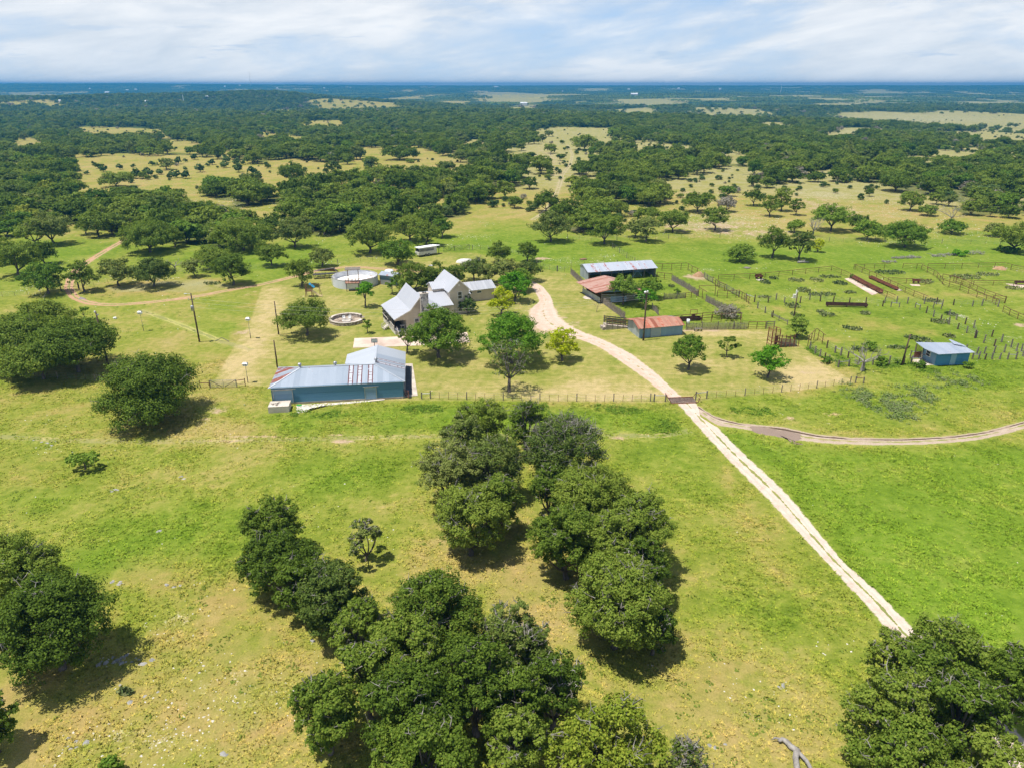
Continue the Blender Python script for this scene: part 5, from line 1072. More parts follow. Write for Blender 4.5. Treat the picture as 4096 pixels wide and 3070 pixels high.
for i in range(4): stp.box((1.35 + .0, .3 - i * .28, .7 - i * .19), (1.5, .28, .12)); stp.box((-.25 - i * .28, 4.9, .7 - i * .19), (.28, 1.3, .12))
part('porch_steps', stp, 'trim', house)
srl = MB()
for y in (4.2, 5.6):
    srl.bar((.0, y, 1.65), (-1.3, y, .85), .06); srl.bar((0, y, 1.0), (-1.3, y, .2), .05)
    for i in range(10): srl.box((-i * .13, y, 1.28 - i * .08), (.03, .03, .75))
    srl.box((-1.3, y, .42), (.09, .09, .95))
srl.bar((.5, .5, 1.65), (.5, -.8, .9), .06); srl.box((.5, -.8, .45), (.09, .09, .95)); part('stair_railing', srl, 'trim', house)
part('porch_table', MB().box((1.9, 1.2, 1.55), (1.0, .6, .06)).box((1.6, 1.2, 1.15), (.06, .06, .75)).box((2.2, 1.2, 1.15), (.06, .06, .75)), 'trim', house)
# two-storey block, ridge parallel; origin of its eave in house coords
c, n = math.cos(HA), math.sin(HA)
def H2(x, y): d = Vector((x + 22.7, y - 131.0)); return (d.x * c + d.y * n, -d.x * n + d.y * c)
bx, by = H2(-13.2, 143.8); W2, L2, E2, R2 = 4.95, 10.4, 5.05, 7.45
m2 = bx + W2 / 2
hs([(bx, by, E2), (m2, by, R2), (m2, by + L2, R2), (bx, by + L2, E2)]); hs([(m2, by, R2), (bx + W2, by, E2), (bx + W2, by + L2, E2), (m2, by + L2, R2)])
w = MB(); a0, a1, b0, b1 = bx + .35, bx + W2 - .35, by + .4, by + L2 - .4; k = (R2 - E2) / (W2 / 2) * .35
wallpoly(w, [(a0, b0, 0), (a1, b0, 0), (a1, b0, E2 + k - .16), (m2, b0, R2 - .17), (a0, b0, E2 + k - .16)], (0, -1, 0)); wallpoly(w, [(a1, b1, 0), (a0, b1, 0), (a0, b1, E2 + k - .16), (m2, b1, R2 - .17), (a1, b1, E2 + k - .16)], (0, 1, 0))
wall_box(w, a0 + .08, b0 + .16, a0 + .08, b1 - .16, 0, E2 + k - .2, .16); wall_box(w, a1 - .08, b0 + .16, a1 - .08, b1 - .16, 0, E2 + k - .2, .16)
part('wall', w, 'stucco', house, 'two-storey gable wall')
tr = MB(); tr.bar((bx, by - .02, E2 - .08), (m2, by - .02, R2 - .08), .05, .22); tr.bar((m2, by - .02, R2 - .08), (bx + W2, by - .02, E2 - .08), .05, .22); part('fascia', tr, 'trim', house)
window(house, m2 + .1, b0, 4.1, .9, 1.5); window(house, m2 + .1, b0, 1.35, .9, 1.4); window(house, a0, b0 + 1.9, 4.3, .5, .8, axis='y')
part('gable_vent', MB().box((m2, b0 - .03, 6.35), (.42, .05, .5)), 'trim', house)
# dormer block on the left of the tower
d0, d1, dx = by + 3.4, by + 8.0, bx - 2.5
hs([(dx, d0, 5.15), (bx + 1.2, d0, 5.15), (bx + 1.2, by + 5.7, 6.2), (dx, by + 5.7, 6.2)], 'house_roof'); hs([(dx, by + 5.7, 6.2), (bx + 1.2, by + 5.7, 6.2), (bx + 1.2, d1, 5.15), (dx, d1, 5.15)], 'house_roof')
w = MB(); wallpoly(w, [(dx + .3, d1 - .3, 2.6), (dx + .3, d0 + .3, 2.6), (dx + .3, d0 + .3, 5.1), (dx + .3, by + 5.7, 6.05), (dx + .3, d1 - .3, 5.1)], (-1, 0, 0)); wall_box(w, dx + .46, d0 + .38, a0, d0 + .38, 2.6, 5.12, .16); part('dormer_wall', w, 'stucco', house)
# low link roof between the gables
l0, l1, lm, lx = by - 2.3, by + 8.4, by + 4.1, 7.0
hs([(Wd - 3.4, l0, 3.05), (bx + .33, l0, 3.05), (bx + .33, lm, 4.62), (lx, lm, 4.62), (lx, by - 1.2, 3.34)], 'house_roof'); hs([(lx, lm, 4.62), (bx + .33, lm, 4.62), (bx + .33, l1, 3.5), (lx, l1, 3.5)], 'house_roof')
w = MB(); wall_box(w, Wd - 2.0, l0 + .5, a0, l0 + .5, 0, 2.95, .16); part('wall', w, 'stucco', house, 'low link wall')
# right wing
wx0, wx1 = bx + W2 - .3, H2(-3.55, 156.5)[0]; wy0 = H2(-3.55, 156.5)[1]; wym = wy0 + 2.75; wy1 = wym + 2.75
hs([(wx0 + .3, wy0, 2.65), (wx1, wy0, 2.65), (wx1 - .1, wym, 3.95), (wx0, wym, 3.95)], 'wing_roof', .1); hs([(wx0, wym, 3.95), (wx1 - .1, wym, 3.95), (wx1, wy1, 2.65), (wx0, wy1, 2.65)], 'wing_roof', .1)
hs([(wx0 + .31, wy0 - 1.5, 2.35), (wx0 + 2.6, wy0 - 1.5, 2.35), (wx0 + 2.6, wy0 + .02, 2.62), (wx0 + .31, wy0 + .02, 2.62)], 'wing_roof', .09)
w = MB(); wall_box(w, wx0 + .4, wy0 + .45, wx1 - .4, wy0 + .45, 0, 2.72, .16); wallpoly(w, [(wx1 - .4, wy0 + .53, 0), (wx1 - .4, wy1 - .4, 0), (wx1 - .4, wy1 - .4, 2.7), (wx1 - .4, wym, 3.8), (wx1 - .4, wy0 + .53, 2.7)], (1, 0, 0)); part('wall', w, 'stucco', house, 'wing wall')
for x in (wx0 + 3.0, wx0 + 5.2): window(house, x, wy0 + .37, 2.05, 1.1, .5, mull=0)
part('awning_post', MB().box((wx0 + 2.5, wy0 - 1.4, 1.15), (.1, .1, 2.3)), 'trim', house)
part('side_hood', MB().slab([(a1, b0 + .6, 2.9), (a1 + 1.0, b0 + .6, 2.4), (a1 + 1.0, b0 + 2.0, 2.4), (a1, b0 + 2.0, 2.9)], .06), 'trim', house)
pp = MB(); 
for y in (2.5, 6.0): pp.box((Wd - .25, y, 1.5), (.12, .12, 3.0))
part('porch_posts', pp, 'dark_steel', house, 'right-hand porch posts'); part('porch_shade', MB().box((Wd - .3, 4.2, 1.5), (.05, 6.4, 2.9)), 'screen', house)
# ---------------------------------------------------------------- round tank with deck
TKY = (G(1400, 1153)[1] + G(1400, 1086, 2.1)[1]) / 2
tk = thing('round_tank', (-38.3, TKY), 0, 'big round white-walled water tank with its pale floor showing', 'water tank'); tr_, th = 5.4, 2.1
part('tank_wall', MB().lathe([(tr_, 0), (tr_, th), (tr_ - .18, th), (tr_ - .18, .9)], 64), 'tank', tk, smooth=False)
part('tank_rim', MB().lathe([(tr_ + .03, th - .02), (tr_ + .03, th + .05), (tr_ - .22, th + .05), (tr_ - .22, th - .02)], 64), 'tank_rim', tk)
part('tank_floor', MB().lathe([(tr_ - .18, .9), (0.01, .92)], 64), 'tank_floor', tk)
part('tank_ladder', MB().bar((-5.45, -.9, 0), (-5.45, -.9, 2.2), .05).bar((-5.45, -1.3, 0), (-5.45, -1.3, 2.2), .05).bar((-5.45, -1.3, .6), (-5.45, -.9, .6), .04).bar((-5.45, -1.3, 1.1), (-5.45, -.9, 1.1), .04).bar((-5.45, -1.3, 1.6), (-5.45, -.9, 1.6), .04), 'white', tk)
dkx, dky = G(1412, 1165); dck = thing('viewing_deck', (dkx, dky), .12, 'raised redwood deck with brown shade canopy leaning on the tank front', 'deck')
part('deck_floor', MB().box((0, .9, 1.95), (3.3, 2.2, .14)), 'wood_red', dck)
for x in (-1.4, 1.4):
    for y in (0., 1.7): part('leg', MB().box((x, y, .95), (.16, .16, 1.9)), 'wood_grey', dck)
rl_ = MB()
for z in (2.4, 2.7, 3.0): rl_.box((0, -.15, z), (3.3, .05, .1))
for x in (-1.6, -.8, 0, .8, 1.6): rl_.box((x, -.15, 2.5), (.1, .1, 1.1))
for z in (2.5, 3.0): rl_.bar((1.65, -.1, z), (4.6, 2.6, z), .09)
part('railing', rl_, 'wood_red', dck)
for x in (-1.0, 1.45): part('canopy_post', MB().box((x, 1.2, 3.6), (.15, .15, 3.3)), 'wood_brown', dck)
part('canopy', MB().slab([(-1.55, .4, 5.05), (2.0, .4, 5.05), (2.0, 1.8, 5.3), (-1.55, 1.8, 5.3)], .1), 'wood_grey', dck)
part('deck_skirt', MB().box((0, -.02, 1.2), (2.5, .05, 1.2)), 'offwhite', dck)
rp = thing('ramp_frame', G(1300, 1112), .12, 'black steel deck frames with sloping boards beside the round tank', 'ramp')
part('platform', MB().slab([(-2.8, -1.2, 1.1), (4.6, -.6, 1.3), (4.6, .6, 1.3), (-2.8, .4, 1.1)], .12), 'dark_steel', rp); part('upper_platform', MB().slab([(-2.6, .9, 1.6), (2.2, 1.6, 2.1), (3.2, 2.6, 1.0), (-2.6, 2.2, 1.5)], .1), 'wood_brown', rp)
for x, y in ((-2.5, -1.0), (0, -.8), (1.2, -.8), (3.8, -.5), (-2.4, 1.0), (0., 1.3), (2.2, 1.6)): part('leg', MB().box((x, y, .55), (.12, .12, 1.15)), 'dark_steel', rp)
part('brace', MB().bar((-1.0, -.95, 1.0), (0, -.85, .1), .1).bar((2.2, 1.6, 2.0), (3.3, 1.3, .6), .09).bar((-2.6, .9, 1.6), (2.2, 1.6, 2.1), .12), 'steel', rp)
# pump shed beside the tank
shA = Frame(G(1522, 1138), G(1583, 1145)); mws = mk_metal('shed_wall_metal', (.10, .17, .23), (.17, .25, .32), .12, 2, metal=.2, rough=.5, patch=None)
sh = thing('pump_shed', shA.o, shA.a, 'little blue-grey metal shed touching the right side of the round tank', 'shed'); Ws, Ds = shA.L, 2.6
w = MB(); wall_box(w, 0, 0, Ws, 0, 1.25, 2.45, .08); part('wall', w, mws, sh); w = MB(); wall_box(w, 0, -.005, Ws, -.005, 0, 1.25, .08); part('lower_wall', w, 'steel', sh)
w = MB(); wall_box(w, Ws, .05, Ws, Ds, 0, 2.45, .08); wall_box(w, 0, .05, 0, Ds, 0, 2.45, .08); wall_box(w, .05, Ds, Ws - .05, Ds, 0, 2.45, .08); wallpoly(w, [(Ws + .04, 0, 2.45), (Ws + .04, Ds, 2.45), (Ws + .04, Ds / 2, 2.95)], (1, 0, 0), .07); part('side_wall', w, mws, sh)
rsh = mk_metal('shed_roof_metal', (.33, .38, .44), (.44, .46, .5), .14, 0, rust=.38)
part('roof', MB().slab([(-.25, -.3, 2.4), (Ws + .25, -.3, 2.4), (Ws + .25, Ds / 2, 3.02), (-.25, Ds / 2, 3.02)], .05).slab([(-.25, Ds / 2, 3.02), (Ws + .25, Ds / 2, 3.02), (Ws + .25, Ds + .3, 2.4), (-.25, Ds + .3, 2.4)], .05), rsh, sh)
for x in (.04, Ws - .04): part('corner_post', MB().box((x, -.06, 1.2), (.12, .06, 2.4)), 'wood_brown', sh)
bt = thing('poly_tank', G(1558, 1112), 0, 'low round blue-white tank lid peeking over the pump shed', 'tank'); part('body', MB().lathe([(1.1, 0), (1.1, 1.7), (1.02, 1.85)], 28), 'steel', bt); part('lid', MB().lathe([(1.14, 1.85), (.9, 2.05), (.2, 2.2), (0.01, 2.2)], 28), 'tank', bt, smooth=True)
# ---------------------------------------------------------------- play set
ps_ = thing('play_set', G(1240, 1186), .08, 'wooden play tower with cream slide and blue canvas top on the lawn', 'playground')
for x, y in ((-.7, -.6), (.55, -.6), (-.7, .6), (.55, .6)): part('leg', MB().bar((x * 1.15, y * 1.1, 0), (x, y, 2.9), .11), 'wood_brown', ps_)
part('platform', MB().box((-.08, 0, 1.35), (1.4, 1.3, .1)), 'wood_brown', ps_)
rr_ = MB()
for i in range(9): rr_.box((-.7 + i * .157, -.64, 1.78), (.09, .04, .75)); rr_.box((-.78, -.6 + i * .15, 1.78), (.04, .09, .75))
part('railing', rr_, 'wood_brown', ps_); part('canopy', MB().slab([(.1, -.7, 3.1), (1.25, -.7, 2.15), (1.25, .7, 2.15), (.1, .7, 3.1)], .04), 'awning', ps_); part('swing_beam', MB().bar((.5, 0, 2.9), (2.0, 1.0, 2.5), .1).bar((2.0, 1.0, 2.5), (2.6, .6, 0), .08).bar((2.0, 1.0, 2.5), (1.9, 1.9, 0), .08), 'wood_brown', ps_)
sl = MB(); sp_pts = [(.65, -.3, 1.4), (1.0, -.3, 1.2), (1.8, -.35, .55), (2.4, -.38, .22), (2.9, -.4, .16)]
for i in range(4):
    a, b = Vector(sp_pts[i]), Vector(sp_pts[i + 1]); sl.bar(a, b, .05, .5); sl.bar(a + Vector((0, -.25, .07)), b + Vector((0, -.25, .07)), .18, .05); sl.bar(a + Vector((0, .25, .07)), b + Vector((0, .25, .07)), .18, .05)
part('slide', sl, 'slide', ps_)
# ---------------------------------------------------------------- fire pit
fc = G(1388, 1284); fp_ = thing('fire_pit_ring', fc, 0, 'round fieldstone seating wall with a gap, paved in flagstone', 'stone ring'); fr_ = 3.1
part('seat_wall', MB().lathe([(fr_ + .45, 0), (fr_ + .45, .62), (fr_, .62), (fr_, .02)], 40, a0=R(40), a1=R(345)), 'pitstone', fp_); part('wall_stub', MB().lathe([(fr_ + .45, 0), (fr_ + .45, .62), (fr_, .62), (fr_, .02)], 6, a0=R(2), a1=R(24)), 'pitstone', fp_)
part('wall_cap', MB().lathe([(fr_ + .5, .62), (fr_ + .5, .7), (fr_ - .04, .7), (fr_ - .04, .62)], 40, a0=R(40), a1=R(345)), 'concrete', fp_); part('paving', MB().lathe([(fr_, .03), (.01, .035)], 40), 'flag', fp_)
def pchair(x, y, rz, label):
    c_ = thing('garden_chair', (fc[0] + x, fc[1] + y, .035), rz, label, 'chair', 'white plastic chairs at the fire pit')
    part('seat', MB().box((0, 0, .42), (.55, .5, .05)), 'plastic_w', c_)
    bk = MB(); bk.lathe([(.30, .42), (.33, .95), (.29, .97), (.26, .42)], 10, a0=R(20), a1=R(160)); part('backrest', bk, 'plastic_w', c_)
    for sx in (-.27, .27):
        part('armrest', MB().box((sx, 0, .66), (.07, .5, .04)).box((sx, -.22, .54), (.05, .05, .24)), 'plastic_w', c_)
        for sy in (-.22, .22): part('leg', MB().bar((sx * 1.1, sy * 1.1, 0), (sx, sy, .42), .05), 'plastic_w', c_)
pchair(-.75, .55, R(25), 'left one of the two white plastic chairs inside the stone ring'); pchair(.45, .75, R(-15), 'right one of the two white plastic chairs inside the stone ring')
fb = thing('fire_bowl', (fc[0] + .05, fc[1] - .55, .035), 0, 'round white-rimmed fire bowl in the middle of the stone ring', 'fire pit'); part('ring', MB().lathe([(.85, 0), (.88, .3), (.68, .3), (.66, .05)], 24), 'offwhite', fb); part('ashes', MB().lathe([(.67, .14), (.01, .16)], 24), 'concrete', fb)
# ---------------------------------------------------------------- poles
def pole(u, v, vt, label, r=.14, lean=0, name='utility_pole', mat='pole_wood', parts=()):
    x, y = G(u, v); h = hgt(v, vt); t_ = thing(name, (x, y), 0, label, 'pole'); part('shaft', MB().tube([(0, 0, -.2), (lean * .5, 0, h * .5), (lean, 0, h)], [r * 1.15, r, r * .8], 10), mat, t_, smooth=True); return t_, h
p1, h1 = pole(432, 1457, 1245, 'tall dark wooden pole with small white fittings between oak grove and round oak')
part('insulator', MB().lathe([(.12, 0), (.14, .25), (.02, .3)], 10, (-.15, 0, h1 - .25)), 'white', p1); part('camera_box', MB().box((.28, -.1, h1 - .6), (.3, .2, .18)), 'steel', p1)
p2, h2 = pole(798, 1368, 1174, 'utility pole carrying a grey transformer can in the upper left pasture')
tc_ = part('transformer', MB().lathe([(.02, -.0), (.26, 0), (.27, .9), (.2, 1.0), (.02, 1.02)], 14, (-.05, -.36, h2 - 3.2)), 'steel', p2, smooth=True)
part('crossarm', MB().bar((-.6, 0, h2 - 1.3), (.5, 0, h2 - 1.1), .1), 'wood_grey', p2); part('lamp_arm', MB().bar((0, 0, h2 - .1), (-.9, -.1, h2 + .0), .05).box((-.95, -.1, h2 - .02), (.5, .18, .1)), 'white', p2); part('insulator', MB().lathe([(.06, 0), (.08, .2)], 8, (.5, 0, h2 - 1.0)).lathe([(.06, 0), (.08, .2)], 8, (-.6, 0, h2 - 1.2)), 'white', p2)
p3, h3 = pole(1115, 1338, 1206, 'bare dark pole standing on the lawn left of the umbrella oak', .12)
p4, h4 = pole(1110, 1470, 1361, 'bare pole rising behind the left end of the barn roof', .12)
p5, h5 = pole(2573, 1362, 1165, 'tall utility pole with white lamp in front of the rusty-roofed shed', .15)
part('lamp', MB().lathe([(.05, 0), (.22, -.18), (.2, -.3), (.02, -.34)], 12, (-.35, -.25, h5 + .1)).bar((0, 0, h5 - .1), (-.35, -.25, h5 + .1), .06).box((.1, -.1, h5 - .05), (.25, .25, .3)), 'white', p5); part('crossarm', MB().bar((-.5, .15, h5 - .5), (.5, .15, h5 - .5), .09), 'wood_grey', p5); part('meter_box', MB().box((-.1, -.2, 1.7), (.28, .18, .5)), 'green_steel', p5)
p6, h6 = pole(3170, 1300, 1166, 'utility pole rising behind the bushy tree at the loading chute', .12); part('insulator', MB().lathe([(.1, 0), (.12, .3)], 8, (0, 0, h6 - .2)), 'white', p6)
p7, h7 = pole(3606, 1460, 1337, 'leaning weathered pole left of the small blue shed', .13, lean=.35)
def birdhouse(u, v, vt, label, w=.7):
    x, y = G(u, v); h = hgt(v, vt); t_ = thing('birdhouse', (x, y), 0, label, 'birdhouse'); part('pole', MB().tube([(0, 0, -.1), (0, 0, h - .45)], .035, 6), 'steel', t_); part('sleeve', MB().tube([(0, 0, 0), (0, 0, 1.1)], .06, 6), 'dark_steel', t_)
    b_ = part('box', MB().box((0, 0, h - .25), (w, w * .8, .4)), 'white', t_); part('roof', MB().slab([(-w * .6, -w * .5, h - .04), (w * .6, -w * .5, h - .04), (w * .35, 0, h + .14), (-w * .35, 0, h + .14)], .03).slab([(-w * .35, 0, h + .14), (w * .35, 0, h + .14), (w * .6, w * .5, h - .04), (-w * .6, w * .5, h - .04)], .03), 'white', b_)
    part('entrance', MB().box((-.18, -w * .4 - .005, h - .25), (.1, .02, .1)).box((.12, -w * .4 - .005, h - .25), (.1, .02, .1)), 'screen', b_)
birdhouse(575, 1324, 1247, 'leftmost white birdhouse on a thin pole in the pasture'); birdhouse(1003, 1354, 1272, 'white birdhouse on a thin pole at the lawn corner'); birdhouse(992, 1530, 1452, 'white birdhouse on a thin pole beside the metal gate')
def wire(a, b, sag, label, r=.009):
    a, b = Vector(a), Vector(b); pts = [a.lerp(b, t) - Vector((0, 0, sag * 4 * t * (1 - t))) for t in [i / 14 for i in range(15)]]; o_ = MB().tube(pts, r, 4, caps=False).build('power_line', M['wire']); tag(o_, label, 'power line', 'power lines over the lawn')
P2, P5 = p2.location, p5.location
for k_, (dx, dz, lab) in enumerate(((.5, -1.0, 'uppermost thin power line from the transformer pole across the lawn'), (0, -1.7, 'middle thin power line from the transformer pole across the lawn'), (0, -2.6, 'lowest thin power line from the transformer pole across the lawn'))):
    wire((P2.x + dx, P2.y, h2 + dz), (P5.x, P5.y, h5 - .5 - k_ * .4), 2.6, lab)
# ---------------------------------------------------------------- sheds and barn of the pens
mw_pen = mk_metal('pen_shed_wall', (.15, .25, .40), (.22, .34, .50), .16, 0, rust=.2, metal=.25, rough=.5, panel=.8); mw_peny = mk_metal('pen_shed_wall_side', (.32, .37, .43), (.45, .49, .54), .16, 1, rust=.15, metal=.25, panel=.8)
mr_rust = mk_metal('rust_roof_sheets', (.24, .065, .030), (.50, .30, .21), .2, 0, rust=.50, rustc=(.24, .060, .026), metal=.1, rough=.7, panel=.75)
mr_rust2 = mk_metal('striped_rust_roof', (.27, .085, .045), (.48, .34, .28), .2, 1, rust=.45, rustc=(.19, .045, .025), metal=.1, rough=.7, panel=.62)
mr_pale = mk_metal('pale_streaked_roof', (.44, .47, .53), (.54, .57, .62), .2, 0, rust=.42, rustc=(.24, .05, .03), panel=.8)
FR_ = Frame(G(2556, 1353), G(2728, 1338)); sA = thing('tool_shed', FR_.o, FR_.a, 'low blue-grey metal shed with a rusty red gable roof by the drive', 'shed'); Wt = FR_.L; Dt = 5.6; ez, rz_ = 2.15, 2.95
w = MB(); wall_box(w, 0, 0, Wt, 0, 0, ez, .08); wall_box(w, 0, Dt, Wt, Dt, 0, ez, .08); part('wall', w, mw_pen, sA)
w = MB(); wallpoly(w, [(0, Dt, 0), (0, 0, 0), (0, 0, ez), (0, Dt * .42, rz_ - .1), (0, Dt, ez)], (-1, 0, 0), .07); wallpoly(w, [(Wt, 0, 0), (Wt, Dt, 0), (Wt, Dt, ez), (Wt, Dt * .42, rz_ - .1), (Wt, 0, ez)], (1, 0, 0), .07); part('end_wall', w, mw_peny, sA)
part('roof', MB().slab([(-.45, -.45, ez - .1), (Wt + .2, -.45, ez - .1), (Wt + .2, Dt * .42, rz_), (-.45, Dt * .42, rz_)], .05).slab([(-.6, Dt * .42, rz_ + .01), (Wt - .6, Dt * .42, rz_ + .01), (Wt - .6, Dt + .6, ez - .1), (-.6, Dt + .6, ez - .1)], .05), mr_rust, sA)
d_ = part('sliding_door', MB().box((Wt * .37, -.1, 1.08), (2.1, .06, 2.1)), mk_metal('slat_door_metal', (.22, .28, .36), (.36, .42, .5), .3, 2, metal=.3, panel=3), sA)
part('door_edge', MB().box((Wt * .37 - 1.0, -.15, 1.08), (.08, .04, 2.2)).box((Wt * .37 + 1.0, -.15, 1.08), (.08, .04, 2.2)), 'steel', d_)
FR2 = Frame(G(2352, 1126), G(2622, 1108)); sB = thing('open_cattle_shed', FR2.o, FR2.a, 'long open-fronted shed with pale red-streaked metal roof', 'shed'); Wl = FR2.L; Dl = 6.0
part('roof', MB().slab([(-.3, -.4, 2.35), (Wl + .3, -.4, 2.35), (Wl + .3, Dl * .6, 3.5), (-.3, Dl * .6, 3.5)], .05).slab([(-.3, Dl * .6, 3.51), (Wl + .3, Dl * .6, 3.51), (Wl + .3, Dl + .3, 2.9), (-.3, Dl + .3, 2.9)], .05), mr_pale, sB)
w = MB(); wallpoly(w, [(0, Dl, 0), (0, 0, 0), (0, 0, 2.3), (0, Dl * .6, 3.4), (0, Dl, 2.8)], (-1, 0, 0), .07); wallpoly(w, [(Wl, 0, 0), (Wl, Dl, 0), (Wl, Dl, 2.8), (Wl, Dl * .6, 3.4), (Wl, 0, 2.3)], (1, 0, 0), .07); part('end_wall', w, mw_peny, sB); w = MB(); wall_box(w, .1, Dl, Wl - .1, Dl, 0, 2.8, .08); part('back_wall', w, mw_pen, sB)
for i in range(7): part('post', MB().box((.3 + i * (Wl - .6) / 6, 0, 1.15), (.14, .14, 2.3)), 'wood_grey', sB)
gt = MB(); 
for z in (.5, .85, 1.2, 1.55, 1.9): gt.box((Wl * .72, -.12, z), (2.6, .04, .06))
gt.bar((Wl * .72 - 1.3, -.12, .4), (Wl * .72, -.12, 1.95), .07).bar((Wl * .72, -.12, 1.95), (Wl * .72 + 1.3, -.12, .4), .07); part('gate', gt, mw_door, sB)
FR3 = Frame(G(2405, 1213), G(2556, 1208)); sC = thing('rusty_roof_barn', FR3.o, FR3.a, 'open pole barn with broad rust-striped gable roof and slat rails', 'barn'); Wr, Dr = FR3.L + .6, 9.5
# ridge runs left-right of the gable facing the camera
xo = -.9
part('roof', MB().slab([(xo - .6, -.6, 2.5), (Wr * .5, -.9, 3.9), (Wr * .5 - 1.8, Dr, 3.9), (xo - 3.0, Dr, 2.5)], .06), mr_rust2, sC); part('roof', MB().slab([(Wr * .5, -.9, 3.9), (Wr + .8, -.6, 2.5), (Wr - 1.0, Dr, 2.5), (Wr * .5 - 1.8, Dr, 3.9)], .06), mr_rust2, sC)
w = MB(); wallpoly(w, [(xo + .8, -.1, 2.5), (Wr, -.1, 2.5), (Wr * .5, -.1, 3.7)], (0, -1, 0), .06); part('gable_panel', w, mw_pen, sC)
sm = MB()
for z in (.5, .85, 1.2, 1.55, 1.9): sm.box((Wr / 2, 0, z), (Wr, .05, .14))
part('slat_rails', sm, 'steel', sC); part('front_panel', MB().box((Wr * .42, -.06, .8), (3.6, .05, 1.3)), mw_pen, sC)
for x, y in ((0, 0), (Wr * .33, 0), (Wr * .66, 0), (Wr, 0), (-.6, Dr * .5), (Wr - .6, Dr * .5), (-2.2, Dr - .3), (Wr - 1.6, Dr - .3)): part('post', MB().box((x, y + .1, 1.25), (.16, .16, 2.5)), 'wood_grey', sC)
part('side_panel', MB().bar((-.3, .3, .6), (-2.4, Dr - .4, .6), .05, 1.2), mw_peny, sC); part('dark_back', MB().box((Wr * .4 - 1, Dr - .6, 1.2), (Wr - .8, .06, 2.3)), 'wood_brown', sC)
slab_thing('concrete_pad', [(2330, 1190), (2345, 1183), (2375, 1183), (2380, 1192), (2365, 1198), (2340, 1197)], .04, 'concrete', 'small oval concrete pad outside the rusty-roofed barn', 'pad')
# loading ramp
lr = thing('loading_ramp', G(2424, 1320), math.atan2(G(2515, 1313)[1] - G(2424, 1320)[1], G(2515, 1313)[0] - G(2424, 1320)[0]), 'concrete ramp with dark wooden rails beside the rusty-roofed shed', 'loading ramp')
part('ramp', MB().add([(0, 0, 0), (5, 0, 0), (0, 0, 1.05), (0, 1.8, 0), (5, 1.8, 0), (0, 1.8, 1.05), (5, 0, .15), (5, 1.8, .15)], [(0, 1, 6, 2), (3, 5, 7, 4), (0, 2, 5, 3), (2, 6, 7, 5), (1, 4, 7, 6)]), 'pit_concrete', lr); part('stone_footing', MB().box((-.35, .8, .3), (.7, 1.6, .6)), 'pitstone', lr)
for sy in (.1, 1.7):
    for i in range(5): part('post', MB().box((.15 + i * 1.15, sy - .08, 1.45 - i * .17), (.12, .1, 2.2)), 'wood_grey', lr)
    for j in range(4): part('rail', MB().bar((0, sy, 1.35 + j * .34), (4.9, sy, .5 + j * .34), .05, .2), 'green_steel' if j % 2 else 'wood_brown', lr)
# blue shed at the far right
FR4 = Frame(G(3738, 1462), G(3868, 1457)); sD = thing('milking_shed', FR4.o, FR4.a, 'small bright blue shed with pale metal roof and open porch', 'shed'); Wb = FR4.L; Db = 3.8
mwb = mk_metal('blue_shed_wall', (.05, .21, .37), (.07, .25, .42), .3, 2, metal=.05, rough=.6, panel=9)
w = MB(); wall_box(w, 0, 0, Wb, 0, 0, 2.3, .1); wall_box(w, 0, Db, Wb, Db, 0, 2.6, .1); wall_box(w, Wb, .05, Wb, Db - .05, 0, 2.45, .1); part('wall', w, mwb, sD)
mwc = mk_metal('blue_block_wall', (.17, .30, .42), (.23, .37, .50), .3, 2, metal=.05, rough=.6, panel=9); w = MB(); wall_box(w, 0, .05, 0, Db - .05, 0, 2.45, .1); part('side_wall', w, mwc, sD)
window(sD, -.05, Db * .55, 1.45, 1.1, .95, ny=-1, axis='y')
part('door', MB().box((Wb * .52, -.07, 1.0), (1.0, .06, 2.0)), mk_metal('pale_door', (.22, .38, .50), (.26, .42, .55), 9, 0, metal=0), sD)
mrb = mk_metal('blue_shed_roof', (.36, .41, .48), (.44, .48, .54), .16, 0, rust=.30)
part('roof', MB().slab([(-.3, -.75, 2.35), (Wb + .45, -.6, 2.4), (Wb - .1, Db * .75, 2.95), (-1.5, Db + .2, 2.95), (-1.7, Db * .3, 2.75)], .05), mrb, sD); part('roof_flap', MB().slab([(Wb - 1.6, Db * .6, 3.0), (Wb - .1, Db * .3, 3.0), (Wb - 1.0, Db + .3, 3.2), (Wb - 1.3, Db + .3, 3.2)], .04), mrb, sD)
part('porch_post', MB().box((-1.35, Db * .5, 1.35), (.14, .14, 2.7)).box((-1.35, Db, 1.35), (.14, .14, 2.7)), 'wood_grey', sD); 
rg = MB(); rg.box((-.8, Db - .1, .6), (1.3, .06, 1.2)).bar((-1.3, Db * .55, 1.2), (-.1, Db * .6, 1.2), .06); part('porch_gate', rg, 'rust', sD)
gr = MB()
for i in range(8): gr.box((-1.4 + i * .17, Db + .1, 1.7), (.04, .04, 1.4))
part('porch_bars', gr, 'rust', sD); part('porch_pad', MB().box((-1.3, Db * .42, .04), (2.4, 3.0, .08)), 'concrete', sD)
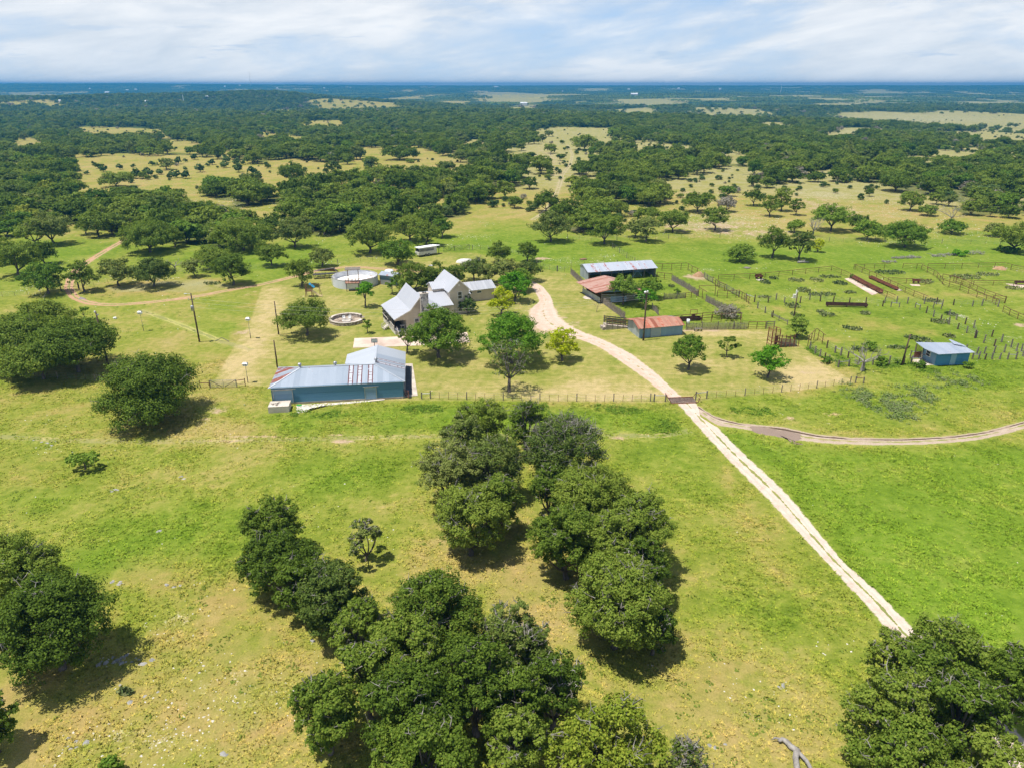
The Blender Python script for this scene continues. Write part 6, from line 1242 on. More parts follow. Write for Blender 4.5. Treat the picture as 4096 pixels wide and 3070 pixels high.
# ================================================================ fences
def fence(name, pts, kind, label, cat='fence', h=1.1, sp_=None, group=None, rails=None, z0=0.):
    """pts: ground pixels; kinds: wire (T posts), pipe, stays, posts, rails"""
    W = [Vector((*G(*p), 0)) if p[1] > 1000 else GT(*p) for p in pts]; o0 = W[0].copy()
    root = empty(name, tuple(o0), 0, label, cat, group); L_ = [w_ - o0 for w_ in W]
    seglen = [(L_[i + 1] - L_[i]).length for i in range(len(L_) - 1)]; tot = sum(seglen)
    def at(s):
        for i, l in enumerate(seglen):
            if s <= l or i == len(seglen) - 1: return L_[i].lerp(L_[i + 1], min(1, s / l))
            s -= l
    r_ = random.Random(int(pts[0][0])); n = 0
    if kind == 'wire':
        s = 0; k = 0; stays = MB()
        step = sp_ or 1.7
        while s <= tot + .01:
            p = at(s); big = k % 4 == 0; hh = h * (1.12 if big else r_.uniform(.9, 1.02)); t_ = Vector((r_.uniform(-.05, .05), 0, 0)) * (1 if not big else .4)
            if n < 95: part('post', MB().tube([p - Vector((0, 0, .1)), p + Vector((t_.x, 0, hh))], .075 if big else .028, 6), 'wood_grey' if big else 'pipe', root); n += 1
            else: stays.tube([p, p + Vector((0, 0, hh))], .03, 4)
            s += step; k += 1
        if stays.v: tag(part('posts', stays, 'pipe', root), kind='stuff')
        w = MB()
        for z in (.25, .5, .75, 1.0):
            w.tube([q + Vector((0, 0, z * h)) for q in L_], .009, 3, caps=False)
        part('wire', w, 'wire', root)
    elif kind == 'pipe':
        s = 0; step = sp_ or 3.2
        while s <= tot + .01 and n < 90:
            p = at(s); part('post', MB().tube([p, p + Vector((0, 0, h))], .065, 6), 'pipe', root); n += 1; s += step
        for j, z in enumerate(rails or (1.0, .62, .3)):
            part('rail', MB().tube([q + Vector((0, 0, h * z)) for q in L_], .06 if j == 0 else .032, 5), 'pipe', root)
    elif kind == 'stays':
        mb = MB(); s = 0
        while s < tot:
            p = at(s); hh = h * r_.uniform(.86, 1.1); a = Vector((r_.uniform(-.03, .03), r_.uniform(-.03, .03), hh)); mb.tube([p, p + a], [r_.uniform(.03, .055), .022], 4); s += r_.uniform(.085, .13)
        part('stays', mb, 'cedar', root); w = MB()
        for z in (.3, .75): w.tube([q + Vector((0, .05, h * z)) for q in L_], .02, 4)
        part('wire', w, 'wire', root)
        for i in range(int(tot / 3.2) + 1):
            p = at(i * 3.2); part('post', MB().tube([p + Vector((0, .1, 0)), p + Vector((0, .1, h * 1.12))], .07, 6), 'wood_grey', root)
    elif kind == 'posts':
        for p in L_:
            a = Vector((r_.uniform(-.06, .06), r_.uniform(-.06, .06), h * r_.uniform(.85, 1.15))); part('post', MB().tube([p - Vector((0, 0, .1)), p + a * .5, p + a], [.14, .13, .115], 7), r_.choice(['wood_grey', 'wood_grey', 'pole_wood']), root)
        w = MB()
        for z in (.35, .6, .85): w.tube([q + Vector((0, 0, z * h)) for q in L_], .010, 3, caps=False)
        for i in range(int(tot / 1.1)):
            p = at(i * 1.1 + .5); w.tube([p, p + Vector((0, 0, h * .85))], .012, 3)
        part('wire', w, 'wire', root)
    elif kind == 'rails':
        for p in L_: part('post', MB().tube([p, p + Vector((0, 0, h * 1.1))], .09, 6), 'wood_grey', root)
        for z in (rails or (.25, .5, .75, 1.)):
            for i in range(len(L_) - 1): part('rail', MB().bar(L_[i] + Vector((0, 0, h * z)), L_[i + 1] + Vector((0, 0, h * z)), .05, .13), 'wood_grey', root)
    return root
def brace(u, v, u2, v2, label, h=1.25, mat='steel'):
    a = Vector((*G(u, v), 0)); b = Vector((*G(u2, v2), 0)); r_ = empty('fence_brace', tuple(a), 0, label, 'fence brace'); d = b - a
    part('post', MB().tube([(0, 0, 0), (0, 0, h)], .1, 7), 'wood_grey', r_); part('post', MB().tube([d, d + Vector((0, 0, h * .95))], .1, 7), 'wood_grey', r_); part('brace_rail', MB().tube([(0, 0, h * .8), d + Vector((0, 0, h * .78))], .055, 6), mat, r_)
fence('wire_fence', [(1722, 1593), (1900, 1599), (2150, 1603), (2400, 1605), (2612, 1604)], 'wire', 'wire fence with thin stakes from the barn apron to the cattle guard', h=1.2, sp_=1.42)
fence('wire_fence', [(2826, 1593), (3000, 1580), (3200, 1560), (3421, 1532)], 'wire', 'wire fence from the cattle guard to the corner brace on the right', h=1.15, sp_=1.6)
fence('wire_fence', [(-60, 1492), (68, 1502), (215, 1513), (360, 1523), (600, 1540), (800, 1550)], 'wire', 'wire fence running below the left oak grove and behind the round oak', h=1.1, sp_=1.75)
fence('wire_fence', [(-40, 1190), (100, 1183), (240, 1160)], 'wire', 'wire fence left of the gate on the red track', h=1.1, sp_=2.6)
fence('wire_fence', [(318, 1155), (700, 1090), (1000, 1080), (1300, 1062), (1440, 1046), (1600, 1036)], 'wire', 'faint wire fence behind the round tank and red track', h=1.15, sp_=3.2)
fence('wire_fence', [(1890, 1000), (2000, 1002), (2100, 1030), (2181, 1077), (2253, 1090), (2276, 1085)], 'wire', 'wire fence curving from the panel gates to the stay fence', h=1.3, sp_=2.4)
fence('wire_fence', [(2270, 955), (2365, 967), (2480, 962), (2700, 956), (2940, 951), (3050, 962), (3300, 968), (3600, 972), (3920, 978), (4150, 985)], 'wire', 'long wire fence at the foot of the rocky slope', h=1.4, sp_=4.2)
fence('wire_fence', [(2450, 995), (2490, 1022), (2540, 1055), (2576, 1072)], 'wire', 'short row of stakes slanting to the open cattle shed', h=1.5, sp_=1.6)
fence('wire_fence', [(2230, 1085), (2340, 1052), (2420, 1045), (2470, 1062)], 'wire', 'few scattered stakes on the stony ground above the cattle shed', h=1.3, sp_=6)
fence('stay_fence', [(2283, 1097), (2312, 1124), (2345, 1156)], 'stays', 'cedar stay fence left of the open cattle shed', h=1.55)
fence('stay_fence', [(2410, 1213), (2450, 1243), (2500, 1278)], 'stays', 'cedar stay fence slanting from the rusty barn to the loading ramp', h=1.55)
fence('stay_fence', [(2687, 1122), (2740, 1152), (2792, 1186)], 'stays', 'cedar stay fence right of the open cattle shed', h=1.5)
fence('stay_fence', [(2655, 1199), (2700, 1196), (2742, 1193)], 'stays', 'short cedar stay fence behind the green pen', h=1.4)
fence('stay_fence', [(2823, 1206), (2870, 1230), (2927, 1259)], 'stays', 'cedar stay fence between green pen and brown bushes', h=1.5)
fence('stay_fence', [(2744, 1320), (2850, 1319), (2988, 1317)], 'stays', 'straight cedar stay fence facing the mown lawn', h=1.55)
fence('stay_fence', [(2608, 1236), (2622, 1248), (2634, 1262)], 'stays', 'broken leaning piece of stay fence inside the pen', h=1.2)
fence('pipe_fence', [(2742, 1194), (2793, 1188)], 'pipe', 'low rusty pipe gate linking two stay fences', h=1.3, sp_=1.5, cat='gate')
fence('pipe_fence', [(2576, 1072), (2612, 1079), (2651, 1083), (2700, 1081), (2746, 1079), (2768, 1093), (2795, 1105)], 'pipe', 'rusty pipe fence behind the open cattle shed', h=1.8, sp_=2.6)
fence('pipe_fence', [(2627, 1116), (2660, 1120), (2687, 1122)], 'pipe', 'rusty pipe gate at the right end of the open cattle shed', h=1.7, sp_=1.9, cat='gate')
fence('pipe_fence', [(2793, 1186), (2868, 1183), (2868, 1183)][:2], 'pipe', 'rusty gateway frame with high top bar in the pen alley', h=2.5, sp_=4.0, rails=(1.,))
fence('pipe_fence', [(2868, 1190), (2915, 1193), (2956, 1190)], 'pipe', 'wide rusty pipe gate across the alley', h=1.75, sp_=2.2, cat='gate')
fence('pipe_fence', [(2793, 1186), (2823, 1205)], 'pipe', 'tall slanting rusty pipe panel at the alley corner', h=2.2, sp_=2.0, rails=(1., .1))
fence('pipe_fence', [(2850, 1133), (2868, 1150), (2900, 1165)], 'pipe', 'tall rusty posts at the upper end of the alley', h=1.6, sp_=2.4)
fence('pipe_fence', [(2956, 1190), (2980, 1205), (2998, 1219)], 'pipe', 'rusty pipe panel below the wide alley gate', h=1.6, sp_=1.3)
fence('rail_fence', [(2816, 1112), (2828, 1122), (2850, 1133)], 'rails', 'short wooden rail panel beside the clay mound', h=1.35)
fence('rail_fence', [(2870, 1146), (2905, 1160), (2930, 1176), (2954, 1188)], 'rails', 'tumbledown wooden rail fence along the alley', h=1.3, rails=(.3, .6, .9))
fence('rail_fence', [(3064, 1316), (3095, 1315)], 'rails', 'small wooden panel beside the pipe gate at the lawn', h=1.5)
fence('pipe_fence', [(2992, 1316), (3062, 1316)], 'pipe', 'rusty pipe gate opening onto the mown lawn', h=1.5, sp_=1.7, cat='gate')
fence('pipe_fence', [(2640, 1295), (2700, 1290), (2775, 1283), (2850, 1275), (2930, 1262)], 'pipe', 'long rusty pipe fence inside the pens behind the stay fence', h=1.45, sp_=2.4)
fence('pipe_fence', [(2805, 1292), (2900, 1285), (2962, 1280), (2962, 1300)], 'pipe', 'rusty pipe rails with tall posts at the alley foot', h=1.6, sp_=2.2)
fence('pipe_fence', [(2872, 1122), (2962, 1118), (3049, 1114), (3170, 1102), (3327, 1085), (3379, 1106), (3440, 1138), (3533, 1184), (3578, 1204)], 'pipe', 'long rusty pipe fence round the left feeding pasture', h=1.35, sp_=4.2)
fence('pipe_fence', [(3414, 1078), (3490, 1077), (3560, 1075)], 'pipe', 'short rusty pipe fence with a gate panel above the feed alley', h=1.35, sp_=2.8)
fence('pipe_fence', [(3419, 1080), (3490, 1110), (3600, 1163), (3650, 1185), (3709, 1209)], 'pipe', 'rusty pipe fence along the right side of the feed alley', h=1.35, sp_=3.2)
fence('pipe_fence', [(3550, 1132), (3640, 1136), (3721, 1142)], 'pipe', 'rusty pipe cross fence with a small trough', h=1.3, sp_=4.2)
fence('pipe_fence', [(3610, 1074), (3656, 1078), (3694, 1074)], 'pipe', 'short far rusty pipe fence left of the tall gate posts', h=1.4, sp_=3.5)
fence('pipe_fence', [(3684, 1080), (3740, 1106), (3775, 1144), (3840, 1163), (3910, 1192), (3991, 1224)], 'pipe', 'diagonal rusty pipe fence through the right pens', h=1.4, sp_=3.0)
fence('pipe_fence', [(3709, 1076), (3800, 1076), (3900, 1074), (4011, 1072), (4060, 1084), (4140, 1100)], 'pipe', 'far rusty pipe fence beside the second clay mound', h=1.4, sp_=4.6)
fence('pipe_fence', [(3892, 1144), (4000, 1144), (4150, 1147)], 'pipe', 'rusty pipe cross fence at the right photo edge', h=1.3, sp_=4.8)
fence('pipe_fence', [(3767, 1120), (3805, 1128), (3840, 1140), (3890, 1150)], 'pipe', 'short double rusty pipe panels at the pen crossing', h=1.5, sp_=1.9)
fence('pipe_fence', [(3813, 1126), (3868, 1150), (3937, 1183), (4021, 1214)], 'pipe', 'upper parallel diagonal pipe fence in the right pens', h=1.4, sp_=3.2)
fence('pipe_fence', [(4010, 1248), (4040, 1265), (4070, 1278), (4130, 1305)], 'pipe', 'rusty pipe fence slanting off the right photo edge', h=1.4, sp_=2.6)
fence('pipe_fence', [(3968, 1210), (4020, 1214)], 'pipe', 'small rusty gate panel at the diagonal fence end', h=1.6, sp_=2.4, cat='gate')
fence('post_fence', [(3017, 1208), (3072, 1211), (3104, 1199), (3137, 1212), (3200, 1213), (3238, 1200), (3280, 1206), (3332, 1213), (3396, 1216), (3463, 1214), (3530, 1226)], 'posts', 'line of old cedar posts above the long red feed trough', h=1.5)
fence('post_fence', [(3538, 1212), (3585, 1214), (3629, 1215), (3696, 1216), (3745, 1217), (3768, 1224)], 'posts', 'line of old cedar posts with pipe gate below the feed alley', h=1.5)
fence('post_fence', [(3813, 1221), (3889, 1226), (3927, 1223), (3991, 1228)], 'posts', 'line of old cedar posts below the diagonal pipe fence', h=1.5)
fence('post_fence', [(3704, 1253), (3733, 1268), (3763, 1283), (3795, 1298), (3830, 1317), (3865, 1332), (3899, 1353)], 'posts', 'lower diagonal line of cedar posts above the blue shed', h=1.5)
fence('post_fence', [(3795, 1262), (3825, 1280), (3860, 1297), (3894, 1312), (3903, 1352), (3966, 1347)], 'posts', 'upper diagonal line of cedar posts above the blue shed', h=1.5)
fence('post_fence', [(3934, 1372), (3976, 1385), (4006, 1368), (4043, 1390), (4065, 1405), (4085, 1407), (4130, 1420)], 'posts', 'clustered cedar posts near the right photo edge', h=1.5)
fence('post_fence', [(3238, 1398), (3260, 1415), (3279, 1427), (3297, 1440), (3315, 1447), (3352, 1469), (3395, 1463), (3432, 1459), (3490, 1459), (3555, 1457), (3614, 1457), (3644, 1452), (3681, 1449)], 'posts', 'cedar post fence from the loading chute past the dead tree to the blue shed', h=1.4)
fence('post_fence', [(3889, 1437), (3914, 1437), (3939, 1439), (3967, 1437), (3998, 1437), (4030, 1437), (4063, 1437), (4110, 1440)], 'posts', 'cedar post fence right of the blue shed', h=1.3)
fence('post_fence', [(3860, 1410), (3906, 1417), (3936, 1415), (3975, 1412), (4016, 1410), (4090, 1425)], 'posts', 'second cedar post row right behind the blue shed', h=1.4)
fence('post_fence', [(3307, 1392), (3339, 1410), (3362, 1422), (3391, 1432)], 'posts', 'inner cedar post row left of the dead tree', h=1.5)
fence('stay_fence', [(3030, 1234), (3060, 1252), (3090, 1270)], 'posts', 'thin wire and post run starting the alley fence', h=1.45)
fence('rail_fence', [(3085, 1268), (3115, 1283), (3149, 1299)], 'rails', 'pale board fence piece above the loading chute', h=1.0, rails=(.6, .85))
fence('pipe_fence', [(3230, 1385), (3255, 1360), (3262, 1355), (3295, 1383)], 'pipe', 'rusty pipe frame right of the bushy chute tree', h=2.1, sp_=2.1, rails=(1., .5))
brace(2616, 1605, 2661, 1605, 'fence brace with white rail left of the cattle guard', 1.3); brace(2782, 1598, 2826, 1593, 'fence brace with white rail right of the cattle guard', 1.4)
brace(3421, 1532, 3453, 1533, 'corner fence brace where the mown lawn ends', 1.2, 'wood_brown'); brace(3563, 1228, 3596, 1230, 'H brace with white rail below the feed alley', 1.2); brace(3660, 1232, 3678, 1240, 'H brace with slanted white rail in the right pens', 1.3)
brace(3732, 1235, 3764, 1238, 'H brace with two white rails in the right pens', 1.6); brace(3340, 1412, 3364, 1422, 'short H brace left of the dead tree', 1.3); brace(3352, 1470, 3393, 1466, 'white-railed brace under the dead tree', 1.3); brace(3640, 1432, 3678, 1432, 'upper white-railed brace left of the blue shed', 1.5)
brace(3642, 1455, 3682, 1452, 'lower white-railed brace left of the blue shed', 1.3); brace(3889, 1438, 3914, 1438, 'white-railed brace right of the blue shed', 1.2); brace(4030, 1438, 4063, 1438, 'white-railed brace near the right photo edge', 1.2); brace(2983, 1197, 3018, 1208, 'wooden H brace where the alley meets the post line', 1.4)
brace(1687, 1594, 1722, 1593, 'small brace with white rail beside the barn apron', 1.1)
# gates
def bargate(a, b, label, mat, h=1.25, nb=6, name='metal_gate', grp=None):
    A = Vector((*G(*a), 0)) if a[1] > 1000 else GT(*a); B = Vector((*G(*b), 0)) if b[1] > 1000 else GT(*b); d = B - A; r_ = empty(name, tuple(A), math.atan2(d.y, d.x), label, 'gate', grp); L_ = d.length
    fr = MB().bar((0, 0, .15), (0, 0, h), .08).bar((L_, 0, .15), (L_, 0, h), .08).bar((L_ / 2, 0, .15), (L_ / 2, 0, h), .05); part('frame', fr, mat, r_); bs = MB()
    for i in range(nb): z = .2 + (h - .25) * i / (nb - 1); bs.bar((.04, 0, z), (L_ - .04, 0, z), .05)
    part('bars', bs, mat, r_); part('diagonal_brace', MB().bar((.05, -.04, h - .05), (L_ * .45, -.04, .2), .06).bar((L_ * .55, -.04, .2), (L_ - .05, -.04, h - .05), .06), 'dark_steel', r_); return r_
bargate((844, 1551), (947, 1549), 'blue-grey tubular farm gate between the round oak and the barn', 'steel', 1.35); fence('rail_fence', [(948, 1548), (983, 1543)], 'pipe', 'short rusty rail right of the tubular farm gate', h=1.35, sp_=1.3, rails=(.85, .35)); fence('rail_fence', [(802, 1550), (842, 1551)], 'pipe', 'short rusty rail left of the tubular farm gate', h=1.3, sp_=1.6, rails=(.65,))
bargate((246, 1163), (314, 1158), 'dark pipe gate across the red track in the upper left', 'dark_steel', 1.4, 3)
for u, v, lab, h in ((245, 1165, 'tall dark gate post left on the red track', 3.4), (317, 1159, 'green gate post right on the red track', 1.7)):
    o_ = MB().tube([(0, 0, 0), (0, 0, h)], .13, 8).build('gate_post', M['dark_steel']); o_.location = (*G(u, v), 0); tag(o_, lab, 'post')
bargate((1775, 1010), (1817, 1005), 'left wooden panel gate beside the white trailer', 'green_steel', 1.6, 5); bargate((1818, 1005), (1878, 999), 'right wooden panel gate beside the white trailer', 'wood_grey', 1.6, 5)
bargate((1613, 1583), (1636, 1593), 'small rusty gate at the barn right corner', 'rust', 1.3, 6)
# cattle guard
cgp = [G(2675, 1593), G(2704, 1613), G(2776, 1607), G(2761, 1590)]; cx_ = sum(p[0] for p in cgp) / 4; cy_ = sum(p[1] for p in cgp) / 4; cgA = math.atan2(cgp[3][1] - cgp[0][1], cgp[3][0] - cgp[0][0])
cg = thing('cattle_guard', (cx_, cy_), cgA, 'rusty brown cattle guard grid laid across the driveway', 'cattle guard')
part('pit', MB().box((0, 0, .02), (4.0, 2.1, .05)), 'concrete', cg); bars = MB()
for i in range(12): bars.box((0, -.95 + i * .17, .065), (4.0, .065, .03))
part('bars', bars, 'rust_dk', cg); part('edge_beam', MB().box((0, -1.08, .06), (4.1, .1, .14)), 'rust', cg); part('edge_beam', MB().box((0, 1.08, .06), (4.1, .1, .14)), 'rust', cg)
for sx in (-1, 1): part('wing_rail', MB().bar((sx * 2.1, -1.1, .1), (sx * 2.5, -.9, .95), .07).bar((sx * 2.1, 1.1, .1), (sx * 2.5, .9, .95), .07).bar((sx * 2.5, -.9, .95), (sx * 2.5, .9, .95), .07), 'rust', cg)
# troughs and slabs
def box_thing(name, a, b, w, h, z, mat, label, cat, extra=None):
    A = Vector((*G(*a), 0)); B = Vector((*G(*b), 0)); d = B - A; r_ = empty(name, tuple(A), math.atan2(d.y, d.x), label, cat); L_ = d.length
    tb = MB()
    tb.box((L_ / 2, -w / 2, z + h / 2), (L_, .05, h)).box((L_ / 2, w / 2, z + h / 2), (L_, .05, h * 1.35)).box((L_ / 2, 0, z + .06), (L_, w - .06, .06)); part('trough', tb, mat, r_)
    for i in range(max(2, int(L_ / 2.4))): part('leg', MB().box((.3 + i * (L_ - .6) / max(1, int(L_ / 2.4) - 1), 0, z / 2 + .03), (.1, w + .1, z + .06)), 'rust_dk', r_)
    return r_
box_thing('feed_trough', (3406, 1112), (3524, 1176), .8, .45, .35, 'rust', 'long rusty feed bunk beside the pale concrete strip', 'trough'); slab_thing('concrete_strip', [(3378, 1116), (3398, 1113), (3512, 1172), (3505, 1177), (3488, 1181)], .05, 'concrete_pink', 'long pale concrete strip beside the first feed bunk', 'slab')
box_thing('feed_trough', (3478, 1114), (3588, 1163), .6, .4, .3, 'rust', 'second rusty feed bunk along the feed alley', 'trough'); slab_thing('concrete_strip', [(3500, 1117), (3512, 1116), (3610, 1163), (3590, 1165)], .05, 'concrete_pink', 'narrow concrete strip beside the second feed bunk', 'slab')
box_thing('feed_trough', (3303, 1226), (3468, 1230), .6, .55, .3, 'rust_dk', 'long dark red trough lying in the open pen below the cedar posts', 'trough')
box_thing('feed_trough', (3022, 1116), (3048, 1114), .8, .5, .5, 'rust', 'small rusty trough under the left pasture pipe fence', 'trough'); slab_thing('concrete_pad', [(3022, 1119), (3050, 1116), (3058, 1120), (3036, 1124)], .04, 'concrete', 'tiny concrete pad under the left pasture trough', 'pad')
box_thing('feed_trough', (3648, 1133), (3678, 1134), .7, .4, .5, 'rust', 'small rusty trough in the cross fence of the middle pen', 'trough'); slab_thing('concrete_pad', [(3638, 1138), (3676, 1138), (3682, 1145), (3648, 1144)], .04, 'concrete_pink', 'concrete pad under the middle pen trough', 'pad')
box_thing('feed_trough', (4058, 1139), (4140, 1141), .7, .4, .5, 'rust_dk', 'dark trough at the right photo edge', 'trough'); slab_thing('concrete_pad', [(4022, 1136), (4058, 1137), (4140, 1146), (4140, 1152), (4070, 1152)], .04, 'concrete_pink', 'pale concrete pad at the right photo edge', 'pad')
box_thing('feed_trough', (2720, 1284), (2803, 1281), .7, .5, .25, 'rust_dk', 'dark red trough with frame inside the pens behind the shed', 'trough')
wb = thing('water_barrel', G(2752, 1296), 0, 'white plastic barrel behind the stay fence', 'barrel'); part('body', MB().lathe([(.01, 0), (.32, 0), (.34, .5), (.32, 1.0), (.01, 1.02)], 16), 'plastic_w', wb, smooth=True)
bn = thing('saw_bench', G(2792, 1325), 0, 'low wooden bench frame on the lawn by the stay fence', 'bench'); part('top', MB().box((0, 0, .55), (1.5, .5, .06)), 'wood_grey', bn)
for x in (-.7, 0, .7): part('leg', MB().box((x, 0, .27), (.08, .45, .5)), 'green_steel', bn)
sq = thing('head_gate', G(2772, 1280), 0, 'small rusty cattle head gate frame above the dark red trough', 'head gate'); part('frame', MB().box((-.7, 0, 1.1), (.08, .08, 2.2)).box((.7, 0, 1.1), (.08, .08, 2.2)).box((0, 0, 2.2), (1.5, .08, .08)).box((0, 0, 1.2), (1.4, .06, .08)), 'rust', sq); part('panel', MB().box((0, 0, .9), (.8, .05, .6)), 'rust_dk', sq)
def mound(u, v, w, h, label, mat='hay'):
    x, y = G(u, v); vs_, fs = [], []; r_ = random.Random(u); n = 18; rr = 5
    for j in range(rr + 1):
        for i in range(n): a = 2 * math.pi * i / n; q_ = j / rr; R_ = w * (1 - q_) * (1 + .2 * math.sin(3 * a + u)) ; vs_.append((R_ * math.cos(a), R_ * .6 * math.sin(a), h * (1 - (1 - q_) ** 2) * (.9 + .2 * r_.random()) * (1 if j else 0) - (.03 if j == 0 else 0)))
    for j in range(rr):
        for i in range(n): fs.append((j * n + i, j * n + (i + 1) % n, (j + 1) * n + (i + 1) % n, (j + 1) * n + i))
    o_ = MB().add(vs_, fs).build('clay_mound', M[mat], smooth=True); o_.location = (x, y, 0); return tag(o_, label, 'mound')
mound(2796, 1106, 1.5, 1.2, 'orange clay mound against the pipe fence corner'); mound(4002, 1078, 1.8, .8, 'orange clay mound by the far right pipe fence')
pl = thing('pallet', G(2988, 1073), .7, 'square wooden pallet lying in the far pasture', 'pallet'); part('boards', MB().box((0, 0, .12), (1.8, 1.4, .1)), 'wood_grey', pl); pl2 = thing('pallet', G(2333, 1039), .5, 'brown wooden frame lying on the stony ground above the cattle shed', 'pallet'); part('boards', MB().box((0, 0, .15), (1.7, 1.3, .2)), 'wood_brown', pl2)
wh = thing('water_hydrant', G(3182, 1193), 0, 'white pipe stand with blue base beside the cedar posts', 'hydrant'); part('stand', MB().tube([(0, 0, 0), (0, 0, 1.9)], .12, 8), 'white', wh); part('box', MB().box((-.3, 0, .45), (.6, .5, .9)), 'offwhite', wh)
sw = thing('propped_poles', G(889, 1365), 0, 'dark inverted V of propped poles right of the utility pole', 'poles'); part('pole', MB().bar((-1.3, 0, 0), (0, 0, .75), .09), 'wood_grey', sw); part('pole', MB().bar((1.4, -.2, 0), (0, 0, .75), .09), 'wood_grey', sw)
bkt = MB().lathe([(.01, 0), (.3, 0), (.34, .35), (.01, .36)], 14).build('salt_block', M['plastic_w']); bkt.location = (*G(460, 1276), 0); tag(bkt, 'small white rounded lump on the pasture between the two left poles', 'block')
# loading chute
lc = thing('loading_chute', G(3082, 1392), math.atan2(G(3215, 1386)[1] - G(3082, 1392)[1], G(3215, 1386)[0] - G(3082, 1392)[0]), 'rusty steel loading chute with tall barred squeeze cage', 'loading chute')
for x, y in ((0, 0), (1.5, 0), (0, 1.6), (1.5, 1.6)): part('cage_post', MB().box((x, y, 1.75), (.12, .12, 3.5)), 'rust', lc)
cb_ = MB()
for i in range(7): cb_.box((.1 + i * .22, 0, 2.1), (.04, .05, 2.4)); cb_.box((.1 + i * .22, 1.6, 2.1), (.04, .05, 2.4))
for z in (.6, 1.2, 1.9): cb_.box((.75, 0, z), (1.4, .06, .09)).box((0, .8, z), (.06, 1.4, .09))
part('cage_bars', cb_, 'rust', lc); part('cage_top', MB().tube([(.75 + .95 * math.cos(a), .8 + .95 * math.sin(a), 3.5) for a in [i * math.pi / 8 for i in range(17)]], .06, 5), 'rust', lc); part('squeeze_panel', MB().box((1.1, .3, 1.2), (.5, .06, 1.9)), 'rust_dk', lc)
for i in range(6): part('ramp_board', MB().bar((1.7, .1 , .5 + i * .22), (5.2, .2, .12 + i * .2), .05, .14), 'wood_grey', lc)
for i in range(5): part('ramp_post', MB().box((2.0 + i * .85, .0, .85 - i * .06), (.1, .1, 1.8 - i * .1)), 'rust', lc); part('ramp_post', MB().box((2.0 + i * .85, 1.6, .95), (.1, .1, 1.9)), 'rust', lc)
part('ramp_floor', MB().slab([(1.6, .2, .9), (5.4, .2, .15), (5.4, 1.5, .15), (1.6, 1.5, .9)], .08), 'rust_dk', lc); part('upper_rail', MB().bar((1.6, 1.6, 1.75), (5.5, 1.6, 1.4), .1).bar((1.6, 1.6, 1.2), (5.5, 1.6, .9), .1), 'rust', lc)
# stock trailer
tA = G(1676, 1030); tB = G(1748, 1019); tl = thing('stock_trailer', tA, math.atan2(tB[1] - tA[1], tB[0] - tA[0]), 'white gooseneck stock trailer parked above the house', 'trailer'); LT = math.hypot(tB[0] - tA[0], tB[1] - tA[1])
part('body', MB().box((LT / 2, 1.1, .95), (LT, 2.2, .9)).box((LT / 2, .04, 2.35), (LT, .06, .25)).box((LT - .5, .04, 1.8), (1.0, .06, 1.0)), 'offwhite', tl); sl_ = MB()
for i in range(12): sl_.box((.3 + i * (LT - 1.6) / 11, .05, 1.8), (.1, .08, .9))
part('slats', sl_, 'offwhite', tl); part('interior', MB().box((LT / 2, 1.15, 1.75), (LT - .3, 1.9, .7)), 'screen', tl); part('roof', MB().box((LT / 2, 1.1, 2.52), (LT + .1, 2.3, .1)).add([(LT + .05, 0, 2.47), (LT + .05, 2.2, 2.47), (LT + 1.6, 1.5, 2.3), (LT + 1.6, .7, 2.3), (LT + .05, 0, 2.57), (LT + .05, 2.2, 2.57), (LT + 1.6, 1.5, 2.4), (LT + 1.6, .7, 2.4)], [(3, 2, 1, 0), (4, 5, 6, 7), (0, 1, 5, 4), (1, 2, 6, 5), (2, 3, 7, 6), (3, 0, 4, 7)]), 'white', tl)
for x in (LT * .38, LT * .55):
    wl_ = part('wheel', MB().tube([(x, -.05, .38), (x, .2, .38)], .38, 16), 'screen', tl); part('hub', MB().tube([(x, -.09, .38), (x, -.04, .38)], .17, 12), 'steel', wl_)
part('hitch', MB().bar((LT + 1.2, 1.1, 2.3), (LT + 1.6, 1.1, 1.3), .12).bar((LT + .9, .5, 2.3), (LT + .9, .5, 0), .1), 'dark_steel', tl)
cv = MB().lathe([(2.2, 0), (2.0, .6), (1.2, 1.0), (.01, 1.05)], 16).build('tarp_covered_boat', M['offwhite'], smooth=True); cv.location = (*G(1862, 1050), 0); cv.scale = (1.2, .6, .9); tag(cv, 'pale rounded tarp-covered shape on the grass behind the house', 'tarp cover')
sd_ = thing('satellite_dish', G(1728, 1165), 0, 'small satellite dish on a mast left of the tall gable', 'dish'); part('mast', MB().tube([(0, 0, 0), (0, 0, 6.2)], .05, 6), 'steel', sd_); part('dish', MB().lathe([(.5, 0), (.3, -.12), (.01, -.18)], 16, (0, -.1, 6.2)), 'steel', sd_)
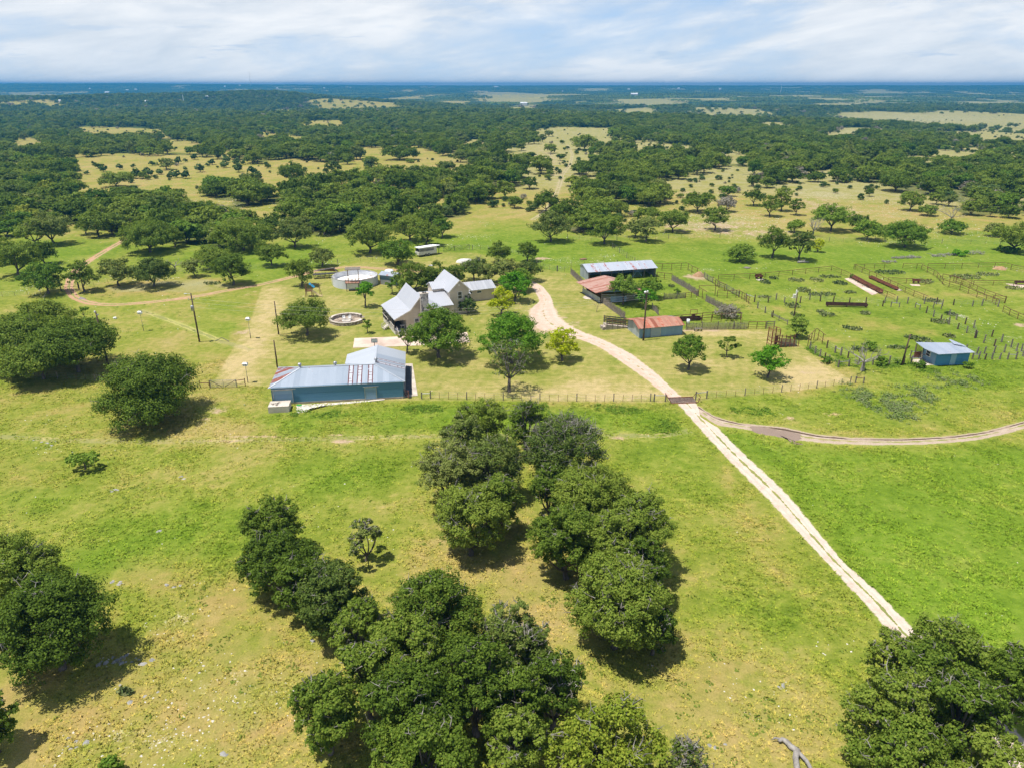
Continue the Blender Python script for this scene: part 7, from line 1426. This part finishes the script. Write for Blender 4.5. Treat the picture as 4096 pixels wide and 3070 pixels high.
# thin dead sapling and dead trees
def dead_tree(name, u, v, H, spread, label, seed, mat='bark_pale', n=7, tr=.3, cat='dead tree'):
    r_ = random.Random(seed); mb = MB(); p = GT(u, v)
    def grow(a, d, L_, r, lev):
        pts = [a]; dd = d.copy()
        for i in range(4):
            dd = (dd + Vector((r_.uniform(-.38, .38), r_.uniform(-.38, .38), r_.uniform(-.22, .25)))).normalized(); pts.append(pts[-1] + dd * L_ / 4)
        mb.tube(pts, [r * (1 - .17 * i) for i in range(5)], 6 if lev < 2 else 4, caps=False)
        if lev < 4:
            for _ in range(3 if lev < 3 else 2):
                k = r_.choice((2, 3, 4)); nd = (dd + Vector((r_.uniform(-1, 1), r_.uniform(-1, 1), r_.uniform(-.2, .6))) * .9).normalized(); grow(pts[k], nd, L_ * r_.uniform(.5, .75), r * .5, lev + 1)
    base = Vector((0, 0, -.1)); fk = Vector((.1, 0, H * .28)); mb.tube([base, fk * .5, fk], [tr * 1.4, tr, tr * .9], 9, caps=False)
    for i in range(n): a = 2 * math.pi * i / n + r_.uniform(-.4, .4); grow(fk, Vector((math.cos(a) * spread, math.sin(a) * spread, r_.uniform(.3, 1.0))).normalized(), H * .42, tr * .55, 1)
    t_ = empty(name, tuple(p), 0, label, cat); mb.build('trunk', M[mat], t_, smooth=True)
dead_tree('dead_tree', 3448, 1482, 5.6, 1.5, 'dead grey oak with wide crooked bare limbs among the cedar posts', 5, n=6, tr=.26); dead_tree('dead_tree', 3250, 945, 6.5, .6, 'bare snag standing left of the big oak above the pens', 6, tr=.25); dead_tree('dead_tree', 3800, 895, 7, .7, 'bare forked snag on the green right slope', 7, tr=.25)
dead_tree('dead_tree', 3905, 632, 9, .3, 'bleached bare trunks on the far right clearing', 8, n=3, tr=.4); dead_tree('dead_sapling', 2386, 1248, 2.4, .5, 'thin dry sapling beside the driveway meadow by the oval pad', 9, mat='bark', n=3, tr=.05); dead_tree('dead_tree', 700, 1085, 4, .8, 'leaning bleached dead tree in the upper left', 10, n=4, tr=.2)
# fallen log at the bottom
lg = empty('fallen_log', (*G(3170, 3020), 0), 0, 'bleached forked log lying on the grass near the bottom edge', 'log'); q0 = Vector((*G(3170, 3020), 0))
LP_ = [Vector((*G(u, v, .25), .25)) - q0 for u, v in ((3115, 2962), (3128, 2954), (3146, 2964), (3165, 2985), (3188, 3000), (3182, 3030), (3188, 3070), (3192, 3110))]
part('log', MB().tube(LP_, [.10, .17, .2, .22, .26, .22, .22, .2], 9), 'bark_pale', lg, smooth=True); part('fork', MB().tube([LP_[4], LP_[4] + Vector((.35, -.9, .05)), LP_[4] + Vector((.55, -2.4, 0))], [.15, .15, .12], 7).tube([LP_[1], LP_[0] + Vector((-.25, .2, .1)), LP_[0] + Vector((-.5, .1, .02))], [.1, .06, .02], 6), 'bark_pale', lg, smooth=True)
lg2 = empty('fallen_log', (*G(3190, 1053), 0), .2, 'bleached fallen trunk in the pasture below the oak pair', 'log'); part('log', MB().tube([(0, 0, .3), (1.5, -.2, .35), (3., -.6, .25)], [.3, .28, .15], 8).tube([(1.5, -.2, .35), (2.6, .5, .9)], [.12, .04], 6), 'bark_pale', lg2)
# brush piles
def brush(u, v, w, h, label, mat='bark_pale', n=60):
    p = GT(u, v); r_ = random.Random(u); mb = MB()
    for _ in range(n):
        a = Vector((r_.uniform(-w, w), r_.uniform(-w * .35, w * .35), r_.uniform(0, h * .6))); d = Vector((r_.uniform(-1, 1), r_.uniform(-.6, .6), r_.uniform(-.2, .35))) * w * .5; mb.tube([a, a + d * .5 + Vector((0, 0, .1)), a + d], [.07, .05, .02], 4, caps=False)
    o_ = mb.build('brush_pile', M[mat]); o_.location = tuple(p); return tag(o_, label, 'brush pile')
for u, v, w, h, lab in ((3588, 1035, 1.6, .7, 'small brush pile left of the row below the far pens'), (3625, 1034, 1.8, .8, 'second brush pile from the left in the far row'), (3655, 1032, 1.8, .9, 'third brush pile from the left in the far row'), (3555, 1050, 1.9, .7, 'brush pile set lower than the far row'), (3755, 1026, 2.6, 1.0, 'wide brush pile in the middle of the far row'), (3902, 1018, 2.4, 1.5, 'tallest brush pile beside the green bushes'), (3810, 1022, 1.6, .7, 'small brush pile left of the green bushes')): brush(u, v, w, h, lab)
for i, (u, v, w, h, lab) in enumerate(((3840, 1024, 60, 30, 'bright low bush beside the tallest brush pile'), (4030, 1008, 90, 22, 'bushes at the end of the brush pile row'), (3405, 1114, 16, 12, 'green bush at the head of the first feed bunk'))): mid(u, v, v - h, w, lab, 'bright' if i != 1 else 'green', 'shrub', seed=500 + i, cb=.02, cat='shrub', npad=8)
# bushes by the dead tree
for i, (u, v, w, h, lab) in enumerate(((3520, 1462, 70, 50, 'leafy vine bush right of the dead tree trunk'), (3475, 1400, 60, 40, 'leafy bush behind the dead tree'), (3590, 1455, 40, 30, 'low weeds at the foot of the leaning pole'), (3680, 1470, 60, 22, 'low weeds left of the blue shed'), (3868, 1470, 50, 18, 'low weeds at the right corner of the blue shed'), (3300, 1450, 50, 20, 'weeds along the lower post fence'))): mid(u, v, v - h, w, lab, 'weed', 'weed_bush', seed=520 + i, cb=.02, cat='bush', npad=8, dens=.6)
# ================================================================ ground cover
rg = np.random.RandomState(77)
def scatter_px(polys_or_ell, n): pass
# prickly pear patches
def cactus(u, v, wpx, hpx, label):
    c_ = GT(u, v); rx = wpx * (c_.y * cp + 45 * sp) / F / 2; ry = abs(GT(u, v - hpx / 2).y - GT(u, v + hpx / 2).y) / 2
    n = int(60 + 30 * rx * min(ry, 4)); n = min(n, 420); a = rg.uniform(0, 6.28, n); rr = np.sqrt(rg.uniform(0, 1, n)); k = rg.uniform(.5, 1, n); C = np.stack([rx * rr * np.cos(a), ry * rr * np.sin(a), rg.uniform(.08, .5, n) * k], 1)
    N = rg.normal(size=(n, 3)); N[:, 2] = np.abs(N[:, 2]) * .6
    me = leaf_mesh('prickly_pear', C, N, .34, rg, L['cactus'], 1.15); o_ = obj('prickly_pear', me, loc=tuple(c_)); return tag(o_, label, 'cactus patch')
CP = [(3185, 1123, 64, 14, 'left pasture, widest mound'), (3265, 1122, 50, 18, 'left pasture, right of the widest mound'), (3060, 1130, 40, 18, 'under the small left trough'), (3095, 1115, 36, 8, 'left pasture by the fence'), (3320, 1110, 90, 10, 'strip under the pipe fence angle'), (3360, 1135, 60, 16, 'beside the concrete strip'),
      (3215, 1163, 50, 20, 'below the left pasture mounds'), (3400, 1172, 50, 10, 'below the concrete strip'), (3290, 1180, 120, 14, 'strip above the cedar posts'), (3310, 1262, 70, 16, 'open pen, left'), (3460, 1255, 40, 12, 'open pen, right'), (3280, 1248, 30, 8, 'open pen, small'),
      (3420, 1318, 60, 12, 'middle of the open pen'), (3385, 1312, 30, 8, 'middle of the open pen, small'), (3690, 1365, 70, 34, 'above the blue shed, large'), (3640, 1352, 50, 14, 'above the blue shed, left'), (3795, 1347, 46, 16, 'above the blue shed, right'), (3590, 1392, 90, 14, 'beside the leaning pole'),
      (3760, 1288, 70, 18, 'between the two post diagonals'), (3800, 1258, 40, 16, 'beside the upper post diagonal'), (3560, 1092, 120, 16, 'far middle pen'), (3700, 1128, 60, 18, 'far middle pen by the cross fence'), (3860, 1110, 120, 20, 'far right pen, large'), (3950, 1100, 90, 14, 'far right pen, right'), (4060, 1155, 80, 12, 'right photo edge'),
      (3060, 1190, 60, 8, 'below the left cross posts'), (3170, 1225, 60, 20, 'around the white pipe stand'), (3435, 1400, 60, 20, 'behind the dead tree'), (2685, 1147, 24, 8, 'inside the far green pen'), (850, 1135, 70, 12, 'on the orange grass by the big dark oak'), (280, 2645, 26, 14, 'edge of the shadow at lower left'), (500, 2770, 60, 26, 'lower left stony meadow'), (3180, 1262, 40, 20, 'by the pole at the chute'), (3730, 1205, 70, 12, 'beyond the H braces')]
for u, v, w, h, lab in CP: cactus(u, v, w, h, 'prickly pear patch: ' + lab)
# stones, tufts, flowers: each ONE uncountable object
def sample_view(n, y0, y1, power=1.0):
    y = y0 + (y1 - y0) * rg.uniform(0, 1, n) ** power; x = rg.uniform(-.80, .80, n) * (y + 6); return x, y
def keepout(x, y):
    """True where nothing wild may grow: drive, slabs, buildings"""
    k = np.zeros(x.shape, bool)
    for nm in ('driveway', 'driveway.001', 'side_track', 'red_track'):
        o_ = bpy.data.objects.get(nm)
        if not o_: continue
        co = np.empty(len(o_.data.vertices) * 3, np.float32); o_.data.vertices.foreach_get('co', co); co = co.reshape(-1, 3)[:, :2]; m = 9 if 'drive' in nm or 'side' in nm else 7
        a, b = co[0::m], co[m - 1::m]; f_ = .10; a, b = a + (b - a) * f_, b + (a - b) * f_; poly = np.concatenate([a, b[::-1]]); k |= inside(poly, x, y)
    for pts in ([(-36.8, 98.6), (-16.3, 101.2), (-18.4, 114.5), (-28, 112.3), (-27.4, 108.5), (-38, 107)], [(-37, 95), (-33, 95.4), (-33.5, 98.8), (-37, 98.5)], [(-22.7, 131), (-12, 134.5), (-8.4, 145), (-3.6, 156), (-6, 162), (-17, 155), (-28, 142)]): k |= inside(pts, x, y)
    for q_ in ([(1412, 1392), (1418, 1354), (1700, 1344), (1868, 1330), (1880, 1370), (1650, 1384)], [(2556, 1353), (2728, 1338), (2725, 1300), (2530, 1305)], [(3738, 1462), (3868, 1457), (3860, 1420), (3700, 1420)]): k |= inside([G(*p) for p in q_], x, y)
    k |= np.hypot(x + 38.3, y - TKY) < 5.6; k |= np.hypot(x - fc[0], y - fc[1]) < 3.6
    return k
n = 150000; x, y = sample_view(n, 33, 118, .8); mow, lush, dry, rock, soil, wdm = masks(x, y, wood=False)
clus = fbm(x / 3.2, y / 3.2, 3); ok = (mow < .4) & ~keepout(x, y) & (rg.rand(n) < np.clip(.35 + (clus - .4) * 2.2, .08, 1)); x, y, lu, dr, cl = x[ok], y[ok], lush[ok], dry[ok], clus[ok]
NB = 7; n = len(x); r0 = rg.uniform(.10, .26, n) * (1 + .35 * lu); hh = rg.uniform(.06, .16, n) * (.6 + .8 * cl + .35 * lu)
a = rg.uniform(0, 6.28, (n, NB)); rr = r0[:, None] * rg.uniform(.15, 1, (n, NB)); bx_ = x[:, None] + rr * np.cos(a) * .6; by_ = y[:, None] + rr * np.sin(a) * .6; tx = x[:, None] + rr * np.cos(a) * 1.7; ty = y[:, None] + rr * np.sin(a) * 1.7
wv = rg.uniform(.03, .07, (n, NB)); dx_, dy_ = -np.sin(a) * wv, np.cos(a) * wv; hz_ = hh[:, None] * rg.uniform(.6, 1.2, (n, NB)); Z0 = np.zeros_like(bx_)
P_ = np.stack([np.stack([bx_ - dx_, by_ - dy_, Z0], -1), np.stack([bx_ + dx_, by_ + dy_, Z0], -1), np.stack([tx, ty, hz_], -1)], 2).reshape(-1, 3)
me = mesh_np('grass_tufts', P_, np.arange(len(P_)).reshape(-1, 3), M['tuft'], 3); add_masks(me, P_[:, 0].astype(float), P_[:, 1].astype(float), wood=False)
tag(obj('grass_tufts', me), 'ankle-high meadow grass in tufts over the unmown fields', 'grass', kind='stuff'); print('tufts', n)
def rocks(name, x, y, s, mat, label, flat=.45, seed=1):
    r_ = np.random.RandomState(seed); n = len(x)
    B_ = np.array([[1, 0, 0], [.5, .87, 0], [-.5, .87, 0], [-1, 0, 0], [-.5, -.87, 0], [.5, -.87, 0], [.55, .2, 1], [-.1, .55, .9], [-.5, -.15, 1], [.2, -.5, .85]]); Fq = [(0, 1, 7, 6), (2, 3, 8, 7), (3, 4, 9, 8), (5, 0, 6, 9)]; 
    V = B_[None] * (1 + r_.uniform(-.28, .28, (n, 10, 3))); a = r_.uniform(0, 6.28, n); c_, s_ = np.cos(a)[:, None], np.sin(a)[:, None]; X_ = V[..., 0] * c_ - V[..., 1] * s_ * .7; Y_ = V[..., 0] * s_ + V[..., 1] * c_ * .7
    P = np.stack([X_ * s[:, None] + x[:, None], Y_ * s[:, None] + y[:, None], V[..., 2] * s[:, None] * flat - .02 + terrain(x, y)[:, None]], -1).reshape(-1, 3); fs = np.array(Fq + [(6, 7, 8, 9), (1, 2, 7, 7), (4, 5, 9, 9)]); 
    q4 = np.array(Fq + [(6, 7, 8, 9)]); t3 = np.array([(1, 2, 7), (4, 5, 9)]); base = np.arange(n)[:, None, None] * 10
    me = bpy.data.meshes.new(name); f4 = (q4[None] + base).reshape(-1, 4); f3 = (t3[None] + base).reshape(-1, 3); me.vertices.add(len(P)); me.vertices.foreach_set('co', P.astype(np.float32).ravel())
    me.loops.add(f4.size + f3.size); me.loops.foreach_set('vertex_index', np.r_[f4.ravel(), f3.ravel()].astype(np.int32)); me.polygons.add(len(f4) + len(f3)); me.polygons.foreach_set('loop_start', np.r_[np.arange(0, f4.size, 4), f4.size + np.arange(0, f3.size, 3)].astype(np.int32)); me.update(calc_edges=True); me.materials.append(mat)
    return tag(obj(name, me), label, 'stones', kind='stuff')
n = 190000; x, y = sample_view(n, 33, 330, 1.15); mow, lush, dry, rock, soil, wdm = masks(x, y, wood=False); cl = fbm(x / 2.2 + 5, y / 2.2, 3); pr_ = np.clip((rock - .15) * 1.6, .0, 1) * (.2 + 1.3 * sstep(.42, .62, cl)) + .02 * sstep(.55, .7, cl) * (mow < .5) + .004
ok = (rg.rand(n) < pr_) & ~keepout(x, y); x, y = x[ok], y[ok]; s = .04 + .11 * rg.rand(len(x)) ** 3.5 + (y > 120) * .10 * rg.rand(len(x)); rocks('white_stones', x, y, s, M['stone_w'], 'small bright limestone pieces strewn over the stony meadow'); print('stones', len(x))
# grey ledges
LX, LY, LS = [], [], []
for u, v, ru, rv, k in ((475, 2330, 26, 16, 7), (480, 2640, 130, 20, 26), (290, 2985, 40, 30, 6), (690, 2345, 40, 8, 4), (480, 2790, 200, 90, 5), (890, 3020, 20, 30, 2), (450, 1960, 30, 12, 5), (190, 1770, 60, 20, 8), (2620, 2660, 30, 6, 2), (3130, 2755, 30, 20, 3), (2850, 2985, 60, 12, 6), (730, 1910, 12, 6, 2), (630, 2120, 8, 4, 2), (1280, 2560, 20, 8, 1)):
    for _ in range(k): a_, b_ = G(rnd.gauss(u, ru * .5), rnd.gauss(v, rv * .5)); LX.append(a_); LY.append(b_); LS.append(rnd.uniform(.14, .38))
rocks('limestone_ledges', np.array(LX), np.array(LY), np.array(LS), M['stone_g'], 'flat grey limestone ledges breaking through the meadow', .3, 9)
# weeds: darker leafy clumps, thistles
def herb(name, x, y, mat, label, size, hgt_, per=14, rad=.35, seed=4):
    r_ = np.random.RandomState(seed); n = len(x); q = r_.normal(size=(n, per, 3)); q /= np.linalg.norm(q, axis=2)[..., None]; q[..., 2] = np.abs(q[..., 2]); sc_ = r_.uniform(.5, 1.3, (n, 1))
    C = np.stack([x[:, None] + q[..., 0] * rad * sc_, y[:, None] + q[..., 1] * rad * sc_, q[..., 2] * hgt_ * sc_ * r_.uniform(.3, 1, (n, per))], -1).reshape(-1, 3); N = (q + [0, 0, .8]).reshape(-1, 3)
    return tag(obj(name, leaf_mesh(name, C, N, size, r_, mat)), label, 'weeds', kind='stuff')
n = 40000; x, y = sample_view(n, 34, 175, .9); mow, lush, dry, rock, soil, wdm = masks(x, y, wood=False); cl = fbm(x / 5 + 30, y / 5 + 8, 4); ok = (rg.rand(n) < sstep(.56, .72, cl) * .16 + .008) & (mow < .35) & ~keepout(x, y); herb('leafy_weeds', x[ok], y[ok], L['weed2'], 'darker leafy weeds scattered through the meadow grass', .13, .22)
def ellpts(u, v, ru, rv, n):
    c_ = Vector(G(u, v)); rx = ru * (c_.y * cp + 45 * sp) / F; ry = abs(G(u, v - rv)[1] - G(u, v + rv)[1]) / 2; a = rg.uniform(0, 6.28, n); r_ = np.sqrt(rg.rand(n)) ; return c_.x + rx * r_ * np.cos(a), c_.y + ry * r_ * np.sin(a)
TX, TY = [], []
for u, v, ru, rv, n in ((3470, 1575, 90, 40, 600), (3560, 1620, 120, 36, 750), (3520, 1595, 70, 30, 350), (3700, 1600, 60, 30, 350), (3830, 1520, 80, 36, 500), (3760, 1545, 70, 20, 250), (3640, 1560, 60, 16, 200), (3600, 1655, 80, 18, 250)): a_, b_ = ellpts(u, v, ru, rv, n); TX.append(a_); TY.append(b_)
TX = np.concatenate(TX); TY = np.concatenate(TY); TX = TX + rg.normal(size=len(TX)) * .8; TY = TY + rg.normal(size=len(TY)) * .9; k = rg.rand(len(TX)) < sstep(.40, .62, fbm(TX / 1.6, TY / 1.6, 3)) * .45; TX, TY = TX[k], TY[k]; herb('thistle_patch', TX, TY, L['thistle'], 'grey-green thistle patch with pale purplish heads on the right pasture', .15, .65, 16, .45, 8)
WX, WY = [], []
for u, v, ru, rv, n in ((1700, 1635, 90, 14, 160), (2250, 1640, 330, 26, 700), (1250, 1655, 150, 16, 160), (3050, 1640, 130, 20, 200), (2650, 1700, 70, 30, 160), (3330, 1440, 60, 24, 240), (3540, 1462, 160, 10, 260), (3260, 1410, 24, 22, 120), (3700, 1480, 60, 10, 120), (2620, 1280, 120, 16, 120), (2960, 1240, 60, 20, 120)): a_, b_ = ellpts(u, v, ru, rv, n); WX.append(a_); WY.append(b_)
WX = np.concatenate(WX); WY = np.concatenate(WY); k = ~keepout(WX, WY) & (rg.rand(len(WX)) < sstep(.42, .6, fbm(WX / 2.2, WY / 2.2, 3)) * .7); herb('fence_weeds', WX[k], WY[k], L['weed'], 'lush weeds along the fence lines', .15, .45, 14, .4, 12)
# ================================================================ far away
def far_house(u, v, w, h, label, i, roofm='white', grp='far-off pale houses in the hills'):
    p = GT(u, v); d = math.hypot(p.x, p.y); W_ = w * d / F; H_ = h * d / F; r_ = empty('farmstead', tuple(p), rnd.uniform(-.2, .2), label, 'house', grp); D_ = W_ * .6
    part('walls', MB().box((0, 0, H_ * .35 + 2), (W_, D_, H_ * .7 + 4)), 'offwhite', r_); z = H_ * .7 + 4; part('roof', MB().add([(-W_ / 2, -D_ / 2, z), (W_ / 2, -D_ / 2, z), (W_ / 2, D_ / 2, z), (-W_ / 2, D_ / 2, z), (-W_ / 2, 0, z + H_ * .5), (W_ / 2, 0, z + H_ * .5)], [(0, 1, 5, 4), (2, 3, 4, 5), (0, 4, 3), (1, 2, 5)]), roofm, r_)
HS = [(242, 413, 8, 4, 'white farmstead on the left wooded knoll'), (360, 361, 6, 3, 'white house high in the left blue valley'), (430, 376, 14, 4, 'pale houses by the valley road'), (510, 366, 8, 3, 'house right of the valley road'), (545, 363, 8, 3, 'second house right of the valley road'), (585, 417, 6, 5, 'tall white structure in the valley floor'), (828, 396, 8, 4, 'white roof on the knoll crest'), (697, 377, 6, 3, 'blue-green roof on the far slope'),
      (900, 351, 6, 3, 'left white dot of the far slope row'), (960, 346, 6, 3, 'second white dot of the far slope row'), (1110, 357, 6, 3, 'white house at the end of the slope row'), (1297, 358, 6, 3, 'white house centre-left near the horizon'), (2250, 370, 4, 3, 'small house left of the white mansion'), (2536, 386, 24, 7, 'large white mansion among the hazy woods'), (2515, 362, 9, 3, 'white shed above the mansion'), (2714, 358, 8, 3, 'white shed right of the mansion'), (2880, 361, 7, 4, 'right-most white shed near the horizon'), (1985, 352, 14, 3, 'pair of white sheds near the centre horizon'), (2095, 422, 26, 6, 'brown house on a pale bench in the middle distance')]
for i, (u, v, w, h, lab) in enumerate(HS): far_house(u, v, w, h, lab, i)
for u, v, vt, lab in ((735, 409, 386, 'white mast standing in the left valley'), (1003, 345, 300, 'thin radio tower on the left horizon'), (3122, 375, 343, 'guyed white tower left of centre right horizon')):
    p = GT(u, v); d = math.hypot(p.x, p.y); h_ = (v - vt) * d / F; r_ = empty('radio_tower', tuple(p), 0, lab, 'tower'); part('mast', MB().tube([(0, 0, 0), (0, 0, h_)], [max(1.2, d / 3000), .6], 5), 'white', r_)
